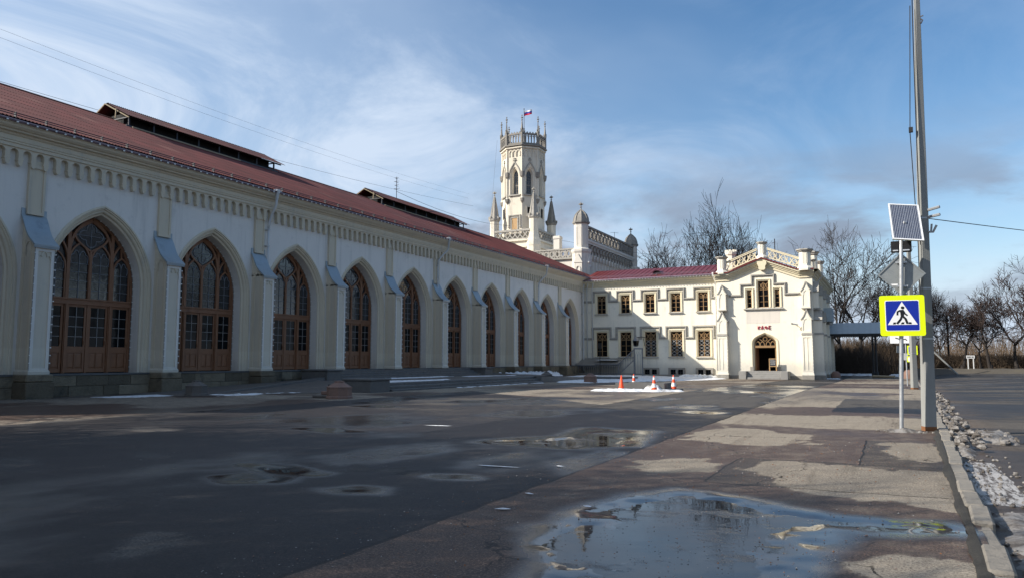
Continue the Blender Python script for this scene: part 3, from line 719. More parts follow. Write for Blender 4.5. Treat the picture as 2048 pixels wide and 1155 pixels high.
# strings of little lamps
def lamp_string(pts, sp=.33):
    m = MB(FH); acc = 0
    Pp = [Vector(p) for p in pts]; m.tube(Pp, .011, 4)
    m.cur = 1
    for a, b in zip(Pp[:-1], Pp[1:]):
        L = (b - a).length; t = sp - acc
        while t < L:
            q = a + (b - a) * (t / L); m.cbox((q.x, q.y, q.z + .03), (.045, .05, .055)); t += sp
        acc = (acc + L) % sp
    return m.mesh(['light_wire', 'bulb'])
PSTR = lamp_string([(u, v, WD + .16) for u, v in arch_off(OW, SPR, KA, .46, 12, 1.1)])
rp0 = random.Random(2)
for i, yc in enumerate(BAYS):
    at = hall_at(yc)
    part('portal_surround', SUR, hall, at); part('portal_reveal', REV, hall, at)
    pt = part('portal', PORT, hall, at)
    part('leaded_bars', LEAD, pt, at)
    part('light_string', PSTR, pt, at)
    for sg in (-1, 1):
        part('pane', LANC, pt, (HX, yc + .55 * sg, 0), rp0.uniform(-.010, .010)); part('pane', SIDE, pt, (HX, yc + 1.68 * sg, 0), rp0.uniform(-.010, .010))
    part('pane', ROSE, pt, at); part('pane', SPAN, pt, at)
    for u, m, pm, pw, wm, lw in ((-IW + .13, LEAFS, PANES, PWS, WHOLES, SW), (-1.04, LEAF, PANE, PW, WHOLE, LW - .05), (.06, LEAF, PANE, PW, WHOLE, LW - .05), (MU + .097, LEAFS, PANES, PWS, WHOLES, SW)):
        lf = part('door_leaf', m, pt, (HX + WD, yc + u, 0))
        if 1 <= i <= 8:
            for a in (0, 1):
                for b in range(4):
                    part('pane', pm, pt, (HX + WD + .012, yc + u + .105 + a * pw, 2.32 + b * PH), rp0.uniform(-.012, .012))
        else: part('pane', wm, pt, (HX + WD, yc + u, 0))
    # sill slab of the portal
SILL = MB(FH).ebox((-OW, .96, -1.0), (OW, 1.052, .26), .015).mesh('step_stone')
for yc in BAYS: part('threshold', SILL, hall, hall_at(yc))

# buttresses
BP, BW = 1.0, .42                                     # projection, half width
mb_ = MB(FH)
mb_.box((-BW, 1.05, 0), (BW, 6.75, BP - .05))
mb_.cur = 1
for a, b in ((-BW, -BW + .13), (BW - .13, BW)): mb_.box((a, 1.05, BP - .05), (b, 6.62, BP))
mb_.box((-BW + .13, 1.05, BP - .05), (BW - .13, 1.32, BP - .002)); mb_.box((-BW + .13, 6.40, BP - .05), (BW - .13, 6.62, BP - .002))
mb_.cur = 0
for sg in (-1, 1):                                    # cusped head of the panel
    mb_.ribbon([(sg * a, b) for a, b in bez((.29, 6.05), (.27, 6.3), (.16, 6.25), (.12, 6.2), 5) + bez((.12, 6.2), (.12, 6.35), (.05, 6.38), (0, 6.4), 4)[1:]], .05, BP - .05, BP - .006)
mb_.box((-BW - .05, 1.05, 0), (BW + .05, 1.17, BP + .05)); mb_.add([(-BW - .05, 1.17, 0), (BW + .05, 1.17, 0), (BW + .05, 1.17, BP + .05), (-BW - .05, 1.17, BP + .05), (-BW, 1.26, 0), (BW, 1.26, 0), (BW, 1.26, BP), (-BW, 1.26, BP)], [(0, 1, 5, 4), (1, 2, 6, 5), (2, 3, 7, 6), (3, 0, 4, 7)])
# concave shoulder under the cap
cv = [(BP, 6.66), (BP, 6.74)] + [(BP * (1 - t) * (1 - .28 * math.sin(PI * t)) , 6.74 + 1.28 * t) for t in np.linspace(.08, 1, 8)]
for sg in (-1, 1):
    n_ = len(cv); mb_.add([(sg * BW, v, w) for w, v in cv] + [(sg * BW, 6.66, 0)], [list(range(n_ + 1))])
BUTT = mb_.mesh(['butt_panel', 'wall_white'])
# side panels of the buttress in cream with a little blind lancet
mb_ = MB(FH)
for sg in (-1, 1):
    q = .0035
    mb_.box((sg * (BW + q) - .02, 1.3, .16), (sg * (BW + q) + .02, 6.9, .30)); mb_.box((sg * (BW + q) - .02, 1.3, BP - .30), (sg * (BW + q) + .02, 6.3, BP - .14))
    pts = arch(.17, 6.55, 1.8, 5, 6.25)
    L_ = [(sg * (BW + .03), v, .52 + u) for u, v in pts]; Lo = [(sg * (BW + .03), v, .52 + u * 1.35) for u, v in pts]; Lb = [(sg * (BW - .01), v, .52 + u * 1.35) for u, v in pts]
    mb_.rows([L_, Lo, Lb])
BSIDE = mb_.mesh('trim_cream')
capc = [(BP + .12, 6.60), (BP + .13, 6.68)] + [((BP + .13) * (1 - t) * (1 - .30 * math.sin(PI * t)) + .02, 6.68 + 1.44 * t) for t in np.linspace(.1, 1, 9)] 
mb_ = MB(FH); CW = BW + .13
mb_.rows([[(-CW, v, w) for w, v in capc], [(CW, v, w) for w, v in capc]])
for sg in (-1, 1): mb_.rows([[(sg * CW, v, w) for w, v in capc], [(sg * CW, v - .07, w - .03) for w, v in capc]])
mb_.rows([[(-CW, v - .07, w - .03) for w, v in capc], [(CW, v - .07, w - .03) for w, v in capc]])
mb_.box((-CW, 8.05, 0.0), (-CW + .16, 8.36, .05)); mb_.box((CW - .16, 8.05, 0.0), (CW, 8.36, .05))
CAP = mb_.mesh('cap_metal')
mb_ = MB(FH); mb_.box((-.37, 8.10, 0), (.37, 10.55, .10)); mb_.box((-.37, 8.10, .10), (-.27, 10.4, .15)); mb_.box((.27, 8.10, .10), (.37, 10.4, .15)); mb_.box((-.27, 8.10, .10), (.27, 8.25, .147)); mb_.box((-.27, 10.2, .10), (.27, 10.4, .147))
PIL = mb_.mesh('trim_cream')
BSTR = [lamp_string([(sg * (BW + .02), 1.2, BP + .012), (sg * (BW + .02), 6.6, BP + .012)], .34) for sg in (-1, 1)]
TSTR = lamp_string([(-BW, 6.57, BP + .02), (BW, 6.57, BP + .02)], .28)
for yc in [b - B / 2 for b in BAYS]:
    at = hall_at(yc)
    bt = part('buttress', BUTT, hall, at); part('side_moulding', BSIDE, bt, at); part('cap', CAP, bt, at)
    for q in BSTR: part('light_string', q, bt, at)
    part('light_string', TSTR, bt, at)
    part('pilaster', PIL, hall, at)
# plinth of single stones
rp = random.Random(11)
PST = {}
def plinth_run(y0, y1, w0, w1, z0, z1, par, courses=2, lmin=.8, lmax=1.7):
    for c in range(courses):
        a, b = z0 + (z1 - z0) * c / courses, z0 + (z1 - z0) * (c + 1) / courses
        y = y0 + (0 if c % 2 == 0 else -.35)
        while y < y1 - .02:
            L = rp.uniform(lmin, lmax); ya, yb = max(y, y0), min(y + L, y1)
            if y1 - yb < .3: yb = y1
            m = MB(FH); j = rp.uniform(-.012, .018)
            m.ebox((-(yb - ya) / 2 + .006, a + .006, w0), ((yb - ya) / 2 - .006, b - .006, w1 + j), rp.uniform(.012, .03))
            part('stone', m.mesh('plinth%d' % rp.choice((0, 1, 1, 2, 2, 3))), par, (HX, (ya + yb) / 2, 0)); y = yb if yb == y1 else y + L
m_ = MB(FH); m_.box((YB - YE, -.4, -.3), (0, 1.0, .16)); pl = m_.build('plinth', 'mortar', hall)
for i, yc in enumerate(BAYS):
    if yc > 11: 
        plinth_run(yc - B / 2 + .52, yc + B / 2 - .52, .10, .22, -.02, .96, pl, 2, .8, 2.1)
    yb = yc - B / 2
    m = MB(FH); m.ebox((-BW - .17, .72, 0), (BW + .17, 1.05, BP + .16), .05); part('stone', m.mesh('plinth%d' % rp.choice((1, 2))), pl, hall_at(yb))
    m = MB(FH); m.ebox((-BW - .20, -.1, 0), (BW + .20, .71, BP + .21), .03); part('stone', m.mesh('plinth%d' % rp.choice((0, 1))), pl, hall_at(yb))
# frieze of little arches on corbels
g = .56
def corbel_poly():
    r = [(.28, 10.92), (.28, 10.86)]
    r += [(.28 - .175 * math.sin(t), 10.685 + .175 * math.cos(t)) for t in np.linspace(.15, PI / 2, 6)]
    r += [(.105, 10.42), (.13, 10.42), (.13, 10.38), (.10, 10.36), (.095, 10.24), (.06, 10.16), (0, 10.13)]
    return r + [(-u, v) for u, v in r[::-1][1:]]
m_ = MB(FH); m_.ext(corbel_poly(), 0, .24)
COR = m_.mesh('trim_cream')
m_ = MB(FH)
for sg in (-1, 1):
    m_.ribbon([(sg * (.28 - .2 * math.sin(t)), 10.685 + .2 * math.cos(t)) for t in np.linspace(0, PI / 2, 6)] + [(sg * .08, 10.46)], .03, .24, .268)
CORR = m_.mesh('trim_cream')
fr = MB(FH).box((YB - YE, 10.92, -.02), (0, 11.06, .30)).build('frieze', 'trim_cream', hall)
y = YB + g / 2; k = 0
while y < YE - .1:
    o = part('corbel', COR, fr, hall_at(y)); y += g
m_ = MB(FH)
y = YB + g / 2
while y < YE - .1:
    for a in CORR.vertices: pass
    y += g
# cornice profile
cp = [(.0, 11.06), (.30, 11.06), (.345, 11.085), (.345, 11.12), (.31, 11.14), (.31, 11.17), (.34, 11.19), (.34, 11.22), (.315, 11.24), (.315, 11.40), (.36, 11.42), (.40, 11.47), (.40, 11.50), (.55, 11.54), (.57, 11.60), (.66, 11.63), (.76, 11.71), (.80, 11.79), (.84, 11.80), (.84, 11.86), (.3, 11.88)]
m_ = MB(FH); m_.rows([[(YB - YE, v, w) for w, v in cp], [(0.15, v, w) for w, v in cp]]); m_.add([(.15, v, w) for w, v in cp], [list(range(len(cp)))])
m_.build('cornice', 'trim_cream', hall)
# gutter apron in mauve sheet, snow guard, lamp string
m_ = MB(FH)
y = YB
ap = [(.90, 11.84), (.93, 11.93), (.90, 11.96), (.82, 11.93), (.25, 12.22), (.1, 12.2)]
while y < YE:
    y2 = min(y + 2.0, YE); m_.rows([[(y - YE, v, w) for w, v in ap], [(y2 - YE - .004, v + .004, w) for w, v in ap]])
    m_.rows([[(y2 - YE - .02, v + .02, w) for w, v in ap[1:]], [(y2 - YE, v + .02, w) for w, v in ap[1:]]]); y = y2
m_.build('gutter_apron', 'gutter_mauve', hall)
m_ = MB(FH)
for w, v in ((.50, 12.27), (.38, 12.40)): m_.tube([(YB - YE, v, w), (0, v, w)], .022, 5)
y = YB
while y < YE:
    m_.box((y - YE, 12.06, .30), (y - YE + .03, 12.42, .46)); y += 1.35
m_.build('snow_guard', 'guard_dark', hall)
m_ = MB(FH); m_.tube([(YB - YE, 11.89, .95), (0, 11.89, .95)], .012, 4); m_.cur = 1; y = YB + .2
while y < YE: m_.cbox((y - YE, 11.86 + .02 * math.sin(y * 5), .965), (.07, .06, .05)); y += .42
m_.build('light_string', ['light_wire', 'bulb'], hall)
# corrugated roof
RW, RV = -13.0, 18.15
YR1 = 95.6
def corr(y0, y1, w0, v0, w1, v1, nrow, pitch=.16, amp=.020, m=None):
    m = m or MB(FH); n = int((y1 - y0) / pitch * 4); us = np.linspace(y0, y1, n)
    rr = random.Random(3)
    for r in range(nrow):
        a, b = r / nrow, (r + 1) / nrow + .02; rows = []
        for t, lift in ((a, .018), (b, .0)):
            wv = [amp * math.cos(2 * PI * u / pitch) for u in us]
            rows.append([(u, v0 + (v1 - v0) * t + lift + z, w0 + (w1 - w0) * t) for u, z in zip(us, wv)])
        m.rows(rows)
    return m
m_ = corr(YB - YE, YR1 - YE, .52, 12.14, RW, RV, 9)
rf = part('roof', m_.mesh('roof_red', fix=False), hall, kind='stuff')
m_ = MB(FH); m_.add([(YB - YE, 12.1, -26.5), (YR1 - YE, 12.1, -26.5), (YR1 - YE, RV, RW), (YB - YE, RV, RW)], [(0, 1, 2, 3)]); m_.build('rear_roof_slope', 'roof_red', hall)
m_ = MB(FH); m_.rows([[(u, RV - .06, RW + .28) for u in (YB - YE, YR1 - YE)], [(u, RV + .08, RW) for u in (YB - YE, YR1 - YE)], [(u, RV - .06, RW - .28) for u in (YB - YE, YR1 - YE)]]); m_.build('ridge_cap', 'roof_dark', hall)
m_ = MB(FH); m_.add([(YR1 - YE - .05, 11.2, -26), (YR1 - YE - .05, 11.2, 0), (YR1 - YE - .05, RV - .05, RW)], [(0, 1, 2)]); m_.add([(.0, 11.2, 0), (YR1 - YE, 11.2, -.0), (YR1 - YE, 12.0, 0), (.0, 12.0, 0)], [(0, 1, 2, 3)]); m_.build('gable_wall', 'wall_white', hall)
# roof ventilators
def monitor(ya, yb, miss):
    v = thing_part = part('roof_ventilator', MB(FH).box((ya - YE, RV - .55, RW - 1.35), (yb - YE, RV + .12, RW + 1.35)).mesh('dark_void'), hall)
    hw, vr, ve = 2.3, RV + .98, RV - .22
    m = MB(FH)
    corr(ya - YE - .35, yb - YE + .9, RW + hw, ve, RW, vr, 2, .16, .022, m); corr(ya - YE - .35, yb - YE + .9, RW - hw, ve, RW, vr, 2, .16, .022, m)
    part('canopy', m.mesh('roof_dark', fix=False), v)
    m = MB(FH)
    n = int((yb - ya) / 1.9)
    for k in range(n + 1):
        u = ya - YE + (yb - ya) * k / n
        for sg in (-1, 1):
            m.box((u - .05, RV - 1.0, RW + sg * 1.9 - .05), (u + .05, ve + .12, RW + sg * 1.9 + .05))
            m.ribbon([], .1, 0, 0) if False else None
        m.box((u - .04, RV - .22, RW - 1.9), (u + .04, RV - .14, RW + 1.9))
    for sg in (-1, 1):
        m.box((ya - YE - .3, ve + .03, RW + sg * 1.9 - .06), (yb - YE + .8, ve + .11, RW + sg * 1.9 + .06))
        m.box((ya - YE - .3, RV - .92, RW + sg * 2.05 - .03), (yb - YE + .3, RV - .80, RW + sg * 2.05 + .03))
    part('post_frame', m.mesh('guard_dark'), v)
    m = MB(FH)
    for sg in (-1, 1): m.tube([(ya - YE - .45, vr - .1, RW), (ya - YE - .3, RV - .35, RW + sg * 2.3)], .05, 4)
    m.tube([(ya - YE - .5, RV - .3, RW + 1.2), (ya - YE - .5, RV + .35, RW + 1.25)], .045, 4)
    m.tube([(ya - YE, RV - .95, RW + 2.3), (yb - YE - 4, RV - .98, RW + 2.35)], .06, 4)
    part('loose_board', m.mesh('wood_raw'), v)
monitor(32.6, 46.0, 2); monitor(61.0, 77.4, 2)
# ridge antenna
m_ = MB(); m_.tube([(0, 0, 0), (0, 0, 3.4)], .035, 5)
for z, L in ((3.3, .5), (2.9, .7), (2.5, .6), (2.1, .8)): m_.tube([(-L / 2, 0, z), (L / 2, 0, z)], .022, 4); m_.tube([(0, -L / 2, z - .1), (0, L / 2, z - .1)], .022, 4)
t = thing('rooftop_antenna', (-47, 66.2, 18.1), 'thin rooftop antenna mast behind the far roof ventilator', 'antenna'); m_.build('mast', 'guard_dark', t)
# downpipes
def downpipe(y, jog):
    m = MB(FH); w = .35
    pts = [(0, 11.55, .80), (0, 11.2, .78), (0, 11.0, .70), (jog * .5, 10.55, .45), (jog, 10.05, .26), (jog, 9.7, .22)]
    m.tube(pts, .075, 8)
    m.tube([(jog, 9.75, .22), (jog, 7.4, .22), (jog, 7.2, .22)], .06, 8)
    for v in (9.6, 8.6, 7.6): m.box((jog - .09, v, 0), (jog + .09, v + .05, .30))
    d = part('downpipe', m.mesh('pipe_white', True), hall, hall_at(y))
    m = MB(FH); m.rows([[(.17 * math.cos(a) * k, v, .82 + .17 * math.sin(a) * k) for a in np.linspace(0, 2 * PI, 9)] for k, v in ((.5, 11.5), (.6, 11.7), (1.15, 11.95), (1.15, 12.08), (.9, 12.08))])
    m.box((-.22, 11.96, .74), (.22, 12.0, .98)); part('hopper', m.mesh('pipe_white'), d, hall_at(y))
for y, j in ((34.2, -.02), (54.5, -.75), (75.3, -.9)): downpipe(y, j)
m = MB(FH); m.tube([(0, 11.4, .5), (0, 10.9, .35), (.05, 10.6, .25), (.05, .5, .25), (.05, .35, .4)], .09, 8)
for v in (9.6, 7.4, 5.2, 3.0, 1.2): m.box((-.06, v, 0), (.16, v + .06, .36))
part('downpipe', m.mesh('pipe_white', True), hall, hall_at(87.7))

# ------------------------------------------------------------------ two-storey wing
def holes_wall(m, u0, u1, v0, v1, holes, depth=.28, w=0):
    us = sorted({u0, u1, *[h[0] for h in holes], *[h[1] for h in holes]}); vs = sorted({v0, v1, *[h[2] for h in holes], *[h[3] for h in holes]})
    for a, b in zip(us[:-1], us[1:]):
        for c, d in zip(vs[:-1], vs[1:]):
            mu, mv = (a + b) / 2, (c + d) / 2
            if any(h[0] < mu < h[1] and h[2] < mv < h[3] for h in holes): continue
            m.add([(a, c, w), (b, c, w), (b, d, w), (a, d, w)], [(0, 1, 2, 3)])
    for a, b, c, d in holes:
        m.add([(a, c, w), (b, c, w), (b, d, w), (a, d, w), (a, c, w - depth), (b, c, w - depth), (b, d, w - depth), (a, d, w - depth)], [(0, 1, 5, 4), (1, 2, 6, 5), (2, 3, 7, 6), (3, 0, 4, 7)])
    return m
def gothic_window(name, parent, at, hw, v0, v1, style, mp=FW, tr=.22, wood='wood_yellow', sur='wing_trim', sill=True, lattice=False):
    """window of half width hw between v0 and v1: timber frame with tracery > panes, surround, sill"""
    d = -.20
    m = MB(mp)
    m.rows([[(u, v, d + .07) for u, v in ((-hw, v0), (-hw, v1), (hw, v1), (hw, v0), (-hw, v0))], [(u, v, d + .07) for u, v in ((-hw + .07, v0 + .07), (-hw + .07, v1 - .07), (hw - .07, v1 - .07), (hw - .07, v0 + .07), (-hw + .07, v0 + .07))],
            [(u, v, d - .02) for u, v in ((-hw + .07, v0 + .07), (-hw + .07, v1 - .07), (hw - .07, v1 - .07), (hw - .07, v0 + .07), (-hw + .07, v0 + .07))]])
    H = v1 - v0; lights = 1 if hw < .45 else 2
    head = v1 - (.62 if style == 'two' else .95 if style == 'rose' else .5)
    if lights == 2: m.box((-.04, v0 + .05, d - .02), (.04, v1 - .3, d + .075))
    lw = (hw - .07) / lights
    cs = [0] if lights == 1 else [-lw / 1.0 / 1 * .5 - .01, lw * .5 + .01]
    lw2 = hw - .08 if lights == 1 else lw / 2 - .01
    if lights == 2: cs = [-(hw - .06) / 2, (hw - .06) / 2]; lw2 = (hw - .06) / 2 - .03
    bars = [v0 + (head - v0) * t for t in ((.36, .72) if style != 'rose' else (.33, .66))]
    for v in bars: m.box((-hw + .06, v - .02, d), (hw - .06, v + .02, d + .055))
    m.box((-hw + .06, head - .035, d), (hw - .06, head + .015, d + .06))
    if style == 'two' or style == 'one':
        for c in cs:
            m.ribbon(sh(arch(lw2 * .94, head + .12, 2.0, 5, head), c), .055, d, d + .066)
            for sg in (-1, 1): m.ribbon([(c + sg * lw2 * .85, head + .30), (c + sg * lw2 * .3, head + .20), (c + sg * lw2 * .42, head + .05)], .035, d, d + .058)
    else:                                            # net tracery with cusps
        for c in cs:
            for sg in (-1, 1):
                q = bez((sg * lw2, 0), (sg * lw2, .22), (0, .28), (0, .48), 6) + bez((0, .48), (0, .66), (sg * lw2, .62), (sg * lw2, .86), 6)[1:]
                m.ribbon([(c + u, head + v) for u, v in q], .05, d, d + .062 + .004 * sg)
                m.ribbon([(c + sg * lw2 * .72, head + .22), (c + sg * lw2 * .32, head + .16), (c + sg * lw2 * .2, head + .02)], .032, d, d + .05)
                m.ribbon([(c + sg * lw2 * .75, head + .62), (c + sg * lw2 * .30, head + .54), (c + sg * lw2 * .38, head + .38)], .032, d, d + .052)
    win = part(name, m.mesh(wood), parent, at)
    m = MB(mp)
    if lattice:
        for c in cs:
            n = max(2, int((head - v0) / .34)); hs_ = (head - v0) / n
            for i in range(n):
                a = v0 + i * hs_
                m.ribbon([(c - lw2, a), (c, a + hs_ / 2), (c + lw2, a + hs_)], .022, d + .0, d + .035); m.ribbon([(c + lw2, a), (c, a + hs_ / 2), (c - lw2, a + hs_)], .022, d + .0, d + .038)
        part('lattice', m.mesh('pipe_white'), win, at)
    for c in ([0] if lights == 1 else [-(hw - .02) / 2, (hw - .02) / 2]):
        w_ = hw - .03 if lights == 1 else (hw - .06) / 2
        part('pane', MB(mp).box((c - w_, v0 + .02, d - .012), (c + w_, v1 - .02, d - .004)).mesh('glass'), win, at)
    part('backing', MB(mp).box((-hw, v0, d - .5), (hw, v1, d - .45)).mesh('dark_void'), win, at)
    m = MB(mp); o1, o2 = .06, tr + .06
    def fr(o): return [(-hw - o, v0 - .0), (-hw - o, v1 + o), (hw + o, v1 + o), (hw + o, v0 - .0)]
    m.rows([[(u, v, w) for u, v in fr(o)] for o, w in ((.0, -.02), (.0, .02), (.07, .035), (.075, .07), (.16, .085), (.165, .12), (tr, .12), (tr, .0))])
    part('surround', m.mesh(sur), win, at)
    if sill:
        m = MB(mp); m.add([(-hw - tr - .08, v0 - .16, 0), (hw + tr + .08, v0 - .16, 0), (hw + tr + .08, v0 - .16, .22), (-hw - tr - .08, v0 - .16, .22),
                           (-hw - tr, v0 + .01, -.1), (hw + tr, v0 + .01, -.1), (hw + tr + .08, v0 - .09, .22), (-hw - tr - .08, v0 - .09, .22)],
                          [(0, 1, 2, 3), (3, 2, 6, 7), (7, 6, 5, 4), (0, 3, 7, 4), (1, 5, 6, 2)])
        part('sill', m.mesh('hood_stone'), win, at)
    return win
WY = 88.2; CXS = [-31.5, -28.42, -25.33, -22.2, -18.97]
wing = thing('station_wing', (-25.4, WY, -.2), 'cream two storey wing with ten traceried windows and red metal roof', 'building')
W0 = (-25.4, WY, 0)
hs_ = []
for c in CXS: hs_ += [(c + 25.4 - .56, c + 25.4 + .56, 7.40, 9.60), (c + 25.4 - .70, c + 25.4 + .70, 2.12, 5.08)]
m_ = MB(FW); holes_wall(m_, -8.6, 8.5, -.5, 10.9, hs_); m_.build('wall', 'wing_wall', wing, W0); m_ = MB(FW); m_.box((-8.6, -.5, -12), (8.5, 10.9, -11.8)); m_.build('rear_wall', 'wing_wall', wing, W0)
for c in CXS:
    gothic_window('window', wing, (c, WY, 0), .56, 7.40, 9.60, 'two')
    gothic_window('window', wing, (c, WY, 0), .70, 2.12, 5.08, 'rose', lattice=c > -27)
def hood(top, leg, low, centres, u0, u1, mp, at, par, prof=((.26, .0, .10), (.13, .10, .17), (.05, .17, .20))):
    pts = [(u0, low)]
    for c in centres: pts += [(c - leg, low), (c - leg, top), (c + leg, top), (c + leg, low)]
    pts.append((u1, low))
    m = MB(mp)
    for wd, a, b in prof: m.ribbon(pts, wd, a, b)
    return part('hood_mould', m.mesh('hood_stone'), par, at)
hood(10.10, 1.02, 8.92, [c + 25.4 for c in CXS], -8.4, 7.75, FW, W0, wing)
hood(5.62, 1.17, 4.32, [c + 25.4 for c in CXS], -8.4, 7.75, FW, W0, wing)
# basement windows in stone frames, stone foot
m_ = MB(FW); m_.ebox((-8.6, -.6, -.05), (8.5, .02, .12), .03); m_.build('stone_foot', 'dark_stone', wing, W0)
for c in CXS[2:]:
    m = MB(FW); 
    for a, b in (((-1.0, -.35), (-.74, .80)), ((.74, -.35), (1.0, .80)), ((-.13, -.10), (.13, .60)), ((-.74, .60), (.74, .80)), ((-.74, -.35), (.74, -.10))): m.box((a[0], a[1], -.05), (b[0], b[1], .19))
    w = part('basement_window', m.mesh('dark_stone'), wing, (c, WY, 0))
    for sg in (-1, 1):
        part('pane', MB(FW).box((sg * .435 - .31, -.1, .02), (sg * .435 + .31, .6, .035)).mesh('glass'), w, (c, WY, 0))
        m = MB(FW); m.box((sg * .435 - .018, -.1, .035), (sg * .435 + .018, .6, .07)); m.box((sg * .435 - .3, .22, .035), (sg * .435 + .3, .255, .066)); part('bars', m.mesh('iron_black'), w, (c, WY, 0))
cpw = [(0, 10.62), (.08, 10.62), (.10, 10.72), (.20, 10.78), (.22, 10.9), (.36, 10.98), (.38, 11.10), (.62, 11.22), (.66, 11.34), (.70, 11.36), (.70, 11.42), (0, 11.44)]
m_ = MB(FW); m_.rows([[(-8.6, v, w) for w, v in cpw], [(8.3, v, w) for w, v in cpw]]); m_.build('cornice', 'wing_trim', wing, W0)
m_ = MB(FW); m_.tube([(-8.2, 11.50, .78), (8.2, 11.52, .78)], .10, 8); m_.build('gutter', 'gutter_mauve', wing, W0)
m_ = MB(FW); m_.tube([(-8.2, 11.40, .86), (8.2, 11.42, .86)], .012, 4); m_.cur = 1
for u in np.arange(-8.1, 8.2, .36): m_.cbox((u, 11.37, .88), (.07, .07, .06))
m_.build('light_string', ['light_wire', 'bulb'], wing, W0)
m_ = MB(FW)
for v, w in ((11.86, .42), (12.0, .34)): m_.tube([(-8, v, w), (8, v + .02, w)], .022, 5)
for u in np.arange(-8, 8.1, 1.5): m_.box((u, 11.6, .33), (u + .03, 12.02, .43))
m_.build('snow_guard', 'gutter_mauve', wing, W0)
RZ0, RZ1, RD = 11.46, 13.42, 6.6
PLN = MB(FW); PLN.add([(-.31, RZ0, .75), (.31, RZ0, .75), (.31, RZ1, -RD + .75), (-.31, RZ1, -RD + .75), (-.31, RZ0 - .05, .75), (.31, RZ0 - .05, .75)], [(0, 1, 2, 3), (4, 5, 1, 0)])
PLN.add([(.285, RZ0 + .0, .76), (.31, RZ0, .76), (.31, RZ0 + .05, .76), (.285, RZ0 + .05, .76), (.285, RZ1, -RD + .75), (.31, RZ1, -RD + .75), (.31, RZ1 + .05, -RD + .75), (.285, RZ1 + .05, -RD + .75)], [(0, 1, 2, 3), (3, 2, 6, 7), (0, 3, 7, 4), (1, 5, 6, 2)])
PM = PLN.mesh('roof_metal_red')
m_ = MB(FW); m_.add([(-8.9, RZ0 - .06, .7), (8.3, RZ0 - .06, .7), (8.3, RZ1 - .06, -RD + .7), (-8.9, RZ1 - .06, -RD + .7)], [(0, 1, 2, 3)]); m_.add([(-8.9, RZ1, -RD + .75), (8.3, RZ1, -RD + .75), (8.3, RZ0, -13.5), (-8.9, RZ0, -13.5)], [(0, 1, 2, 3)])
rfw = m_.build('roof', 'roof_metal_red', wing, W0)
for k in range(27): part('roof_panel', PM, rfw, (-25.4 - 8.2 + .62 * k, WY, 0))
m_ = MB(FW)                                            # small eyebrow dormer
m_.rows([[(.55 * math.cos(a) + .6, 12.15 + .42 * math.sin(a), -1.35) for a in np.linspace(0, PI, 9)], [(.55 * math.cos(a) + .6, 12.3 + .42 * math.sin(a), -3.2) for a in np.linspace(0, PI, 9)]])
m_.cur = 1; m_.poly([(.5 * math.cos(a) + .6, 12.15 + .38 * math.sin(a)) for a in np.linspace(0, PI, 9)], -1.5)
part('roof_vent', m_.mesh(['roof_metal_red', 'dark_void']), rfw, W0)
m = MB(FW); m.tube([(0, 11.4, .75), (0, 11.1, .70), (.1, 10.7, .35), (.1, 10.3, .2), (.1, .5, .2)], .075, 8)
m.rows([[(.17 * math.cos(a) * k, v, .8 + .17 * math.sin(a) * k) for a in np.linspace(0, 2 * PI, 9)] for k, v in ((.5, 11.2), (1.15, 11.6), (1.15, 11.72))])
part('downpipe', m.mesh('pipe_white', True), wing, (-17.55, WY, 0))
for u in (-32.65, -33.35):
    m = MB(FW); m.tube([(.25, 11.3, .55), (.22, 11.0, .45), (0, 10.5, .2), (0, .9, .2)], .07, 8); part('downpipe', m.mesh('pipe_white', True), wing, (u, WY, 0))

# ------------------------------------------------------------------ cafe pavilion
CY, CX = 86.7, -12.0; G0 = -.38
cafe = thing('cafe_pavilion', (CX, CY, G0), 'cream gabled pavilion with arched open door and red cafe lettering', 'building')
CO = (CX, CY, 0)
CL, CR = -5.05, 5.1
dw, dsp, dbase = 1.12, 3.42, .52
m_ = MB(FW)
trip = [(-1.76, -1.26, 7.50, 9.48), (-.56, .56, 7.50, 10.42), (1.20, 1.70, 7.50, 9.48)]
dtop = 4.85
holes_wall(m_, CL, CR, -.6, 10.5, trip + [(-1.45, 1.45, dbase, dtop)], .28)
m_.add([(CL, 10.5, 0), (CR, 10.5, 0), (CR, 11.0, 0), (3.7, 11.0, 0), (0, 12.5, 0), (-3.7, 11.0, 0), (CL, 11.0, 0)], [list(range(7))])
# wall above the door arch (four-centred)
def tudor(hw, spring, rise, base=None, n=8):
    q = bez((hw, spring), (hw, spring + rise * .55), (hw * .55, spring + rise * .72), (0, spring + rise), n)
    p = mir(q) + q[::-1][1:]
    return ([(-hw, base)] + p + [(hw, base)]) if base is not None else p
ta = tudor(1.42, 3.55, 1.2, None)
for a, b in zip(ta[:-1], ta[1:]): m_.add([(a[0], a[1], 0), (b[0], b[1], 0), (b[0], dtop, 0), (a[0], dtop, 0)], [(0, 1, 2, 3)])
for sg in (-1, 1): m_.add([(sg * 1.42, 3.55, 0), (sg * 1.45, 3.55, 0), (sg * 1.45, dtop, 0), (sg * 1.42, dtop, 0)], [(0, 1, 2, 3)]); m_.add([(sg * 1.42, dbase, 0), (sg * 1.45, dbase, 0), (sg * 1.45, 3.55, 0), (sg * 1.42, 3.55, 0)], [(0, 1, 2, 3)])
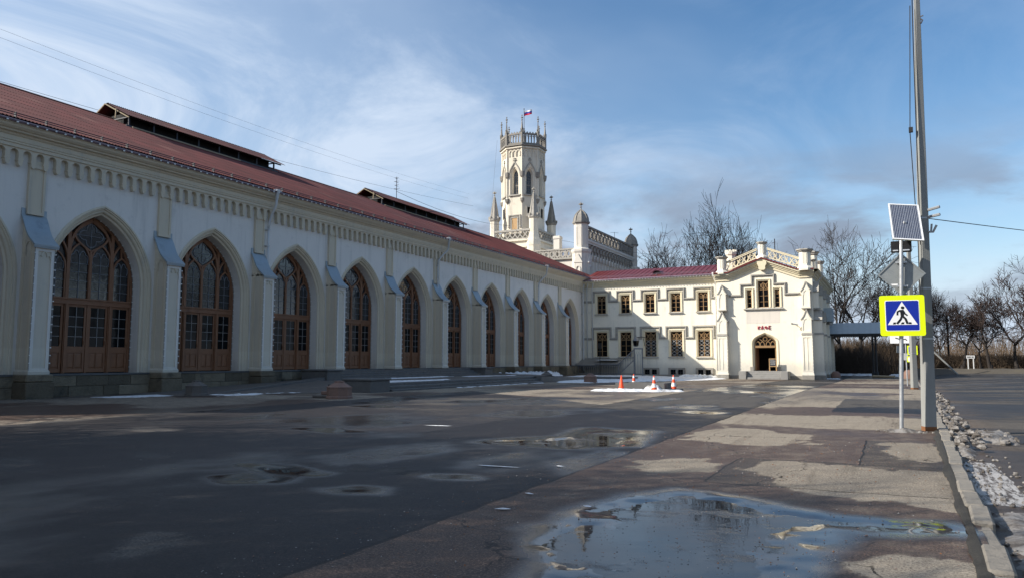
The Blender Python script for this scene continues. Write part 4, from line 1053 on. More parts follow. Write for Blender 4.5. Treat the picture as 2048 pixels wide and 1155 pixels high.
# side and back walls
m_.add([(CR, -.6, 0), (CR, -.6, -26), (CR, 10.9, -26), (CR, 10.9, 0)], [(0, 1, 2, 3)]); m_.add([(CL, -.6, 0), (CL, -.6, -26), (CL, 10.9, -26), (CL, 10.9, 0)], [(0, 1, 2, 3)]); m_.add([(CL, -.6, -26), (CR, -.6, -26), (CR, 10.9, -26), (0, 12.5, -26), (CL, 10.9, -26)], [(0, 1, 2, 3, 4)])
m_.build('wall', 'wing_wall', cafe, CO)
for (a, b, c, d), st in zip(trip, ('one', 'rose', 'one')):
    gothic_window('window', cafe, (CX + (a + b) / 2, CY, 0), (b - a) / 2, c, d, st, sill=False, tr=.20)
m = MB(FW); m.add([(-2.15, 7.30, 0), (2.1, 7.30, 0), (2.1, 7.30, .24), (-2.15, 7.30, .24), (-2.05, 7.50, -.1), (2.0, 7.50, -.1), (2.1, 7.38, .24), (-2.15, 7.38, .24)], [(0, 1, 2, 3), (3, 2, 6, 7), (7, 6, 5, 4), (0, 3, 7, 4), (1, 5, 6, 2)]); m.build('window_ledge', 'hood_stone', cafe, CO)
pts = [(-3.75, 8.9), (-2.38, 8.9), (-2.38, 10.05), (-1.18, 10.05), (-1.18, 11.05), (1.18, 11.05), (1.18, 10.05), (2.32, 10.05), (2.32, 8.9), (3.75, 8.9)]
m = MB(FW)
for wd, a, b in ((.26, 0, .10), (.13, .10, .17), (.05, .17, .2)): m.ribbon(pts, wd, a, b)
m.build('hood_mould', 'hood_stone', cafe, CO)
MB(FW).box((-1.92, 5.76, 0), (1.66, 7.12, .012)).build('plaster_patch', 'panel_pink', cafe, CO)
# lettering
def letters(par, at):
    S = {'K': [[(0, 0), (0, .36)], [(.2, .36), (.03, .18), (.21, 0)]], 'A': [[(0, 0), (.12, .36), (.24, 0)], [(.05, .12), (.19, .12)]], 'F': [[(.15, 0), (.15, .36)]], 'E': [[(.2, .36), (0, .36), (0, 0), (.2, 0)], [(0, .18), (.17, .18)]]}
    for ch, u in (('K', 0), ('A', .33), ('F', .70), ('E', 1.14)):
        m = MB(FW)
        for i, q in enumerate(S[ch]): m.ribbon(sh(q, u), .046, .02, .10 + .004 * i)
        if ch == 'F': m.ribbon([(u + .15 + .14 * math.cos(t), .19 + .11 * math.sin(t)) for t in np.linspace(0, 2 * PI, 15)[:-1]], .044, .02, .104, True)
        part('letter', m.mesh('letter_red'), par, at)
letters(cafe, (-12.68, CY, 5.10))
# door: moulded surround, timber fanlight with tracery, dark hall inside with a stair
m = MB(FW)
def tud(o): return tudor(1.42 - o, 3.55, 1.2 - o * .9, dbase)
m.rows([[(u, v, w) for u, v in tud(o)] for o, w in ((-.02, .0), (-.02, .05), (.06, .06), (.09, .0), (.14, -.03), (.20, -.10), (.25, -.12), (.28, -.30), (.30, -.32))]); m.build('door_surround', 'wing_trim', cafe, CO)
m = MB(FW); DW = 1.12
for o, w in ((0, 0),): m.rows([[(u, v, -.22) for u, v in tudor(DW, 3.5, .95, 3.2)], [(u, v, -.22) for u, v in tudor(DW - .07, 3.5, .87, 3.2)], [(u, v, -.30) for u, v in tudor(DW - .07, 3.5, .87, 3.2)]])
m.box((-DW, 3.06, -.34), (DW, 3.30, -.16)); m.box((-DW, .56, -.34), (-DW + .09, 3.06, -.2)); m.box((DW - .09, .56, -.34), (DW, 3.06, -.2))
for sg in (-1, 1):
    m.ribbon([(sg * .06, 3.3), (sg * .14, 3.62), (sg * .36, 3.86), (sg * .62, 4.02)], .07, -.3, -.215 + .003 * sg)
    for c in (.30, .80):
        m.ribbon(sh(arch(.22, 3.42, 1.6, 5, 3.3), sg * c), .05, -.3, -.22 + .003 * sg)
        m.ribbon([(sg * (c + .02), 3.66), (sg * (c + .02), 3.82)], .045, -.3, -.222)
    m.ribbon([(sg * .56, 3.30), (sg * .58, 3.6), (sg * .74, 3.8)], .05, -.3, -.219)
m.ribbon([(.21 * math.cos(t), 4.02 + .21 * math.sin(t)) for t in np.linspace(0, 2 * PI, 17)[:-1]], .06, -.3, -.209, True)
dr = m.build('door_frame', 'wood_yellow', cafe, CO)
MB(FW).poly(tudor(DW, 3.5, .95, 3.2), -.29).build('pane', 'glass', dr, CO)
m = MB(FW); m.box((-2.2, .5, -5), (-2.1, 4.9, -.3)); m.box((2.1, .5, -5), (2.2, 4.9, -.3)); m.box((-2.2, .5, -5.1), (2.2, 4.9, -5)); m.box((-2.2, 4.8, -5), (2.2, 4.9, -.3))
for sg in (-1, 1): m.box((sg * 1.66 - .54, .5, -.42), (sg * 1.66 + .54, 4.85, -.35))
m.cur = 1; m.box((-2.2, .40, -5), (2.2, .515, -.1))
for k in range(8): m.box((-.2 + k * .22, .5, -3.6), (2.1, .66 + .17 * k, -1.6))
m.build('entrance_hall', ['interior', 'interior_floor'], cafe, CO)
for sg, a in ((-1, R(75)),):
    m = MB(FW); m.box((0, .58, -.05), (1.0, 3.04, 0)); o = m.build('door_leaf', 'wood_door', cafe, (CX - DW + .1, CY + .33, 0), -sg * 0 + R(80))
for sg in (-1, 1): MB(FW).ebox((sg * 1.42 - .2, .5, -.02), (sg * 1.42 + .2, .98, .22), .03).build('stone_block', 'dark_stone', cafe, CO)
# raking cornice and gable bracket
rk = [(CL - .25, 10.86), (-3.75, 10.86), (0, 12.32), (3.75, 10.86), (CR + .25, 10.86)]
m = MB(FW)
for dv, wd, a, b in ((-.12, .34, 0, .12), (.10, .22, 0, .24), (.26, .20, 0, .38), (.44, .22, 0, .56)): m.ribbon(sh(rk, 0, dv), wd, a, b)
m.build('raking_cornice', 'wing_trim', cafe, CO)
m = MB(FW); m.ribbon(sh(rk, 0, .60), .13, 0, .70); m.build('eaves_sheet', 'roof_metal_red', cafe, CO)
m = MB(FW); L_ = 0
for a, b in zip(rk[:-1], rk[1:]):
    n = int(math.hypot(b[0] - a[0], b[1] - a[1]) / .3)
    for k in range(n): m.cbox((a[0] + (b[0] - a[0]) * k / n, a[1] + (b[1] - a[1]) * k / n + .50, .60), (.06, .06, .06))
m.build('light_string', 'bulb', cafe, CO)
m = MB(FW); m.add([], []); m.ext([(-.50, 12.55), (-.50, 12.25), (-.36, 12.0), (-.36, 11.72), (-.22, 11.58), (.22, 11.58), (.36, 11.72), (.36, 12.0), (.50, 12.25), (.50, 12.55)], 0, .62); m.build('gable_bracket', 'wing_trim', cafe, CO)
# roof
m = MB(FW)
for sg in (-1, 1): m.add([(0, 12.98, .55), (sg * 3.75, 11.50, .55), (sg * 5.45, 11.40, .55), (sg * 5.45, 11.40, -26.3), (sg * 3.75, 11.5, -26.3), (0, 12.98, -26.3)], [(0, 1, 4, 5), (1, 2, 3, 4)])
rfc = m.build('roof', 'roof_metal_red', cafe, CO)
# pierced raking parapet
def parapet(sg):
    m = MB(FW); lo = [(sg * .55, 12.95), (sg * 3.95, 11.62)]; hi = [(u, v + .98) for u, v in lo]
    m.ribbon(hi, .16, -.02, .22); m.ribbon([(u, v + .12) for u, v in hi], .08, -.05, .26); m.ribbon(sh(lo, 0, .06), .12, 0, .18)
    P0, P1 = Vector(lo[0]), Vector(lo[1])
    def q(t, h): p = P0 + (P1 - P0) * t; return (p.x, p.y + .05 + h * .88)
    n = 3
    for k in range(n):
        a = k / n; d = 1 / n
        m.ribbon([q(a + d * t, .5 - .45 * math.cos(2 * PI * t)) for t in np.linspace(0, 1, 13)], .085, .02, .15)
        m.ribbon([q(a + d * t, .5 + .45 * math.cos(2 * PI * t) * (1 if t < .5 else 1)) for t in np.linspace(.12, .88, 11)], .055, .02, .135)
        m.ribbon([q(a + d * (.5 + .16 * math.cos(t)), .42 + .2 * math.sin(t)) for t in np.linspace(0, 2 * PI, 9)], .045, .02, .13)
        m.ribbon([q(a + d * .02, .1), q(a + d * .18, .45), q(a + d * .1, .75)], .05, .02, .128)
        m.ribbon([q(a + d * .98, .1), q(a + d * .82, .45), q(a + d * .9, .75)], .05, .02, .126)
    return m.build('parapet', 'wing_trim', cafe, CO)
parapet(-1); parapet(1)
def gpost(x, y, z0, z1, r=.44, par=cafe, mat='wing_wall', cap='hood_stone'):
    m = MB(); h = z1 - z0
    m.lathe([(r * 1.45, 0), (r * 1.45, h * .10), (r * 1.05, h * .22), (r, h * .24), (r, h * .86)], 8, (0, 0), PI / 8)
    for k in range(8):
        a = k * PI / 4; c_, s_ = math.cos(a), math.sin(a); ap = r * math.cos(PI / 8)
        for t in (-.24, .24): m.tube([(c_ * ap - s_ * r * t, s_ * ap + c_ * r * t, h * .34), (c_ * ap - s_ * r * t, s_ * ap + c_ * r * t, h * .78)], .028, 4)
    o = m.build('gable_post', mat, par, (x, y, z0))
    m = MB(); m.lathe([(r, h * .84), (r * 1.25, h * .88), (r * 1.3, h * .92), (r * 1.5, h * .94), (r * 1.5, h * .99), (.05, h * 1.03)], 8, (0, 0), PI / 8); part('cap', m.mesh(cap), o, (x, y, z0))
gpost(CX, CY - .1, 12.85, 14.75, .42); gpost(CX - 4.42, CY - .1, 11.35, 13.35, .50); gpost(CX + 4.45, CY - .1, 11.30, 13.65, .62)
gpost(CX + 4.7, CY + 7, 11.2, 14.3, .5); gpost(CX + 4.75, CY + 3.3, 11.2, 12.9, .42); gpost(CX + 4.8, CY + 14, 11.2, 14.0, .5)
# crenellated chimney behind the left shoulder
m = MB(); m.lathe([(.62, 0), (.62, .5), (.52, .6), (.52, 2.0), (.66, 2.2), (.66, 2.45)], 8, (0, 0), PI / 8); m.add([(0, 0, 2.44)] + [(.66 * math.cos(PI / 8 + k * PI / 4), .66 * math.sin(PI / 8 + k * PI / 4), 2.44) for k in range(8)], [(0, 1 + k, 1 + (k + 1) % 8) for k in range(8)])
for k in range(8):
    a = k * PI / 4; m.cbox((.56 * math.cos(a), .56 * math.sin(a), 2.56), (.24, .24, .28))
m.build('chimney', 'wing_wall', cafe, (-16.2, 91.2, 12.0))
# stepped buttresses with gablets
def stage(m, hw, v0, v1, pr, tip, eave, ledge=None, niche=True):
    """shaft with sunk panel, gablet on top"""
    m.box((-hw, v0, 0), (hw, eave, pr - .05))
    f = .13
    m.box((-hw, v0, pr - .05), (-hw + f, eave, pr)); m.box((hw - f, v0, pr - .05), (hw, eave, pr)); m.box((-hw + f, v0, pr - .05), (hw - f, v0 + .2, pr - .002))
    m.ribbon([(-hw + f, eave - .5), (-hw + f + .04, eave - .15), (0, eave + .12), (hw - f - .04, eave - .15), (hw - f, eave - .5)], .10, pr - .05, pr - .006)
    m.ext([(-hw, eave), (hw, eave), (0, tip - .12)], 0, pr - .02)
def cafe_buttress(x, y, mp, upper=True, slim=1.0):
    m = MB(mp); hw = .52 * slim
    m.ebox((-hw - .10, -.75, 0), (hw + .10, .10, 1.02), .03)
    stage_at = (x, y, 0)
    b = part('stone_base', m.mesh('dark_stone'), cafe, stage_at)
    m = MB(mp); m.add([(-hw - .1, .10, 0), (hw + .1, .10, 0), (hw + .1, .10, 1.0), (-hw - .1, .10, 1.0), (-hw, .42, 0), (hw, .42, 0), (hw, .42, .88), (-hw, .42, .88)], [(0, 1, 5, 4), (1, 2, 6, 5), (2, 3, 7, 6), (3, 0, 4, 7), (4, 5, 6, 7)])
    m.box((-hw, .42, 0), (hw, 4.4, .83)); m.box((-hw, .42, .83), (-hw + .15, 4.4, .88)); m.box((hw - .15, .42, .83), (hw, 4.4, .88)); m.box((-hw + .15, .42, .83), (hw - .15, .6, .878)); m.box((-hw + .15, 4.1, .83), (hw - .15, 4.4, .878)); m.box((-.03, .6, .83), (.03, 4.1, .865))
    stage(m, hw - .04, 4.62, 6, .80, 7.10, 6.1)
    if upper: stage(m, hw - .10, 7.3, 9, .55, 10.1, 9.15)
    bt = part('buttress', m.mesh('wing_wall'), cafe, stage_at)
    m = MB(mp)
    m.box((-hw - .05, 4.40, 0), (hw + .05, 4.50, .95)); m.box((-hw + .0, 4.50, 0), (hw, 4.62, .88))
    part('ledge', m.mesh('hood_stone'), bt, stage_at)
    for tip, e, h_, pr in ((7.12, 6.05, hw, .86), (10.12, 9.1, hw - .06, .61))[:2 if upper else 1]:
        m = MB(mp)
        for sg in (-1, 1): m.ribbon([(sg * (h_ + .07), e - .06), (sg * h_ * .55, e + (tip - e) * .36), (0, tip)], .09, 0, pr + .003 * sg)
        part('coping', m.mesh('hood_stone'), bt, stage_at)
    if upper: part('ledge', MB(mp).box((-hw + .02, 7.22, 0), (hw - .02, 7.32, .66)).mesh('hood_stone'), bt, stage_at)
    part('light_string', lamp_string_mp(mp, [(hw + .02, .5, .9), (hw + .02, 4.3, .9)]), bt, stage_at)
def lamp_string_mp(mp, pts, sp=.36):
    m = MB(mp); m.tube(pts, .010, 4); m.cur = 1; a, b = Vector(pts[0]), Vector(pts[-1]); n = int((b - a).length / sp)
    for k in range(n): q = a + (b - a) * (k / n); m.cbox(tuple(q), (.05, .05, .05))
    return m.mesh(['light_wire', 'bulb'])
cafe_buttress(-16.42, CY, FW); cafe_buttress(-7.55, CY, FW)
SX = CX + CR
for y in (CY + .62, CY + 6.2, CY + 11.8, CY + 18): cafe_buttress(SX, y, FH)
m = MB(FW); m.ebox((CL - .05, -.8, -.05), (CR + .12, .02, .10), .03); m.ebox((CR - .05, -.8, -26), (CR + .12, .02, -.2), .03); m.build('stone_foot', 'dark_stone', cafe, CO)
m = MB(FH); m.rows([[(u, v, w) for w, v in cpw] for u in (-.4, 26)]); m.build('cornice', 'wing_trim', cafe, (SX, CY, 0))
for k, y in enumerate((CY + 3.4, CY + 9.0, CY + 14.8)):
    gothic_window('window', cafe, (SX, y, 0), .6, 2.2, 5.0, 'rose', FH); gothic_window('window', cafe, (SX, y, 0), .5, 7.4, 9.5, 'two', FH)
m = MB(FH)                                                  # sheet metal oriel box on the road side
m.ext([(-1.5, 6.3), (1.5, 6.3), (1.5, 7.9), (-1.5, 7.9)], 0, 1.25, True); m.build('sheet_box', 'cap_metal', cafe, (SX, CY + 12, 0))
m = MB(FH); m.tube([(0, 11.2, .9), (.2, 10.9, .95), (.5, 10.2, .35), (.5, .6, .2)], .08, 8); part('downpipe', m.mesh('pipe_white', True), cafe, (SX, CY + 1.6, 0))
# steps to the door with side blocks
st = thing('entrance_steps', (CX, CY - .6, G0), 'grey stone steps with side blocks before the cafe door', 'steps')
zt = dbase + .0; n = 4
for k in range(n):
    m = MB(FW); a = G0 + (zt - G0) * k / n; b = G0 + (zt - G0) * (k + 1) / n
    m.ebox((-1.75, a - .02, .02), (1.75, b, .9 + .36 * (n - 1 - k)), .018); part('step', m.mesh('step_grey'), st, CO)
for sg in (-1, 1): m = MB(FW); m.ebox((sg * 2.15 - .38, G0 - .1, .02), (sg * 2.15 + .38, .50, 2.1), .03); part('side_block', m.mesh('step_grey'), st, CO)
# cctv camera
t = thing('security_camera', (-8.62, CY, 5.45), 'small white security camera on the cafe wall', 'camera')
m = MB(); m.tube([(0, 0, 0), (0, -.25, 0), (-.1, -.45, .05)], .045, 6); m.build('bracket', 'pipe_white', t)
m = MB(); m.tube([(.15, -.32, .06), (-.40, -.62, .16)], .10, 8); m.build('housing', 'pipe_white', t, (-8.62, CY, 5.45)); m = MB(); m.tube([(-.40, -.62, .16), (-.46, -.655, .17)], .085, 8); m.build('lens', 'black_plastic', t)
# pavement board
t = thing('sandwich_board', (-11.15, CY - .55, dbase), 'wooden framed chalk board standing at the cafe door', 'sign board')
m = MB(FW)
for u in (-.36, .36): m.box((u - .035, 0, .10), (u + .035, 1.36, .15)); m.box((u - .035, 0, -.35), (u + .035, .06, -.30))
for v in (.5, 1.32): m.box((-.32, v - .035, .102), (.32, v + .035, .148))
m.build('frame', 'wood_board', t)
m = MB(FW); m.box((-.32, .54, .11), (.32, 1.29, .13)); m.build('board', 'guard_dark', t)
m = MB(FW)
rr = random.Random(4)
for v in (1.18, 1.06, .94, .82, .70): 
    u = -.24
    while u < .2: L = rr.uniform(.05, .14); m.box((u, v, .13), (u + L, v + .035, .133)); u += L + .04
m.build('chalk_marks', 'pipe_white', t)
m = MB(FW); m.ribbon([(0, 0), (0, .01)], .01, 0, .01)
for u in (-.36, .36): m.tube([(u, 1.34, .1), (u, .02, -.33)], .03, 4)
m.build('rear_legs', 'wood_board', t)

# ------------------------------------------------------------------ head house with parapet screen and turrets
HHX = -37.0
hh = thing('head_house', (HHX, 107.5, 0), 'tall weathered entrance block with pierced parapet and two domed turrets', 'building')
H0 = (HHX, 107.5, 0)
m = MB(FH); m.box((-11.5, 0, -1.0), (11.5, 18.3, 0)); m.box((-11.3, 0, -24), (11.5, 15.6, -1.0)); m.build('wall', 'old_white', hh, H0)
for k in range(17):
    u = -10.2 + k * 20.4 / 16
    m = MB(FH); m.box((u - .16, 10, 0), (u + .16, 15.9, .10)); m.ext([(u - .30, 16.35), (u - .22, 15.85), (u, 15.55), (u + .22, 15.85), (u + .30, 16.35)], 0, .42); m.box((u - .14, 16.35, 0), (u + .14, 17.7, .14)); part('pendant_corbel', m.mesh('old_white'), hh, H0)
    if k < 16:
        m = MB(FH); m.ribbon([(u + .64 + .5 * math.cos(t), 16.9 + .75 * math.sin(t)) for t in np.linspace(0, PI, 8)], .16, 0, .46); m.ribbon([(u + .64, 17.6), (u + .64, 16.6), (u + .34, 15.9)], .12, 0, .3)
        part('frieze_arch', m.mesh('hood_stone'), hh, H0)
m = MB(FH); m.box((-11.4, 17.75, 0), (11.4, 18.05, .52)); m.box((-11.4, 18.05, 0), (11.4, 18.35, .62)); m.box((-11.4, 9.6, 0), (11.4, 10.0, .3)); m.build('string_course', 'old_white', hh, H0)
m = MB(FH); m.box((-11.4, 18.35, .05), (11.4, 18.55, .45)); m.box((-11.4, 20.05, .05), (11.4, 20.3, .48)); 
for k in range(15): u = -10.6 + 21.2 * k / 14; m.box((u - .11, 18.55, .08), (u + .11, 20.05, .42))
pp = m.build('parapet', 'dark_stone', hh, H0)
for k in range(14):
    u = -10.6 + 21.2 * (k + .5) / 14; m = MB(FH)
    m.ribbon([(u - .62, 18.6), (u + .62, 20.0)], .15, .1, .36); m.ribbon([(u - .62, 20.0), (u + .62, 18.6)], .15, .1, .363)
    m.ribbon([(u + .36 * math.cos(t), 19.3 + .36 * math.sin(t)) for t in np.linspace(0, 2 * PI, 9)], .13, .1, .38)
    part('pierced_panel', m.mesh('dark_stone'), pp, H0)
m = MB(FW); m.box((-23, 15.6, -.3), (-.9, 15.85, .1)); m.box((-23, 16.9, -.3), (-.9, 17.1, .1))
for k in range(26):
    u = -1.2 - k * .84; m.ribbon([(u + .3 * math.cos(t), 16.38 + .42 * math.sin(t)) for t in np.linspace(0, 2 * PI, 9)], .2, -.25, .02); m.box((u - .5, 15.85, -.25), (u - .36, 16.9, .04))
m.build('front_parapet', 'hood_stone', hh, (HHX, 96.0, 0))
def cross_finial(m, z, s=1.0):
    m.lathe([(.10 * s, z), (.06 * s, z + .25 * s), (.17 * s, z + .35 * s), (.06 * s, z + .45 * s), (.06 * s, z + 1.0 * s), (.01, z + 1.1 * s)], 6)
    m.cbox((0, 0, z + .75 * s), (.62 * s, .16 * s, .16 * s)); m.cbox((0, 0, z + .75 * s), (.158 * s, .62 * s, .158 * s)); m.cbox((0, 0, z + .75 * s), (.22 * s, .22 * s, .3 * s))
def turret(y, sc=1.0, z0=9.0):
    at = (HHX - .2, y, 0); r = .98
    m = MB(); m.lathe([(r * 1.55, z0), (r * 1.5, 12.2), (r * 1.28, 13.0), (r * 1.28, 16.2), (r * 1.42, 16.5), (r * 1.42, 16.8), (r, 17.0), (r, 20.2), (r * 1.12, 20.4)], 8, (0, 0), PI / 8)
    for k in range(8):
        a = k * PI / 4; c_, s_ = math.cos(a), math.sin(a); ap = r * math.cos(PI / 8)
        for t_ in (-.3, .3): m.tube([(c_ * ap - s_ * t_, s_ * ap + c_ * t_, 17.3), (c_ * ap - s_ * t_, s_ * ap + c_ * t_, 19.9)], .05, 4)
    tr = part('turret', m.mesh('old_white'), hh, at)
    m = MB(); m.lathe([(r * 1.12, 20.35), (r * 1.25, 20.5), (r * 1.25, 20.7), (r * 1.08, 20.75), (r * 1.0, 21.2), (r * .8, 21.7), (r * .45, 22.1), (.12, 22.4), (.08, 22.6)], 8, (0, 0), PI / 8)
    for k in range(8):
        a = k * PI / 4 + PI / 8; m.tube([(q * math.cos(a), q * math.sin(a), z) for q, z in ((r * 1.1, 20.7), (r * 1.03, 21.2), (r * .83, 21.72), (r * .47, 22.12), (.12, 22.4))], .06, 4)
    part('dome', m.mesh('dark_stone'), tr, at)
    m = MB(); cross_finial(m, 22.45, 1.0); part('finial', m.mesh('dark_stone'), tr, at)
    # gabled niches front and side
    for mp, off in ((FW, (0, -1.2)), (FH, (1.2, 0))):
        m = MB(mp); m.box((-.55, 11, -.4), (.55, 14.9, .05)); m.ext([(-.65, 14.9), (.65, 14.9), (0, 16.1)], -.3, .12); m.ribbon(arch(.3, 14.0, 1.8, 5, 12.2), .12, .05, .15); part('gabled_niche', m.mesh('old_white'), tr, (at[0] + off[0], at[1] + off[1], 0))
turret(96.2); turret(118.9)
m = MB(FW); m.ext([(-1.2, 9.5), (3.2, 9.5), (1.6, 11.6), (.9, 13.2), (.6, 14.8), (-.6, 14.8)], -.5, .5, True); m.build('flying_buttress', 'old_white', hh, (HHX, 96.0, 0))
m = MB(); m.box((-.45, -.5, 14), (.45, .5, 18.7)); m.box((-.52, -.57, 18.7), (.52, .57, 19.0)); m.box((-.47, -.52, 19.0), (.47, .52, 19.12)); m.box((-.6, -.65, 14), (.6, .65, 15.2))
m.build('chimney', 'old_white', hh, (-41.15, 97.2, 0))
m = MB(); m.tube([(0, 0, 18), (0, 0, 22)], .035, 4); m.tube([(-.5, -.5, 21.9), (.5, .5, 21.9)], .03, 4); m.build('aerial', 'guard_dark', hh, (-38.2, 113.5, 0))

# ------------------------------------------------------------------ tower
TX, TY = -50.3, 105.0
tw = thing('station_tower', (TX, TY, 0), 'octagonal cream tower with lancet windows and a crown of pinnacles', 'tower')
T0 = (TX, TY, 0)
AP = 3.08; S2 = AP * math.tan(PI / 8)
m = MB(); m.box((-3.7, -3.7, 0), (3.7, 3.7, 19.6)); m.box((-3.95, -3.95, 18.6), (3.95, 3.95, 18.9)); m.box((-4.0, -4.0, 19.6), (4.0, 4.0, 19.85)); m.build('base_block', 'tower_wall', tw, T0)
m = MB(FH)
for k in range(9): m.ribbon(sh(arch(.26, 18.0, 1.8, 4, 17.3), -3.0 + .75 * k), .12, 3.7, 3.86)
BL = m.mesh('tower_wall')
m = MB(FH); m.box((-3.3, 21.1, 3.55), (3.3, 21.4, 3.95)); m.box((-3.3, 19.85, 3.6), (3.3, 20.05, 3.9))
for k in range(8):
    u = -3.0 + k * 6.0 / 7
    m.ribbon([(u - .43, 20.05), (u + .43, 21.1)], .15, 3.65, 3.85); m.ribbon([(u - .43, 21.1), (u + .43, 20.05)], .15, 3.65, 3.853)
LT = m.mesh('hood_stone')
for k in range(4): part('lattice_parapet', LT, tw, T0, k * PI / 2); part('blind_arcade', BL, tw, T0, k * PI / 2)
# shaft
WV0, WSP, WHW = 27.0, 30.0, .80
m = MB(FH); a_ = arch(WHW, WSP, 2.0, 8)
m.add([(-S2, 16, AP), (S2, 16, AP), (S2, WV0, AP), (-S2, WV0, AP)], [(0, 1, 2, 3)])
for sg in (-1, 1): m.add([(sg * S2, WV0, AP), (sg * WHW, WV0, AP), (sg * WHW, WSP, AP), (sg * WHW, 35, AP), (sg * S2, 35, AP)], [(0, 1, 2, 3, 4)])
for p, q in zip(a_[:-1], a_[1:]): m.add([(p[0], p[1], AP), (q[0], q[1], AP), (q[0], 35, AP), (p[0], 35, AP)], [(0, 1, 2, 3)])
m.rows([[(u, v, AP + w) for u, v in arch_off(WHW, WSP, 2.0, d, 8, WV0)] for d, w in ((0, 0), (.10, -.12), (.20, -.15), (.40, -.55), (.42, -.6))])
FACE = m.mesh('tower_wall')
m = MB(FH); m.poly(arch_off(WHW, WSP, 2.0, .40, 8, WV0), AP - .62); TGL = m.mesh('glass_old')
m = MB(FH); m.box((-.02, WV0, AP - .62), (.02, 31, AP - .57))
for v in np.arange(27.4, 31, .42): m.box((-.4, v - .015, AP - .62), (.4, v + .015, AP - .575))
m.box((-.42, 28.4, AP - .62), (.42, 28.52, AP - .55)); m.ribbon(arch_off(WHW, WSP, 2.0, .43, 8, WV0), .06, AP - .63, AP - .54); TBR = m.mesh('dark_stone')
m = MB(FH)                                                  # ogee hood with finial, sill, blind arches
og = bez((.95, 29.9), (.95, 31.0), (.45, 31.4), (0, 32.1), 9)
for q in (og, mir(og)): m.ribbon(q, .13, AP, AP + .14)
m.box((-.06, 32.0, AP), (.06, 32.75, AP + .12)); m.box((-.26, 32.35, AP), (.26, 32.47, AP + .16)); m.box((-.17, 32.62, AP), (.17, 32.72, AP + .15))
OG = m.mesh('hood_stone'); TSL = MB(FH).box((-1.0, WV0 - .22, AP), (1.0, WV0 - .02, AP + .22)).mesh('hood_stone')
m = MB(FH)
for c in (-.62, 0, .62): m.ribbon(sh(arch(.29, 33.55, 1.6, 5, 33.0), c), .12, AP, AP + .12)
m.box((-S2, 34.1, AP), (S2, 34.25, AP + .10)); m.box((-S2 - .1, 34.25, AP), (S2 + .1, 34.45, AP + .26)); BLA = m.mesh('tower_wall')
m = MB(FH); z = 34.4
m.add([(-S2 - .16, 34.45, AP + .0), (S2 + .16, 34.45, AP), (S2 + .2, 34.6, AP + .42), (-S2 - .2, 34.6, AP + .42), (S2 + .2, 34.75, AP + .42), (-S2 - .2, 34.75, AP + .42), (S2, 34.9, AP + .1), (-S2, 34.9, AP + .1)], [(0, 1, 2, 3), (3, 2, 4, 5), (5, 4, 6, 7)])
m.box((-S2 - .02, 34.9, AP - .05), (S2 + .02, 35.08, AP + .18)); m.box((-S2 - .02, 36.35, AP - .05), (S2 + .02, 36.6, AP + .2))
for k in range(6): u = -S2 + .12 + k * (2 * S2 - .24) / 5; m.box((u - .07, 35.08, AP - .0), (u + .07, 36.35, AP + .14))
for k in range(5):
    u = -S2 + .12 + (k + .5) * (2 * S2 - .24) / 5; m.ribbon(arch(.17, 35.95, 1.5, 4, 35.7), .07, AP, AP + .12, False); m.ribbon(sh(arch(.17, 35.95, 1.5, 4, 35.7), u), .07, AP, AP + .12); m.ext([(u - .13, 36.6), (u + .13, 36.6), (u + .10, 36.75), (u, 36.85), (u - .10, 36.75)], AP - .0, AP + .14)
BAL = m.mesh('dark_stone')
CRAD = AP / math.cos(PI / 8)
for k in range(8):
    a = k * PI / 4
    fc = part('shaft_face', FACE, tw, T0, a)
    part('pane', TGL, fc, T0, a); fc.children[-1].rotation_euler = (0, 0, 0); 
    o = part('glazing_bars', TBR, fc, T0); o = part('ogee_hood', OG, fc, T0); part('sill', TSL, fc, T0); o = part('blind_arches', BLA, fc, T0)
    part('balustrade', BAL, tw, T0, a)
    e = a + PI / 8; ex, ey = CRAD * math.cos(e), CRAD * math.sin(e)
    m = MB(); m.tube([(0, 0, 26.4), (0, 0, 34.2)], .16, 6); m.lathe([(.05, 25.6), (.28, 26.0), (.34, 26.35), (.30, 26.5), (.1, 26.6)], 6); m.lathe([(.1, 29.6), (.30, 29.8), (.38, 30.3), (.38, 30.5), (.1, 30.6)], 6)
    part('corner_shaft', m.mesh('tower_wall'), tw, (TX + ex, TY + ey, 0))
    m = MB(); m.lathe([(.05, 25.55), (.30, 25.95), (.36, 26.35), (.2, 26.4)], 6); part('carved_corbel', m.mesh('dark_stone'), tw, (TX + ex, TY + ey, 0)); m = MB(); m.lathe([(.16, 29.55), (.33, 29.8), (.41, 30.3), (.41, 30.52), (.1, 30.62)], 6); part('carved_corbel', m.mesh('dark_stone'), tw, (TX + ex, TY + ey, 0))
    px, py = (CRAD + .12) * math.cos(e), (CRAD + .12) * math.sin(e)
    m = MB(); m.lathe([(.24, 34.7), (.24, 36.7)], 6)
    for q in range(4): 
        b = q * PI / 2 + e; m.add([(.30 * math.cos(b - .7), .30 * math.sin(b - .7), 36.7), (.30 * math.cos(b + .7), .30 * math.sin(b + .7), 36.7), (.26 * math.cos(b), .26 * math.sin(b), 37.3), (0, 0, 37.2)], [(0, 1, 2), (0, 2, 3), (1, 2, 3)])
    m.lathe([(.24, 36.7), (.20, 37.0), (.07, 38.5)], 4, (0, 0), e); m.lathe([(.06, 38.4), (.14, 38.6), (.06, 38.75), (.05, 39.2), (.12, 39.3), (.01, 39.45)], 6); m.cbox((0, 0, 38.95), (.34, .12, .12)); m.cbox((0, 0, 38.95), (.118, .34, .118))
    part('pinnacle', m.mesh('dark_stone'), tw, (TX + px, TY + py, 0))
m = MB(); m.lathe([(CRAD + .1, 34.88), (.01, 34.9)], 8, (0, 0), PI / 8); m.build('deck', 'dark_stone', tw, T0)
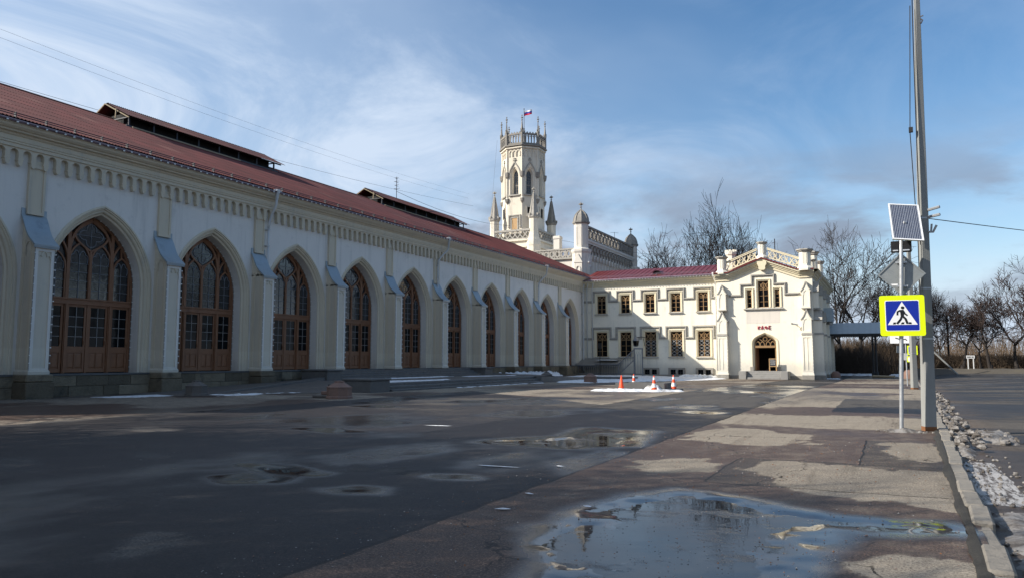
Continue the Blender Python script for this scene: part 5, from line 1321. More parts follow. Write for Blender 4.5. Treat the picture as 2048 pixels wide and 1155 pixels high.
# lower openings of the shaft
m = MB(FH); m.box((-.44, 21.5, AP + .0), (.44, 23.3, AP + .06)); PL_ = m.mesh('wood_board')
m = MB(FH); m.ribbon([(-.55, 21.4), (-.55, 23.42), (.55, 23.42), (.55, 21.4)], .16, AP, AP + .12); m.ribbon([(-.95, 22.0), (-.95, 23.75), (.95, 23.75), (.95, 22.0)], .16, AP, AP + .17); m.cbox((-.95, 21.95, AP + .09), (.34, .16, .2)); m.cbox((.95, 21.95, AP + .09), (.34, .16, .2)); HDM = m.mesh('hood_stone')
MB2 = MB(FH).box((-.44, 23.6, AP), (.44, 25.0, AP + .02)).mesh('dark_void')
m = MB(FH); m.ribbon([(-.55, 23.5), (-.55, 25.1), (.55, 25.1), (.55, 23.5)], .2, AP, AP + .14); HD2 = m.mesh('tower_wall')
for k in range(8):
    a = k * PI / 4
    if k == 6: part('boarded_opening', PL_, tw, T0, a); part('hood_mould', HDM, tw, T0, a)
    else: part('slit_window', MB2, tw, T0, a); part('opening_surround', HD2, tw, T0, a)
# corner turrets of the base
for k, (sx, sy) in enumerate(((1, -1), (-1, -1), (1, 1), (-1, 1))):
    at = (TX + 3.35 * sx, TY + 3.35 * sy, 0); r = .70
    m = MB(); m.lathe([(r * 1.7, 15), (r * 1.5, 18.6), (r * 1.6, 18.9), (r * 1.45, 19.6), (r * 1.25, 20.0), (r, 20.8), (r, 23.0)], 8, (0, 0), PI / 8)
    tt = part('corner_turret', m.mesh('tower_wall'), tw, at)
    m = MB(); m.lathe([(r, 22.9), (r * 1.25, 23.15), (r * 1.25, 23.35), (r * 1.0, 23.4), (r * .9, 23.7), (.14, 26.8), (.08, 27.0)], 8, (0, 0), PI / 8)
    for q in range(8):
        a = q * PI / 4 + PI / 8; m.cbox((r * 1.18 * math.cos(a), r * 1.18 * math.sin(a), 23.5), (.2, .2, .4)); m.tube([(r * .92 * math.cos(a), r * .92 * math.sin(a), 23.7), (.15 * math.cos(a), .15 * math.sin(a), 26.8)], [.06, .03], 4)
    cross_finial(m, 26.8, .95)
    part('spire', m.mesh('dark_stone' if sx + sy > 0 else 'hood_stone'), tt, at)
fl = thing('flag', (TX + .3, TY - .3, 34.9), 'white blue red tricolour flag flying from the tower top', 'flag')
m = MB(); m.tube([(0, 0, 0), (0, 0, 6.4)], .05, 6); m.sphere((0, 0, 6.45), .1); m.build('flag_pole', 'guard_dark', fl)
for k, mt in enumerate(('flag_red', 'flag_blue', 'flag_white')):
    rows = [[(t * .9 + .05, t * .35 + .1 * math.sin(t * 5) * t, 5.25 + .26 * (k + q) + .42 * t - .15 * t * t + .05 * math.sin(t * 6)) for t in np.linspace(0, 1.25, 12)] for q in (0, 1)]
    m = MB(); m.rows(rows); part('stripe', m.mesh(mt, True), fl)

# ------------------------------------------------------------------ terrace and steps before the hall
ter = thing('terrace_steps', (-28, 42, 0), 'low dark stone terrace with two flights of steps before the hall doors', 'steps')
def tpart(name, m, mat, label=None): return part(name, m.mesh(mat), ter, (0, 0, 0))
m = MB(); m.rows([[(-33.2, y, z) for y, z in ((24.5, .012), (31, .26), (36, .42), (62, .42), (66, .1))], [(-29.0, y, z) for y, z in ((24.5, .012), (31, .18), (36, .42), (62, .42), (66, .1))], [(-25.0, y, z) for y, z in ((31.8, .012), (32, .03), (33.2, .42), (57.5, .42), (62, .02))]]); tpart('terrace_floor', m, 'granite_dark')
def flight(x0, x1, ya, yb, z0, z1, n, mat='step_stone'):
    rr = random.Random(int(ya * 10))
    for k in range(n):
        z = z0 + (z1 - z0) * (k + 1) / n; xa = x0 + (x1 - x0) * k / n
        y = ya
        while y < yb - .1:
            L = rr.uniform(2.0, 3.2); y2 = min(y + L, yb)
            if yb - y2 < .8: y2 = yb
            m = MB(); m.ebox((x1 - .3 if k == n - 1 else min(xa, x1) - .5, y + .005, z0 - .05), (xa, y2 - .005, z + rr.uniform(-.008, .006)), .02); tpart('step_slab', m, mat); y = y2
flight(-31.3, -32.75, 38.4, 57.0, .40, 1.00, 4)
flight(-23.7, -24.8, 33.3, 53.0, -.06, .43, 3)
for a, b, h in (((-33.3, 36.9), (-31.2, 38.3), 1.10), ((-33.3, 57.1), (-31.0, 58.5), 1.06), ((-25.6, 31.5), (-23.8, 33.2), .72)):
    m = MB(); m.ebox((a[0], a[1], -.1), (b[0], b[1], h - .12), .03); tpart('pedestal', m, 'step_stone'); m = MB(); m.ebox((a[0] - .06, a[1] - .06, h - .118), (b[0] + .06, b[1] + .06, h), .03); tpart('pedestal_cap', m, 'step_stone')
m = MB()                                                        # sloping side kerbs
def wedge(p, q, h0, h1, w=.45):
    d = (Vector(q) - Vector(p)).normalized(); nn = Vector((-d.y, d.x)) * w / 2; m = MB()
    P, Q = Vector(p), Vector(q)
    m.add([(P.x + nn.x, P.y + nn.y, -.1), (P.x - nn.x, P.y - nn.y, -.1), (Q.x - nn.x, Q.y - nn.y, -.1), (Q.x + nn.x, Q.y + nn.y, -.1), (P.x + nn.x, P.y + nn.y, h0), (P.x - nn.x, P.y - nn.y, h0), (Q.x - nn.x, Q.y - nn.y, h1), (Q.x + nn.x, Q.y + nn.y, h1)],
          [(4, 5, 6, 7), (0, 1, 5, 4), (1, 2, 6, 5), (2, 3, 7, 6), (3, 0, 4, 7)]); tpart('side_kerb', m, 'step_stone')
wedge((-29.2, 26.0), (-31.6, 37.0), .04, .62); wedge((-25.9, 31.0), (-26.6, 36.5), .42, .34, .5); wedge((-24.1, 53.0), (-25.2, 66), .46, .12); wedge((-31.2, 58.5), (-30.2, 68), .62, .1); wedge((-25.2, 66), (-22.2, 72), .2, .05)
# loose slabs beside the red bollard
t = thing('broken_slab', (-22.5, 26.6, 0), 'broken stone slabs lying beside the reddish granite bollard', 'stone slab')
m = MB(); m.ebox((-.5, -.4, 0), (.4, .4, .14), .03); m.build('slab', 'granite_dark', t); m = MB(); m.ebox((-.1, -.3, .14), (.55, .3, .30), .03); m.build('slab', 'granite_red', t)

# granite bollards
def bollard(x, y, w, h, mat, label, rz=0):
    t = thing('granite_bollard', (x, y, gz(x, y)), label, 'bollard', 'granite bollards round the square'); t.rotation_euler.z = rz
    r = w / 2 * 1.08
    m = MB(); m.lathe([(r, -.05), (r, h * .60), (r * 1.03, h * .605), (r * 1.03, h * .65), (r * .92, h * .68), (r * .40, h * .90), (r * .40, h * .97), (.01, h)], 8, (0, 0), PI / 8); m.build('block', mat, t)
    m = MB(); m.lathe([(r * 1.06, -.06), (r * 1.06, .08), (r, .12)], 8, (0, 0), PI / 8); m.build('foot', mat, t)
bollard(-29.35, 25.4, .95, .72, 'granite_dark', 'dark faceted granite bollard below the second hall portal', .1); bollard(-21.47, 26.2, 1.0, .78, 'granite_red', 'reddish granite bollard before the stepped terrace pedestal', .2)
bollard(-27.4, 62.0, .95, .72, 'granite_dark', 'dark granite bollard in the snow before the far hall bays', .3); bollard(-21.1, 56.3, .95, .75, 'granite_red', 'brown granite bollard on the snow strip near the wing', .05)
def round_boll(x, y, r, h, label):
    t = thing('stone_bollard', (x, y, gz(x, y)), label, 'bollard', 'rounded stone bollards')
    m = MB(); m.lathe([(r, -.05), (r, h * .4), (r * .88, h * .7), (r * .55, h * .93), (.01, h)], 10); m.build('dome', 'granite_red', t, None, 0, True); m = MB(); m.lathe([(r * 1.05, -.06), (r * 1.05, .1), (r, .12)], 10); m.build('foot', 'granite_dark', t)
round_boll(-5.2, 91.5, .52, .85, 'rounded stone bollard beside the cafe corner'); round_boll(2.0, 90, .6, 1.05, 'rounded stone bollard behind the roadside poles')

# traffic cones and the hatch they guard
def cone(x, y, label, bands, tilt=0):
    t = thing('traffic_cone', (x, y, gz(x, y)), label, 'traffic cone', 'cones round the hatch')
    m = MB(); m.ebox((-.22, -.22, 0), (.22, .22, .045), .02); m.build('foot', 'orange', t)
    z = lambda r: .045 + (.165 - r) / (.165 - .03) * .80
    m = MB(); m.lathe([(.165, .045), (.03, .845), (.02, .85)], 14); m.build('body', 'orange', t, None, 0, True)
    for a, b in bands:
        m = MB(); m.lathe([(r + .004, z(r)) for r in (a, b)], 14); m.build('band', 'cone_white', t, None, 0, True)
    t.rotation_euler = (tilt, tilt * .5, .3)
cone(-13.25, 40.2, 'plain orange traffic cone left of the hatch', [(.168 * .99, .150)], .03); cone(-13.9, 44.6, 'striped traffic cone behind the left end of the hatch', [(.135, .10), (.068, .045)])
cone(-11.25, 39.7, 'striped traffic cone right before the hatch', [(.135, .10), (.068, .045)]); cone(-10.75, 41.9, 'striped traffic cone right of the hatch', [(.135, .10), (.068, .045)], -.02)
t = thing('service_hatch', (-12.5, 42.4, gz(-12.5, 42.4)), 'low dark box hatch between the traffic cones', 'hatch')
m = MB()
for a, b in (((-1.5, -1.0), (1.35, -.82)), ((-1.5, .82), (1.35, 1.0)), ((-1.5, -.82), (-1.32, .82)), ((1.17, -.82), (1.35, .82))): m.box((a[0], a[1], 0), (b[0], b[1], .40))
m.build('frame', 'step_stone', t); MB().box((-1.32, -.82, 0), (1.17, .82, .30)).build('lid', 'dark_stone', t)
m = MB(); m.ebox((1.5, -1.6, 0), (2.3, -.6, .10), .02); m.build('cover_plate', 'iron_black', t)

# snow heaps as lumpy sheets
def snow(name, pts, h, mat, label, sd, ragged=.5, res=.12, base=.0, lump=4.0):
    P = pts; xs_ = [p[0] for p in P]; ys_ = [p[1] for p in P]
    X = np.arange(min(xs_) - .6, max(xs_) + .6, res); Y = np.arange(min(ys_) - .6, max(ys_) + .6, res)
    A, Bq = np.meshgrid(X, Y); d = sdf(P, A, Bq) + (fbm(A * 1.5, Bq * 1.5, sd) - .5) * ragged + (fbm(A * 5, Bq * 5, sd + 3) - .5) * ragged * .5
    k = np.clip(-d / .28, 0, 1); Z = gz_np(A, Bq) + base - .03 + (k ** .6) * h * (.35 + 1.1 * fbm(A * lump, Bq * lump, sd + 7, 3)) + .03 * k
    keep = d < .05; ny_, nx_ = A.shape; ids = -np.ones(A.shape, int); vs = []; fs = []
    for i in range(ny_ - 1):
        for j in range(nx_ - 1):
            if keep[i, j] or keep[i + 1, j] or keep[i, j + 1] or keep[i + 1, j + 1]:
                q = []
                for a, b in ((i, j), (i, j + 1), (i + 1, j + 1), (i + 1, j)):
                    if ids[a, b] < 0: ids[a, b] = len(vs); vs.append((A[a, b], Bq[a, b], Z[a, b]))
                    q.append(int(ids[a, b]))
                fs.append(q)
    if not fs: return
    m = MB(); m.v = vs; m.f = fs; m.mi = [0] * len(fs); o = part(name, m.mesh(mat, True, False)); tag(o, label, 'snow', kind='stuff'); return o
def strip(ya, yb, off0, off1, st=1.0):
    a = [(float(kx(y)) + off0, y) for y in np.arange(ya, yb + .01, st)]; b = [(float(kx(y)) + off1, y) for y in np.arange(ya, yb + .01, st)]
    return a + b[::-1]
snow('snow', strip(16.0, 46, .12, .48), .17, 'snow_dirty', 'dirty snow ridge along the road kerb past the pole', 3, .42, .09, -.10, 5)
snow('snow', strip(18.8, 21.4, .5, 1.35, .6), .13, 'snow_dirty', 'bulge of dirty snow on the road beside the concrete pole', 5, .5, .08, -.10, 5)
snow('snow', strip(6.5, 10.8, .16, .60, .8), .05, 'snow_dirty', 'flat grey slush on the road beside the near kerb', 8, .55, .06, -.11, 6)
snow('snow', strip(4.0, 7.0, .2, .6, .8), .07, 'snow_dirty', 'thin slush at the near end of the kerb', 12, .5, .06, -.11, 6)
snow('snow', [(-.15, 19.6), (.35, 19.5), (.65, 19.75), (.4, 20.25), (-.1, 20.1)], .09, 'snow_dirty', 'crumbs of old snow round the sign post', 15, .5, .05, 0, 6)
snow('snow', [(-15.2, 38.9), (-13.5, 38.8), (-10.7, 39.1), (-9.9, 40.2), (-10.1, 41.0), (-11.5, 40.8), (-13.6, 40.9), (-14.2, 40.0)], .10, 'snow', 'bright snow scraped up round the cones', 18, .8, .12)
snow('snow', [(-12.3, 40.9), (-11.3, 40.9), (-11.2, 41.8), (-12.0, 41.7)], .30, 'snow', 'small white snow heap against the hatch', 19, .25, .1)
snow('snow', [(-33, 62), (-27.5, 60), (-22.5, 55.2), (-20.6, 55.0), (-20.0, 60), (-16.0, 80), (-16.2, 86.6), (-27, 87.6), (-31, 80), (-30, 70)], .05, 'snow', 'flat shaded snow field before the wing', 22, 1.2, .28, .0, 1.2)
snow('snow', [(-21.5, 86.3), (-17.4, 86.0), (-17.2, 87.3), (-21.0, 87.6)], .34, 'snow', 'snow bank against the foot of the wing', 24, .5, .16)
snow('snow', [(-33.0, 61), (-32.4, 61), (-31.6, 68), (-31.9, 76), (-32.6, 76)], .5, 'snow', 'lumps of snow along the far hall plinth', 26, .6, .15)
snow('snow', [(-29.8, 25.2), (-27.6, 25.8), (-26.3, 30.2), (-27.2, 31.0), (-28.8, 28.2)], .05, 'snow', 'thin white snow strip below the sloping terrace kerb', 28, .8, .12)
snow('snow', [(-32.3, 21.8), (-30.6, 22.0), (-29.9, 25.0), (-31.8, 25.2)], .03, 'snow', 'grey melting snow at the foot of the hall plinth', 30, .9, .12)
snow('snow', [(-31.2, 39), (-30.2, 39), (-29.6, 47), (-30.3, 51), (-31.1, 50)], .05, 'snow', 'snow lying at the foot of the upper steps', 32, .7, .14, .42)
snow('snow', [(-27.0, 34), (-25.2, 33.9), (-25.0, 40), (-26.0, 43), (-27.2, 38)], .04, 'snow', 'snow patch on the terrace behind the pedestal', 34, .9, .14, .42)
snow('snow', [(-30.0, 51), (-28.6, 50), (-27.4, 56), (-28.4, 58)], .04, 'snow', 'snow patch at the far end of the terrace', 35, .9, .14, .42)
snow('snow', [(-23.9, 40), (-23.4, 40), (-23.3, 53), (-24.0, 53)], .05, 'snow', 'crusts of snow along the lower terrace step', 36, .75, .12, -.02)
snow('snow', [(-23.2, 54), (-20.5, 55.6), (-21.6, 60), (-24.6, 64), (-25.0, 60)], .05, 'snow', 'white snow edge beside the brown bollard', 38, .9, .16)
snow('snow', [(-6.8, 88.4), (-4.4, 88.8), (-4.6, 90.6), (-6.4, 90.2)], .08, 'snow', 'little snow patch at the cafe corner', 40, .6, .14)
snow('snow', [(-8, 111), (-3.2, 109.5), (-1.0, 112), (-2.2, 117), (-8, 117)], .25, 'snow', 'snow under the bushes behind the porch', 42, 1.2, .3)
snow('snow', [(.3, 108), (2.3, 106), (2.8, 113), (.9, 114)], .25, 'snow', 'snow beside the porch column', 44, 1, .25)
# crusty chunks on the kerb ridge and round the posts
def chunks(n, place, rmin, rmax, mat, label, sd):
    rd = random.Random(sd); m = MB()
    for k in range(n):
        x, y, z = place(rd); r = rd.uniform(rmin, rmax); e = [rd.uniform(.6, 1.3) for _ in range(3)]; a = rd.uniform(0, PI); vs = []
        for i in range(5):
            th = PI * i / 4
            for j in range(6):
                q = 2 * PI * j / 6 + a; rr4 = r * rd.uniform(.72, 1.2); vs.append((x + rr4 * math.sin(th) * math.cos(q) * e[0], y + rr4 * math.sin(th) * math.sin(q) * e[1], z + rr4 * math.cos(th) * e[2] * .7))
        m.add(vs, [(i * 6 + j, i * 6 + (j + 1) % 6, (i + 1) * 6 + (j + 1) % 6, (i + 1) * 6 + j) for i in range(4) for j in range(6)])
    o = part('snow', m.mesh(mat, False)); tag(o, label, 'snow', kind='stuff')
def on_ridge(rd):
    y = 17 + 28 * rd.random() ** 1.3; x = float(kx(y)) + rd.uniform(.16, .62); return x, y, gz(x, y) - .02 + rd.uniform(0, .12)
chunks(170, on_ridge, .03, .11, 'snow_dirty', 'crusty chunks of dirty snow piled on the kerb ridge', 71)
def on_bulge(rd):
    y = rd.uniform(18.6, 21.6); x = float(kx(y)) + rd.uniform(.5, 1.4); return x, y, gz(x, y) - .06 + rd.uniform(0, .07)
chunks(50, on_bulge, .03, .09, 'snow_dirty', 'loose lumps of dirty snow spilling onto the road', 72)
chunks(60, lambda rd: (rd.gauss(.25, .28), rd.gauss(19.9, .12), rd.uniform(-.01, .02)), .02, .055, 'snow_dirty', 'crumbs of snow lying round the sign post foot', 73)
def on_slush(rd):
    y = rd.uniform(5.5, 16.5); x = float(kx(y)) + rd.uniform(.16, .9); return x, y, -.09
chunks(160, on_slush, .012, .04, 'snow_dirty', 'grey slush crumbs along the near road edge', 74)
# thin ice slivers on the square
rr = random.Random(9)
for k, (x, y, L) in enumerate(((-5.5, 10.55, .6), (-4.65, 11.0, .12), (-4.05, 8.6, .12), (-3.9, 7.6, .16), (-3.1, 8.15, .10), (-10.2, 16.4, .7))):
    m = MB(); n = 12; a0 = rr.uniform(-.3, .5)
    q = [(L * .5 * math.cos(t) * (1 + .4 * math.sin(3 * t + k)), (.02 + L * .05) * math.sin(t) * (1 + .5 * math.cos(2 * t + k))) for t in np.linspace(0, 2 * PI, n + 1)[:-1]]
    m.add([(u * math.cos(a0) - v * math.sin(a0), u * math.sin(a0) + v * math.cos(a0), .012) for u, v in q] + [(0, 0, .022)], [(i, (i + 1) % n, n) for i in range(n)])
    o = part('ice', m.mesh('snow'), None, (x, y, gz(x, y))); tag(o, 'thin white ice sliver on the %s' % ('dark lane asphalt' if x < -4.22 else 'reddish asphalt'), 'ice', 'ice slivers', 'stuff')

# ------------------------------------------------------------------ ramp with railing and lantern at the wing
t = thing('ramp_railing', (-30, 86, G0), 'grey iron railing round the covered ramp beside the wing', 'railing')
y_ = 85.9
def rail(p, q, z0, h, n):
    P, Q = Vector(p), Vector(q); m = MB()
    m.tube([P + Vector((0, 0, z0 + h)), Q + Vector((0, 0, z0 + h))], .06, 6); m.tube([P + Vector((0, 0, z0 + .1)), Q + Vector((0, 0, z0 + .1))], .035, 5)
    part('handrail', m.mesh('iron_grey'), t, (0, 0, 0))
    for k in range(n):
        a = P + (Q - P) * (k / n); b = P + (Q - P) * ((k + 1) / n); mid_ = (a + b) / 2; m = MB()
        m.tube([a + Vector((0, 0, z0 + .1)), a + Vector((0, 0, z0 + h))], .022, 4)
        m.tube([a + Vector((0, 0, z0 + h * .55)), a + (mid_ - a) * .3 + Vector((0, 0, z0 + h * .82)), mid_ + Vector((0, 0, z0 + h * .97)), mid_ + (b - mid_) * .7 + Vector((0, 0, z0 + h * .82)), b + Vector((0, 0, z0 + h * .55))], .02, 4)
        m.tube([a + Vector((0, 0, z0 + .3)), mid_ + Vector((0, 0, z0 + .15)), b + Vector((0, 0, z0 + .3))], .018, 4)
        part('baluster', m.mesh('iron_grey'), t, (0, 0, 0))
rail((-33.9, y_ - .1, 0), (-31.6, y_ - .1, 0), -.2, 1.25, 9); rail((-31.6, y_, 0), (-28.6, y_, 0), -.1, 1.3, 14)
rail((-28.6, y_, 0), (-26.7, y_, 1.7), -.1, 1.35, 9)
m = MB(); m.box((-26.75, y_ - .09, -.4), (-26.6, y_ + .09, 3.1)); m.box((-28.66, y_ - .05, -.4), (-28.55, y_ + .05, 1.3)); m.box((-25.75, y_ - .06, -.4), (-25.62, y_ + .06, 3.05)); m.tube([(-26.7, y_, 3.05), (-25.6, y_, 3.05)], .07, 6); m.tube([(-26.7, y_, .1), (-25.7, y_, .1)], .04, 6); part('end_post', m.mesh('iron_grey'), t, (0, 0, 0))
m = MB()
for k in range(3): 
    u = -26.55 + .3 * k; m.tube([(u, y_, .1), (u, y_, 2.2), (u + .15, y_, 2.7), (u + .3, y_, 2.2)], .02, 4)
part('end_panel', m.mesh('iron_grey'), t, (0, 0, 0))
m = MB(); m.add([(-34.0, 88.1, 1.95), (-28.9, 88.1, 1.95), (-28.7, 86.0, 1.18), (-34.2, 86.0, 1.18), (-34.0, 88.1, 1.8), (-28.9, 88.1, 1.8), (-28.7, 86.0, 1.06), (-34.2, 86.0, 1.06)], [(0, 1, 2, 3), (3, 2, 6, 7), (2, 1, 5, 6), (0, 3, 7, 4)]); part('ramp_roof', m.mesh('dark_stone'), t, (0, 0, 0))
m = MB(); m.box((-34, 86.1, -.5), (-26.7, 86.25, .15)); part('ramp_wall', m.mesh('dark_stone'), t, (0, 0, 0))
snow('snow', [(-31.8, 86.4), (-29.2, 86.4), (-29.2, 87.2), (-31.4, 87.1)], .05, 'snow', 'snow lying on the ramp roof beside the wing', 50, .3, .12, 1.75)
t = thing('lamp_standard', (-30.4, 84.4, gz(-30.4, 84.4)), 'thin dark post with small lamp before the covered ramp', 'lamp post')
m = MB(); m.tube([(0, 0, 0), (0, 0, 3.2)], .045, 6); m.build('post', 'iron_black', t); m = MB(); m.box((-.2, -.1, 3.1), (.2, .1, 3.75)); m.build('lamp_head', 'iron_black', t)
t = thing('wall_lantern', (-26.55, 88.2, 3.9), 'hexagonal iron lantern hanging over the ramp end', 'lantern')
m = MB(); m.tube([(.55, 0, .5), (.5, -1.0, .55), (.0, -1.9, .5)], .05, 5); m.tube([(.5, 0, -.5), (.5, -.5, .4)], .035, 5); m.build('bracket', 'iron_black', t)
m = MB(); m.lathe([(.42, .08), (.30, .3), (.06, .62), (.02, .78)], 6, (0, -1.95)); m.lathe([(.15, -.62), (.30, -.5)], 6, (0, -1.95)); m.build('lantern_cap', 'iron_grey', t)
m = MB(); m.lathe([(.26, -.5), (.36, .08)], 6, (0, -1.95)); m.build('pane', 'glass', t)
m = MB()
for k in range(6): a = k * PI / 3; m.tube([(.27 * math.cos(a), -1.95 + .27 * math.sin(a), -.5), (.37 * math.cos(a), -1.95 + .37 * math.sin(a), .08)], .025, 4)
m.build('frame_bars', 'iron_black', t)

# ------------------------------------------------------------------ porch on the road side of the cafe
PX0, PX1, PY = SX + .1, .2, 104.6
t = thing('entrance_porch', ((PX0 + PX1) / 2, PY, G0), 'grey sheet metal porch roof on black iron columns beside the cafe', 'porch')
pz = lambda d: 4.95 + d
n = 11
for k in range(n):
    a = PX0 + (PX1 - PX0) * k / n; b = PX0 + (PX1 - PX0) * (k + 1) / n - .012
    for sg in (-1, 1):
        m = MB(); m.add([(a, PY + sg * 2.2, 4.98), (b, PY + sg * 2.2, 4.98), (b, PY, 6.42), (a, PY, 6.42), (b, PY + sg * 2.2, 5.04), (b + .03, PY + sg * 2.2, 5.04), (b + .03, PY, 6.48), (b, PY, 6.48)], [(0, 1, 2, 3), (4, 5, 6, 7), (1, 4, 7, 2)]); part('roof_sheet', m.mesh('awning_metal'), t, (0, 0, 0))
m = MB()
for sg in (-1, 1): m.box((PX0, PY + sg * 2.15 - .05, 4.72), (PX1, PY + sg * 2.15 + .05, 4.97))
m.box((PX1 - .06, PY - 2.2, 4.72), (PX1, PY + 2.2, 4.97)); m.add([(PX1 - .03, PY - 2.2, 4.95), (PX1 - .03, PY + 2.2, 4.95), (PX1 - .03, PY, 6.40)], [(0, 1, 2)]); part('fascia', m.mesh('iron_black'), t, (0, 0, 0))
m = MB(FW)
for k in range(34):
    u = PX0 + (k + .5) * (PX1 - PX0) / 34; m.ext([(u - .085, 4.74), (u + .085, 4.74), (u + .06, 4.55), (u, 4.46), (u - .06, 4.55)], -.02, .02)
part('valance', m.mesh('iron_black'), t, (0, PY - 2.2, 0))
for x, y in ((-1.55, PY - 2.0), (-1.2, PY - 2.0), (-1.55, PY + 2.0), (-1.2, PY + 2.0)):
    m = MB(); m.lathe([(.20, G0 - .05), (.20, G0 + .5), (.13, G0 + .6), (.10, G0 + .9), (.085, 3.6), (.16, 3.7), (.085, 3.8), (.10, 4.6), (.2, 4.75)], 8); part('column', m.mesh('iron_black'), t, (x, y, 0))
m = MB(); m.ebox((-2.0, PY - 2.4, G0 - .1), (-.8, PY - 1.6, G0 + .12), .03); part('column_base', m.mesh('dark_stone'), t, (0, 0, 0))
for z_ in (0,):
    m = MB(); m.box((-1.55, PY - 2.03, 4.2), (-1.2, PY - 1.97, 4.3)); m.tube([(-1.55, PY - 2, 3.9), (-2.2, PY - 2, 4.7)], .04, 5); m.tube([(-1.2, PY - 2, 3.9), (-.6, PY - 2, 4.7)], .04, 5); part('brace', m.mesh('iron_black'), t, (0, 0, 0))
t = thing('timber_log', (-.6, 98.5, G0), 'pale timber log lying on the ground by the porch', 'log')
m = MB(); m.tube([(-1.0, .9, .16), (1.3, -.6, .14)], .16, 8); m.build('trunk', 'wood_raw', t)
t = thing('tipped_panel', (1.35, 99, G0), 'white blue panel standing askew behind the sign post', 'panel')
m = MB(); m.ext([(-.22, .1), (.26, .1), (.32, 1.9), (-.12, 1.95)], 0, .06, True); m.map = ID
m2 = MB(FW); m2.ext([(-.22, .05), (.26, .05), (.36, 1.95), (-.10, 2.0)], 0, .06, True); m2.build('board', 'sign_white', t); m2 = MB(FW); m2.ext([(-.16, .1), (.0, .1), (.12, 1.9), (-.04, 1.92)], .06, .07); m2.build('blue_stripe', 'cap_metal', t)
m2 = MB(FW); m2.box((-.2, -.02, -.5), (-.12, .1, .1)); m2.box((.16, -.02, -.5), (.24, .1, .1)); m2.build('foot', 'iron_grey', t)

# ------------------------------------------------------------------ street furniture at the kerb
def lean_pole(x, y, h, w0, w1, lean, label, grp):
    t = thing('concrete_pole', (x, y, gz(x, y)), label, 'utility pole', grp)
    def ring(z):
        k = z / h; w = w0 + (w1 - w0) * k; d = w * .92; cx_ = lean * k
        c = w * .10; rot = R(27); q = [(-w / 2 + c, -d / 2), (w / 2 - c, -d / 2), (w / 2, -d / 2 + c), (w / 2 * .78, d / 2), (-w / 2 * .78, d / 2), (-w / 2, -d / 2 + c)]
        return [(cx_ + u * math.cos(rot) - v * math.sin(rot), u * math.sin(rot) + v * math.cos(rot), z) for u, v in q]
    zs = [-.3, .0, .35, 1, 2, 3, 4, 5, 6, 7, 8, 9, 10, h]
    m = MB(); m.rows([ring(z) for z in zs if z <= h], close=True); m.build('shaft', 'concrete', t)
    m = MB(); r0 = [(p[0] + (p[0] > 0) * .004 - (p[0] <= 0) * .004, p[1] * 1.02, p[2]) for p in ring(0)]
    m.rows([[(a * 1.015, b * 1.015, z) for a, b, _ in ring(0)] for z in (-.05, .05, .10 )], close=True); m.build('rusty_foot', 'rust', t)
    for z in (2.15, 5.05, 3.35):
        if z < h: m = MB(); m.rows([[((a - lean * z / h) * 1.025 + lean * z / h, b * 1.025, c + q) for a, b, c in ring(z)] for q in (0, .035)], close=True); m.build('band', 'galvanised', t)
    return t
p1 = lean_pole(.815, 20.5, 11.6, .275, .105, .235, 'tall tapering concrete pole beside the near crossing sign', 'concrete poles along the kerb')
m = MB()
for z, a in ((5.25, .12), (5.08, -.03)): m.tube([(.22, -.05, z), (.46, -.16, z + .03 + a * .1)], .035, 6)
m.tube([(.20, -.06, 4.72), (.30, -.10, 4.70), (.38, -.12, 4.86)], .028, 5); m.tube([(.26, -.08, 4.72), (.28, -.1, 4.9)], .024, 5); m.build('insulator_arm', 'galvanised', p1)
m = MB(); m.tube([(.02, -.18, 4.4), (.045, -.16, 6.5), (.09, -.12, 9.5), (.13, -.08, 11.2)], .013, 5); m.tube([(-.06, -.14, 2.6), (-.03, -.16, 4.4), (-.08, -.12, 7.2), (.06, -.1, 10.4)], .011, 5); m.cbox((-.06, -.13, 7.25), (.09, .09, .12)); m.build('cable_run', 'cable', p1)
m = MB(); m.tube([(.24, 0, 10.1), (.32, -.03, 10.0), (.28, -.05, 9.92)], .02, 4); m.tube([(.24, 0, 10.1), (.34, -.03, 10.12)], .016, 4); m.build('hook', 'guard_dark', p1)
p2 = lean_pole(1.40, 51.6, 8.8, .36, .2, .05, 'second concrete pole farther along the kerb behind the signs', 'concrete poles along the kerb')

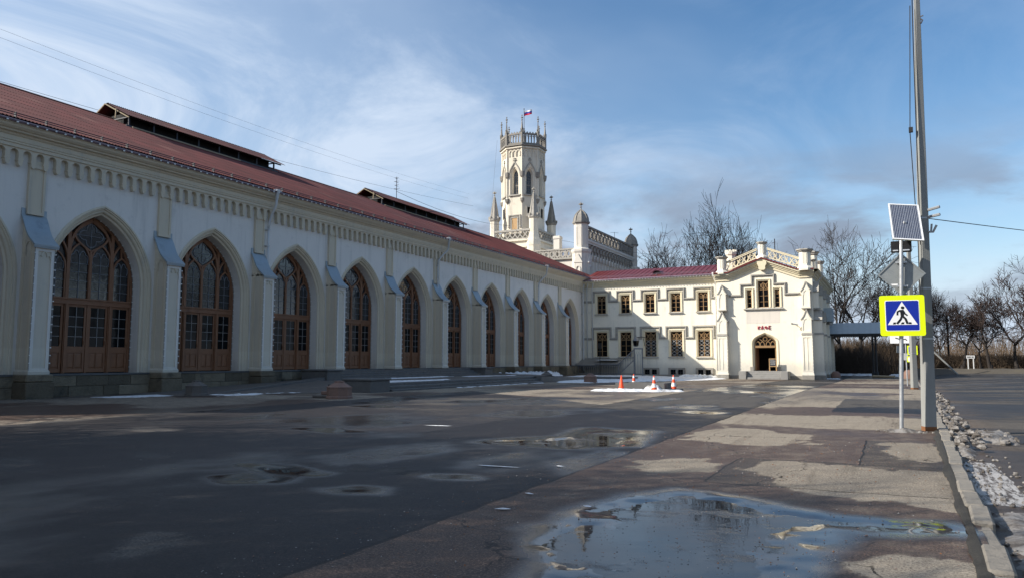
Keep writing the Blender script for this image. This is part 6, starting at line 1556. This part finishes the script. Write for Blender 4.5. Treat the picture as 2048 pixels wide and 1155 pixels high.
def crossing_sign(par, w, d, at, rz=0):
    """yellow backed blue square with walking figure in a white triangle; local u right, v up, w towards the viewer"""
    def rr_(h, r, n=4):
        o = []
        for cx_, cy_, a in ((h - r, h - r, 0), (-h + r, h - r, PI / 2), (-h + r, -h + r, PI), (h - r, -h + r, 1.5 * PI)): o += [(cx_ + r * math.cos(a + PI / 2 * i / n), cy_ + r * math.sin(a + PI / 2 * i / n)) for i in range(n + 1)]
        return o
    k = w / .95
    def S(p): return [(u * k, v * k) for u, v in p]
    Q = lambda nm, m, mt: part(nm, m.mesh(mt), par, at, rz)
    m = MB(FW); m.ext(S(rr_(.475, .05)), 0, .018, True); pl_ = Q('yellow_plate', m, 'sign_yellow')
    m = MB(FW); m.ext(S(rr_(.36, .03)), .018, .021); Q('white_border', m, 'sign_white')
    m = MB(FW); m.ext(S(rr_(.345, .03)), .021, .024); Q('blue_field', m, 'sign_blue')
    m = MB(FW); m.ext(S([(-.315, -.215), (.315, -.215), (.0, .325)]), .024, .027); Q('white_triangle', m, 'sign_white')
    m = MB(FW); z0, z1 = .027, .030
    m.ext(S([(.012 + .038 * math.cos(t), .185 + .036 * math.sin(t)) for t in np.linspace(0, 2 * PI, 13)[:-1]]), z0, z1)
    def bar(p, wd, e=0): m.ribbon(S(p), wd * k, z0, z1 + e)
    m.ext(S([(-.05, .135), (.03, .14), (.045, .06), (.025, -.03), (-.035, -.02), (-.04, .05)]), z0, z1 + .0006)
    bar([(-.035, .125), (-.10, .09), (-.105, .01)], .035, .001); bar([(.03, .10), (.055, .045), (.105, .0)], .033, .0012)
    bar([(-.01, -.01), (-.04, -.085), (-.12, -.19)], .045, .0014); bar([(.005, -.01), (.065, -.08), (.10, -.19)], .047, .0017)
    for u in (-.175, 0, .165): m.ext(S([(u - .045 + (.012 if u < 0 else 0), -.20), (u + .025, -.20), (u + .035 - (.02 if u > .1 else 0), -.155), (u - .015 - (.02 if u > .1 else 0), -.155)]), z0, z1 - .0004)
    Q('walking_figure', m, 'sign_black')
    return pl_
sx, sy = .23, 19.94
t = thing('crossing_sign_post', (sx, sy, 0), 'yellow bordered pedestrian crossing sign on grey post with solar panel', 'road sign')
ln = lambda z: .042 * z
m = MB(); m.tube([(ln(z), -.012 * z, z) for z in (-.2, 0, 1, 2, 3, 4, 4.9)], .047, 10); m.build('post', 'galvanised', t, None, 0, True)
m = MB(); m.tube([(0, 0, -.02), (0, 0, .05)], .075, 10); m.build('post_collar', 'galvanised', t)
crossing_sign(t, .95, .02, (sx + .13, sy - .10, 2.70), R(6))
m = MB(FW); q = .49; m.ext([(0, -q), (q, 0), (0, q), (-q, 0)], 0, .02, True); m.ribbon([(0, -q), (q, 0), (0, q), (-q, 0)], .03, .018, .04, True); part('diamond_plate', m.mesh('sign_back'), t, (sx + .16, sy + .08, 3.68), R(4))
m = MB(FW)
for v in (-.28, .28): m.box((-.12, v - .02, 0), (.12, v + .02, .05))
part('clamp', m.mesh('galvanised'), t, (sx + .16, sy + .03, 3.68), R(4))
m = MB(FW); m.ext([(-.22, -.26), (-.05, -.26), (-.05, -.22), (-.22, -.22)], .02, .022); part('sticker', m.mesh('sign_white'), t, (sx + .12, sy + .075, 3.68), R(4))
# solar panel: tilted back, slightly turned
pm = Matrix.Translation((sx + .30, sy - .12, 4.90)) @ Matrix.Rotation(R(14), 4, 'Z') @ Matrix.Rotation(R(5.5), 4, 'Y') @ Matrix.Rotation(R(-32), 4, 'X')
def sp_(name, m, mat):
    m.v = [tuple(pm @ Vector(p)) for p in m.v]; m.v = [(a - sx, b - sy, c) for a, b, c in m.v]; return m.build(name, mat, t)
hw_, hh_ = .335, .565
m = MB(FW); m.box((-hw_, -hh_, -.03), (hw_, hh_, .0)); pf = sp_('panel_back', m, 'alu')
m = MB(FW)
for a, b in (((-hw_, -hh_), (hw_, -hh_ + .03)), ((-hw_, hh_ - .03), (hw_, hh_)), ((-hw_, -hh_ + .03), (-hw_ + .03, hh_ - .03)), ((hw_ - .03, -hh_ + .03), (hw_, hh_ - .03))): m.box((a[0], a[1], 0), (b[0], b[1], .012))
sp_('panel_frame', m, 'sign_white')
nx_, ny_ = 4, 9
for i in range(nx_):
    for j in range(ny_):
        a = -hw_ + .035 + i * (2 * hw_ - .07) / nx_; b = -hh_ + .035 + j * (2 * hh_ - .07) / ny_; cw, ch = (2 * hw_ - .07) / nx_ - .006, (2 * hh_ - .07) / ny_ - .006
        m = MB(FW); m.box((a, b, .0), (a + cw, b + ch, .004)); sp_('solar_cell', m, 'solar_cell')
m = MB(FW)
for i in range(16): u = -hw_ + .035 + (i + .5) * (2 * hw_ - .07) / 16; m.box((u - .005, -hh_ + .035, .004), (u + .005, hh_ - .035, .0055))
sp_('busbars', m, 'alu')
m = MB(); m.ebox((-.17, -.06, 4.20), (.27, .12, 4.46), .015); m.map = ID; m.build('battery_box', 'black_plastic', t, (sx + .13, sy - .02, 0))
m = MB(); m.box((-.13, -.065, 4.22), (-.02, -.06, 4.25)); m.box((.08, -.065, 4.22), (.22, -.06, 4.25)); m.build('label_strip', 'alu', t, (sx + .13, sy - .02, 0))
m = MB(); m.tube([(ln(4.8), -.05, 4.8), (.29, -.16, 4.9)], .04, 6); m.build('panel_bracket', 'galvanised', t)
# farther signs
t = thing('far_crossing_sign', (1.62, 58.0, gz(1.6, 58)), 'small far crossing sign on thin post behind the poles', 'road sign')
m = MB(); m.tube([(0, 0, 0), (0, 0, 3.0)], .04, 6); m.build('post', 'galvanised', t); crossing_sign(t, .62, .02, (1.56, 57.9, 2.35))
m = MB(FW); m.box((-.14, -.20, 0), (.14, .20, .02)); part('lower_plate', m.mesh('sign_yellow'), t, (1.35, 57.92, 1.75)); m = MB(FW); m.box((-.08, -.15, .02), (.08, .12, .023)); part('plate_mark', m.mesh('sign_white'), t, (1.35, 57.92, 1.75))
t = thing('arrow_board_post', (1.25, 62.0, gz(1.2, 62)), 'white boards with black curved arrow turned on a post', 'road sign')
m = MB(); m.tube([(0, 0, 0), (0, 0, 3.9)], .045, 6); m.build('post', 'galvanised', t)
m = MB(FW); m.ext([(-.85, 3.1), (.45, 3.1), (.45, 3.75), (-.85, 3.75)], 0, .03, True); ab = m.build('board', 'sign_white', t, (1.1, 61.93, gz(1.2, 62))); m = MB(FW); m.ribbon([(-.5, 3.5), (-.1, 3.35), (.15, 3.4), (.25, 3.3)], .07, .03, .034); part('arrow', m.mesh('sign_black'), ab, (1.1, 61.93, gz(1.2, 62)))
for k, (u, v, a) in enumerate(((-.35, 2.45, 38), (-.15, 1.95, -30))):
    m = MB(FW); m.ext([(-.35, -.22), (.3, -.3), (.35, .2), (-.3, .28)], 0, .025, True); o = part('tilted_plate', m.mesh('sign_back'), t, (1.25 + u, 61.95, v), R(a))
t = thing('place_sign', (10.2, 120, .45), 'far white name board on two legs under the trees', 'road sign')
m = MB(FW)
for u in (-.32, .32): m.box((u - .06, 0, -.05), (u + .06, 1.9, .05))
m.build('legs', 'pipe_white', t); m = MB(FW); m.box((-.5, 1.5, .05), (.5, 1.9, .09)); m.build('board', 'pipe_white', t); m = MB(FW); m.box((-.4, 1.62, .09), (.05, 1.76, .094)); m.box((.12, 1.62, .09), (.38, 1.76, .094)); m.build('marks', 'sign_black', t)
t = thing('leaning_post', (6.5, 112, .1), 'pale strut post leaning at the far road edge', 'post')
m = MB(); m.tube([(1.5, 0, -.2), (-2.3, 0, 4.1)], .11, 6); m.build('strut', 'concrete', t); m = MB(); m.tube([(-2.35, .1, -.3), (-2.35, .1, 6.5)], .13, 6); m.build('post', 'bark', t)
t = thing('telegraph_pole', (8.6, 135, .3), 'dark wooden telegraph pole among the far trees', 'utility pole'); m = MB(); m.tube([(0, 0, 0), (0, 0, 8.6)], .15, 6); m.build('shaft', 'bark', t); m = MB(); m.box((-.9, -.06, 7.6), (.9, .06, 7.75)); m.build('crossarm', 'bark', t)
t = thing('small_house', (8.5, 190, 0), 'tiny pale house far behind the roadside trees', 'house'); m = MB(); m.box((-2.5, -2, 0), (2.5, 2, 2.6)); m.build('wall', 'far_wall', t); m = MB(); m.add([(-2.8, -2.3, 2.55), (2.8, -2.3, 2.55), (2.8, 2.3, 2.55), (-2.8, 2.3, 2.55), (-2.8, 0, 4.2), (2.8, 0, 4.2)], [(0, 1, 5, 4), (2, 3, 4, 5), (0, 4, 3), (1, 2, 5)]); m.build('roof', 'cap_metal', t)
for u in (-1.2, 1.2): MB(FW).box((u - .4, 1.0, 2.0), (u + .4, 1.9, 2.02)).build('window', 'glass', t)

# ------------------------------------------------------------------ overhead wires
def wire(p, q, sag, label, r=.012, mat='cable'):
    P, Q = Vector(p), Vector(q); L = [P + (Q - P) * s + Vector((0, 0, -4 * sag * s * (1 - s))) for s in np.linspace(0, 1, 24)]
    m = MB(); m.tube(L, r, 4); o = m.build('overhead_wire', mat); tag(o, label, 'wire', 'overhead wires')
wire((-55.7, 12, 21.2), (-58.8, 104, 26.4), 1.0, 'dark overhead wire dipping behind the hall ridge to the tower', .015)
wire((-56.0, 12, 25.8), (-63, 110, 30.0), 1.2, 'upper of two pale wires crossing the sky over the hall', .009, 'cable_pale'); wire((-56.0, 12, 25.2), (-63, 110, 29.2), 1.2, 'lower of two pale wires crossing the sky over the hall', .009, 'cable_pale')
wire((-47, 66.2, 19.9), (-50.5, 101.0, 22.0), .8, 'thin wire from the ridge antenna to the tower', .02)
wire((-47.5, 101, 20.5), (-6, 128, 15.5), 1.0, 'thin wire from tower past the gable to the trees', .02)
wire((-53.4, 102, 36.0), (-53.2, 99, 20.0), 0, 'thin stay wire hanging from the tower crown', .015, 'cable_pale')
wire((1.05, 20.5, 5.05), (24, 62, 8.2), .3, 'wire running from the concrete pole over the road', .012)
t = thing('aerial_mast', (-11.4, 93, 12.6), 'thin aerial mast behind the cafe gable', 'antenna'); m = MB(); m.tube([(0, 0, 0), (0, 0, 3.4)], .06, 5); m.build('mast', 'guard_dark', t); m = MB(); m.tube([(-.5, 0, 1.0), (.6, 0, 1.05)], .035, 4); m.build('crossbar', 'guard_dark', t); m = MB(); m.tube([(-.35, 0, 2.9), (.1, 0, 3.0)], .03, 4); m.build('crossbar', 'guard_dark', t)

# ------------------------------------------------------------------ trees
def make_tree(seed, H, spread, trunk_h, style='open', twigs=1.0, tr=.32, rmin=.020):
    rd = random.Random(seed); T = MB(); Cc = MB()
    def path(p, d, L, n, wob, up):
        pts = [p.copy()]
        for i in range(n):
            d = (d + Vector((rd.gauss(0, wob), rd.gauss(0, wob), rd.gauss(0, wob) + up))).normalized(); p = p + d * (L / n); pts.append(p.copy())
        return pts, d
    def grow(p, d, L, r, lv):
        n = (5, 5, 4, 3, 2)[lv]; wob = (.05, .15, .17, .18, .16)[lv]; up = (.02, .09, .06, .03, .02)[lv]
        pts, dd = path(p, d, L, n, wob, up)
        r1 = max(rmin, r * (.55, .32, .32, .4, .5)[lv])
        rads = [r + (r1 - r) * i / n for i in range(n + 1)]
        (T if lv <= 1 else Cc).tube(pts, rads, (9, 6, 4, 3, 3)[lv], cap=False)
        if lv == 4: return
        cnt = [0, 7, 7, 5][lv] if lv else 0
        if lv == 0: return pts, dd, r1
        cnt = max(2, int(cnt * (twigs if lv >= 2 else 1) + rd.random()))
        for k in range(cnt):
            s_ = rd.uniform(.25, 1.0) if k else 1.0
            i = min(n - 1, int(s_ * n)); f = s_ * n - i; q = pts[i] + (pts[i + 1] - pts[i]) * f
            base_d = (pts[i + 1] - pts[i]).normalized(); ax = base_d.orthogonal().normalized(); ax.rotate(Matrix.Rotation(rd.uniform(0, 2 * PI), 3, base_d))
            ang = R(rd.uniform(22, 58)) if k else R(rd.uniform(5, 20)); nd = base_d.copy(); nd.rotate(Matrix.Rotation(ang, 3, ax))
            nd = (nd + Vector((0, 0, .16 if style != 'pollard' else .05))).normalized()
            rr2 = max(rmin, (r + (r1 - r) * s_) * rd.uniform(.5, .75))
            grow(q, nd, L * rd.uniform(.42, .66), rr2, lv + 1)
    base = Vector((0, 0, -.4)); lean = Vector((rd.gauss(0, .04), rd.gauss(0, .04), 1)).normalized()
    if style == 'pollard': lean = Vector((rd.uniform(-.28, .28), rd.uniform(-.1, .1), 1)).normalized()
    res = grow(base, lean, trunk_h + .4, tr, 0); pts, dd, r1 = res
    T.lathe([(tr * 1.5, -.4), (tr * 1.15, .15), (tr, .6)], 9)
    nl = rd.randint(5, 6) if style == 'open' else rd.randint(4, 5)
    for k in range(nl):
        az = 2 * PI * k / nl + rd.uniform(-.4, .4); el = R(rd.uniform(46, 74) if style == 'open' else rd.uniform(34, 60))
        if k == 0 and style == 'open': el = R(85)
        d = Vector((math.cos(az) * math.cos(el) * spread, math.sin(az) * math.cos(el) * spread, math.sin(el))).normalized()
        q = pts[-1] if k < 3 else pts[-2] + (pts[-1] - pts[-2]) * rd.random()
        grow(q, d, (H - trunk_h) * rd.uniform(.60, .72), r1 * rd.uniform(.62, .85), 1)
    return T, Cc
TREES = {}
def tree_kind(key, bark, twig, **k):
    T, Cc = make_tree(**k); TREES[key] = (T.mesh(bark, True, False), Cc.mesh(twig, False, False))
tree_kind('a', 'bark', 'twig', seed=1, H=24, spread=1.0, trunk_h=7, twigs=.86, tr=.46, rmin=.027)
tree_kind('b', 'bark', 'twig', seed=7, H=24, spread=.8, trunk_h=8, twigs=.86, tr=.42, rmin=.027)
tree_kind('c', 'bark', 'twig', seed=12, H=21, spread=1.25, trunk_h=5.5, twigs=1.1, tr=.5, rmin=.025)
tree_kind('d', 'bark_far', 'twig_red', seed=23, H=9.6, spread=1.25, trunk_h=3.4, style='pollard', twigs=1.05, tr=.24)
tree_kind('e', 'bark_far', 'twig_red', seed=31, H=9.2, spread=1.35, trunk_h=3.0, style='pollard', twigs=1.05, tr=.22)
tree_kind('f', 'bark_far', 'twig', seed=44, H=12, spread=.9, trunk_h=3.6, twigs=1.1, tr=.2)
def tree(key, x, y, z, label, grp, sc=1.0, rz=0.0, slim=1.0):
    t = thing('bare_tree', (x, y, z), label, 'tree', grp); a, b = TREES[key]
    part('trunk', a, t); part('crown', b, t); t.rotation_euler.z = rz; t.scale = (sc * slim, sc * slim, sc); return t
GW = 'bare trees behind the wing'
tree('a', -30.2, 126, -.4, 'leftmost tall bare tree rising over the wing roof', GW, 1.0, .3, .85)
tree('c', -27.4, 124, -.4, 'upright bare tree over the middle of the wing roof', GW, 1.06, 1.3, .78)
tree('b', -24.4, 128, -.4, 'slim bare tree between the wing roof and the chimney', GW, 1.0, 3.3, .8)
tree('c', -22.6, 125, -.4, 'bare tree just left of the crenellated chimney', GW, .98, 2.2, .8)
tree('f', -39.5, 131, -.4, 'low bare tree beside the far domed turret', GW, 1.55, 1.0, .9)
tree('f', -35.0, 126, -.4, 'thin low bare tree left of the wing roof trees', GW, 1.40, 2.0, .9)
GC = 'bare trees behind the cafe'
tree('c', -6.0, 121, -.4, 'big spreading bare tree directly behind the cafe corner', GC, .95, .4, .85)
tree('a', -3.2, 124, -.4, 'big bare tree above the porch roof', GC, .74, 3.4, 1.05)
tree('c', 1.0, 131, -.3, 'bare tree behind the diamond sign', GC, .68, 1.9, .95)
tree('f', 3.6, 127, .2, 'slender bare tree just right of the concrete pole', GC, .98, 2.9)
GR = 'bare pollard trees along the far road'
for k, (key, x, y, sc, rz, lab) in enumerate((('d', 9.6, 125, 1.0, .4, 'forked pollard tree left of the white name board'), ('e', 12.0, 127, .98, 2.2, 'upright pollard tree behind the white name board'), ('d', 12.9, 124, .98, 4.3, 'leaning pollard tree right of the name board'),
        ('e', 16.2, 126, 1.08, .9, 'dense pollard tree with low branches at the far road'), ('d', 19.0, 129, 1.1, 2.8, 'pollard tree cut by the picture edge over the road'), ('f', 5.4, 131, .88, 1.0, 'thin tree behind the leaning strut post'), ('f', 7.6, 138, .85, 3.0, 'thin tree beside the telegraph pole'), ('a', 22.5, 118, .62, 1.2, 'tall bare tree at the right picture edge'))):
    tree(key, x, y, .45, lab, GR, sc * (1.0, .92, 1.08, 1.12, 1.3, 1, 1, 1.05)[k], rz)
# trees beside and behind the viewpoint (their shade falls on the square, their images stand in the panes)
GS = 'trees on the viewer side of the square'
for k, (key, x, y, sc, rz) in enumerate((('f', -22, 1.5, .92, .2), ('f', -26, 4.0, .9, 1.1), ('f', -18, -2.0, .92, 2.0), ('f', -14.5, -4.5, .88, 3.0), ('f', -21, -3.5, .95, 4.0), ('f', -27.5, -1, .95, 5.0), ('f', -16, 1.0, .80, 1.7), ('f', -24, 0, .9, 2.6), ('f', -11.5, -6, .85, .6), ('f', -19.5, 3.6, .75, 4.6), ('c', -31, -9.5, .9, .5), ('a', -25, -13, .8, 1.2))):
    tree(key, x, y, -.1, 'bare tree standing outside the view beside the square', GS, sc, rz)
GE = 'trees across the road'
for k, (key, x, y, sc, rz) in enumerate((('c', 24, 32, .95, .4), ('a', 26, 43, .8, 1.4), ('c', 25, 55, 1.0, 2.4), ('b', 28, 66, .85, 3.4), ('c', 30, 78, .95, 4.4), ('a', 33, 90, .8, 5.4), ('c', 22, 20, .9, 2.9))):
    tree(key, x, y, 0, 'bare tree standing across the road outside the view', GE, sc, rz)
# verge and brush
m = MB(); 
xs_ = np.arange(2.6, 62, 2.0); ys_ = np.concatenate([np.arange(112, 140, 1.0), np.arange(140, 420, 20)])
def vz(x, y): return -.45 + .95 * float(sstep(113.5, 121, y + (x - 3) * .05)) + .08 * math.sin(x * 1.3 + y) 
m.rows([[(x, y, vz(x, y)) for x in xs_] for y in ys_]); tag(m.build('verge', 'earth', smooth=True), 'brown grass verge rising beyond the far road', 'verge', kind='structure')
m = MB(); m.rows([[(x, y, -.42 + .05 * math.sin(x + y)) for x in np.arange(-60, 3.2, 2.1)] for y in np.arange(107, 180, 3.0)]); tag(m.build('park_ground', 'earth', smooth=True), 'leaf brown park ground behind the cafe', 'ground', kind='structure')
def brush(name, n, area, h, mat, label, sd, lean=.35, r=.018, zf=None):
    rd = random.Random(sd); V = []; F = []
    for k in range(n):
        x, y = area(rd); z = zf(x, y) if zf else -.4; hh2 = h * rd.uniform(.45, 1.1) * (1 if not callable(h) else 1)
        d = Vector((rd.gauss(0, lean), rd.gauss(0, lean), 1)).normalized(); p = Vector((x, y, z)); o = len(V); rr3 = r * rd.uniform(.7, 1.6)
        P3 = [p, p + d * hh2 * .5 + Vector((rd.gauss(0, .1), rd.gauss(0, .1), 0)), p + d * hh2 + Vector((rd.gauss(0, .3), rd.gauss(0, .3), 0))]
        for i, q in enumerate(P3):
            w = rr3 * (1, .7, .25)[i]; V += [(q.x - w, q.y, q.z), (q.x + w, q.y - w * .5, q.z), (q.x, q.y + w, q.z)]
        for i in (0, 1):
            for a in range(3): F.append([o + i * 3 + a, o + i * 3 + (a + 1) % 3, o + i * 3 + 3 + (a + 1) % 3, o + i * 3 + 3 + a])
        for b in range(4):
            s_ = rd.uniform(.35, .95); q = P3[0] + (P3[2] - P3[0]) * s_; e = q + Vector((rd.gauss(0, .5), rd.gauss(0, .5), rd.uniform(.2, .8))) * (hh2 * .22); o = len(V); w = rr3 * .5
            V += [(q.x - w, q.y, q.z), (q.x + w, q.y, q.z), (e.x, e.y, e.z), (q.x, q.y + w, q.z)]; F += [[o, o + 1, o + 2], [o + 1, o + 3, o + 2], [o + 3, o, o + 2]]
    m = MB(); m.v = V; m.f = F; m.mi = [0] * len(F); o = part(name, m.mesh(mat, False, False)); tag(o, label, 'undergrowth', kind='stuff')
brush('undergrowth', 3600, lambda rd: (rd.gauss(-5.2, 2.3), rd.uniform(112, 121)), 3.9, 'brush_dark', 'dark tangled bushes behind the porch', 61, .30, .022)
brush('undergrowth', 7500, lambda rd: (rd.uniform(-14, 6), rd.uniform(124, 142)), 5.2, 'brush', 'brown thicket behind the cafe and the signs', 62, .25, .020)
brush('undergrowth', 9000, lambda rd: (rd.uniform(3.5, 30), rd.uniform(127, 140)), 2.1, 'brush', 'brown scrub along the far side of the road', 63, .35, .020, vz)
brush('undergrowth', 6000, lambda rd: (rd.uniform(-60, 60), rd.uniform(150, 210)), 7.5, 'brush', 'far brown wood edge on the horizon', 64, .18, .04)
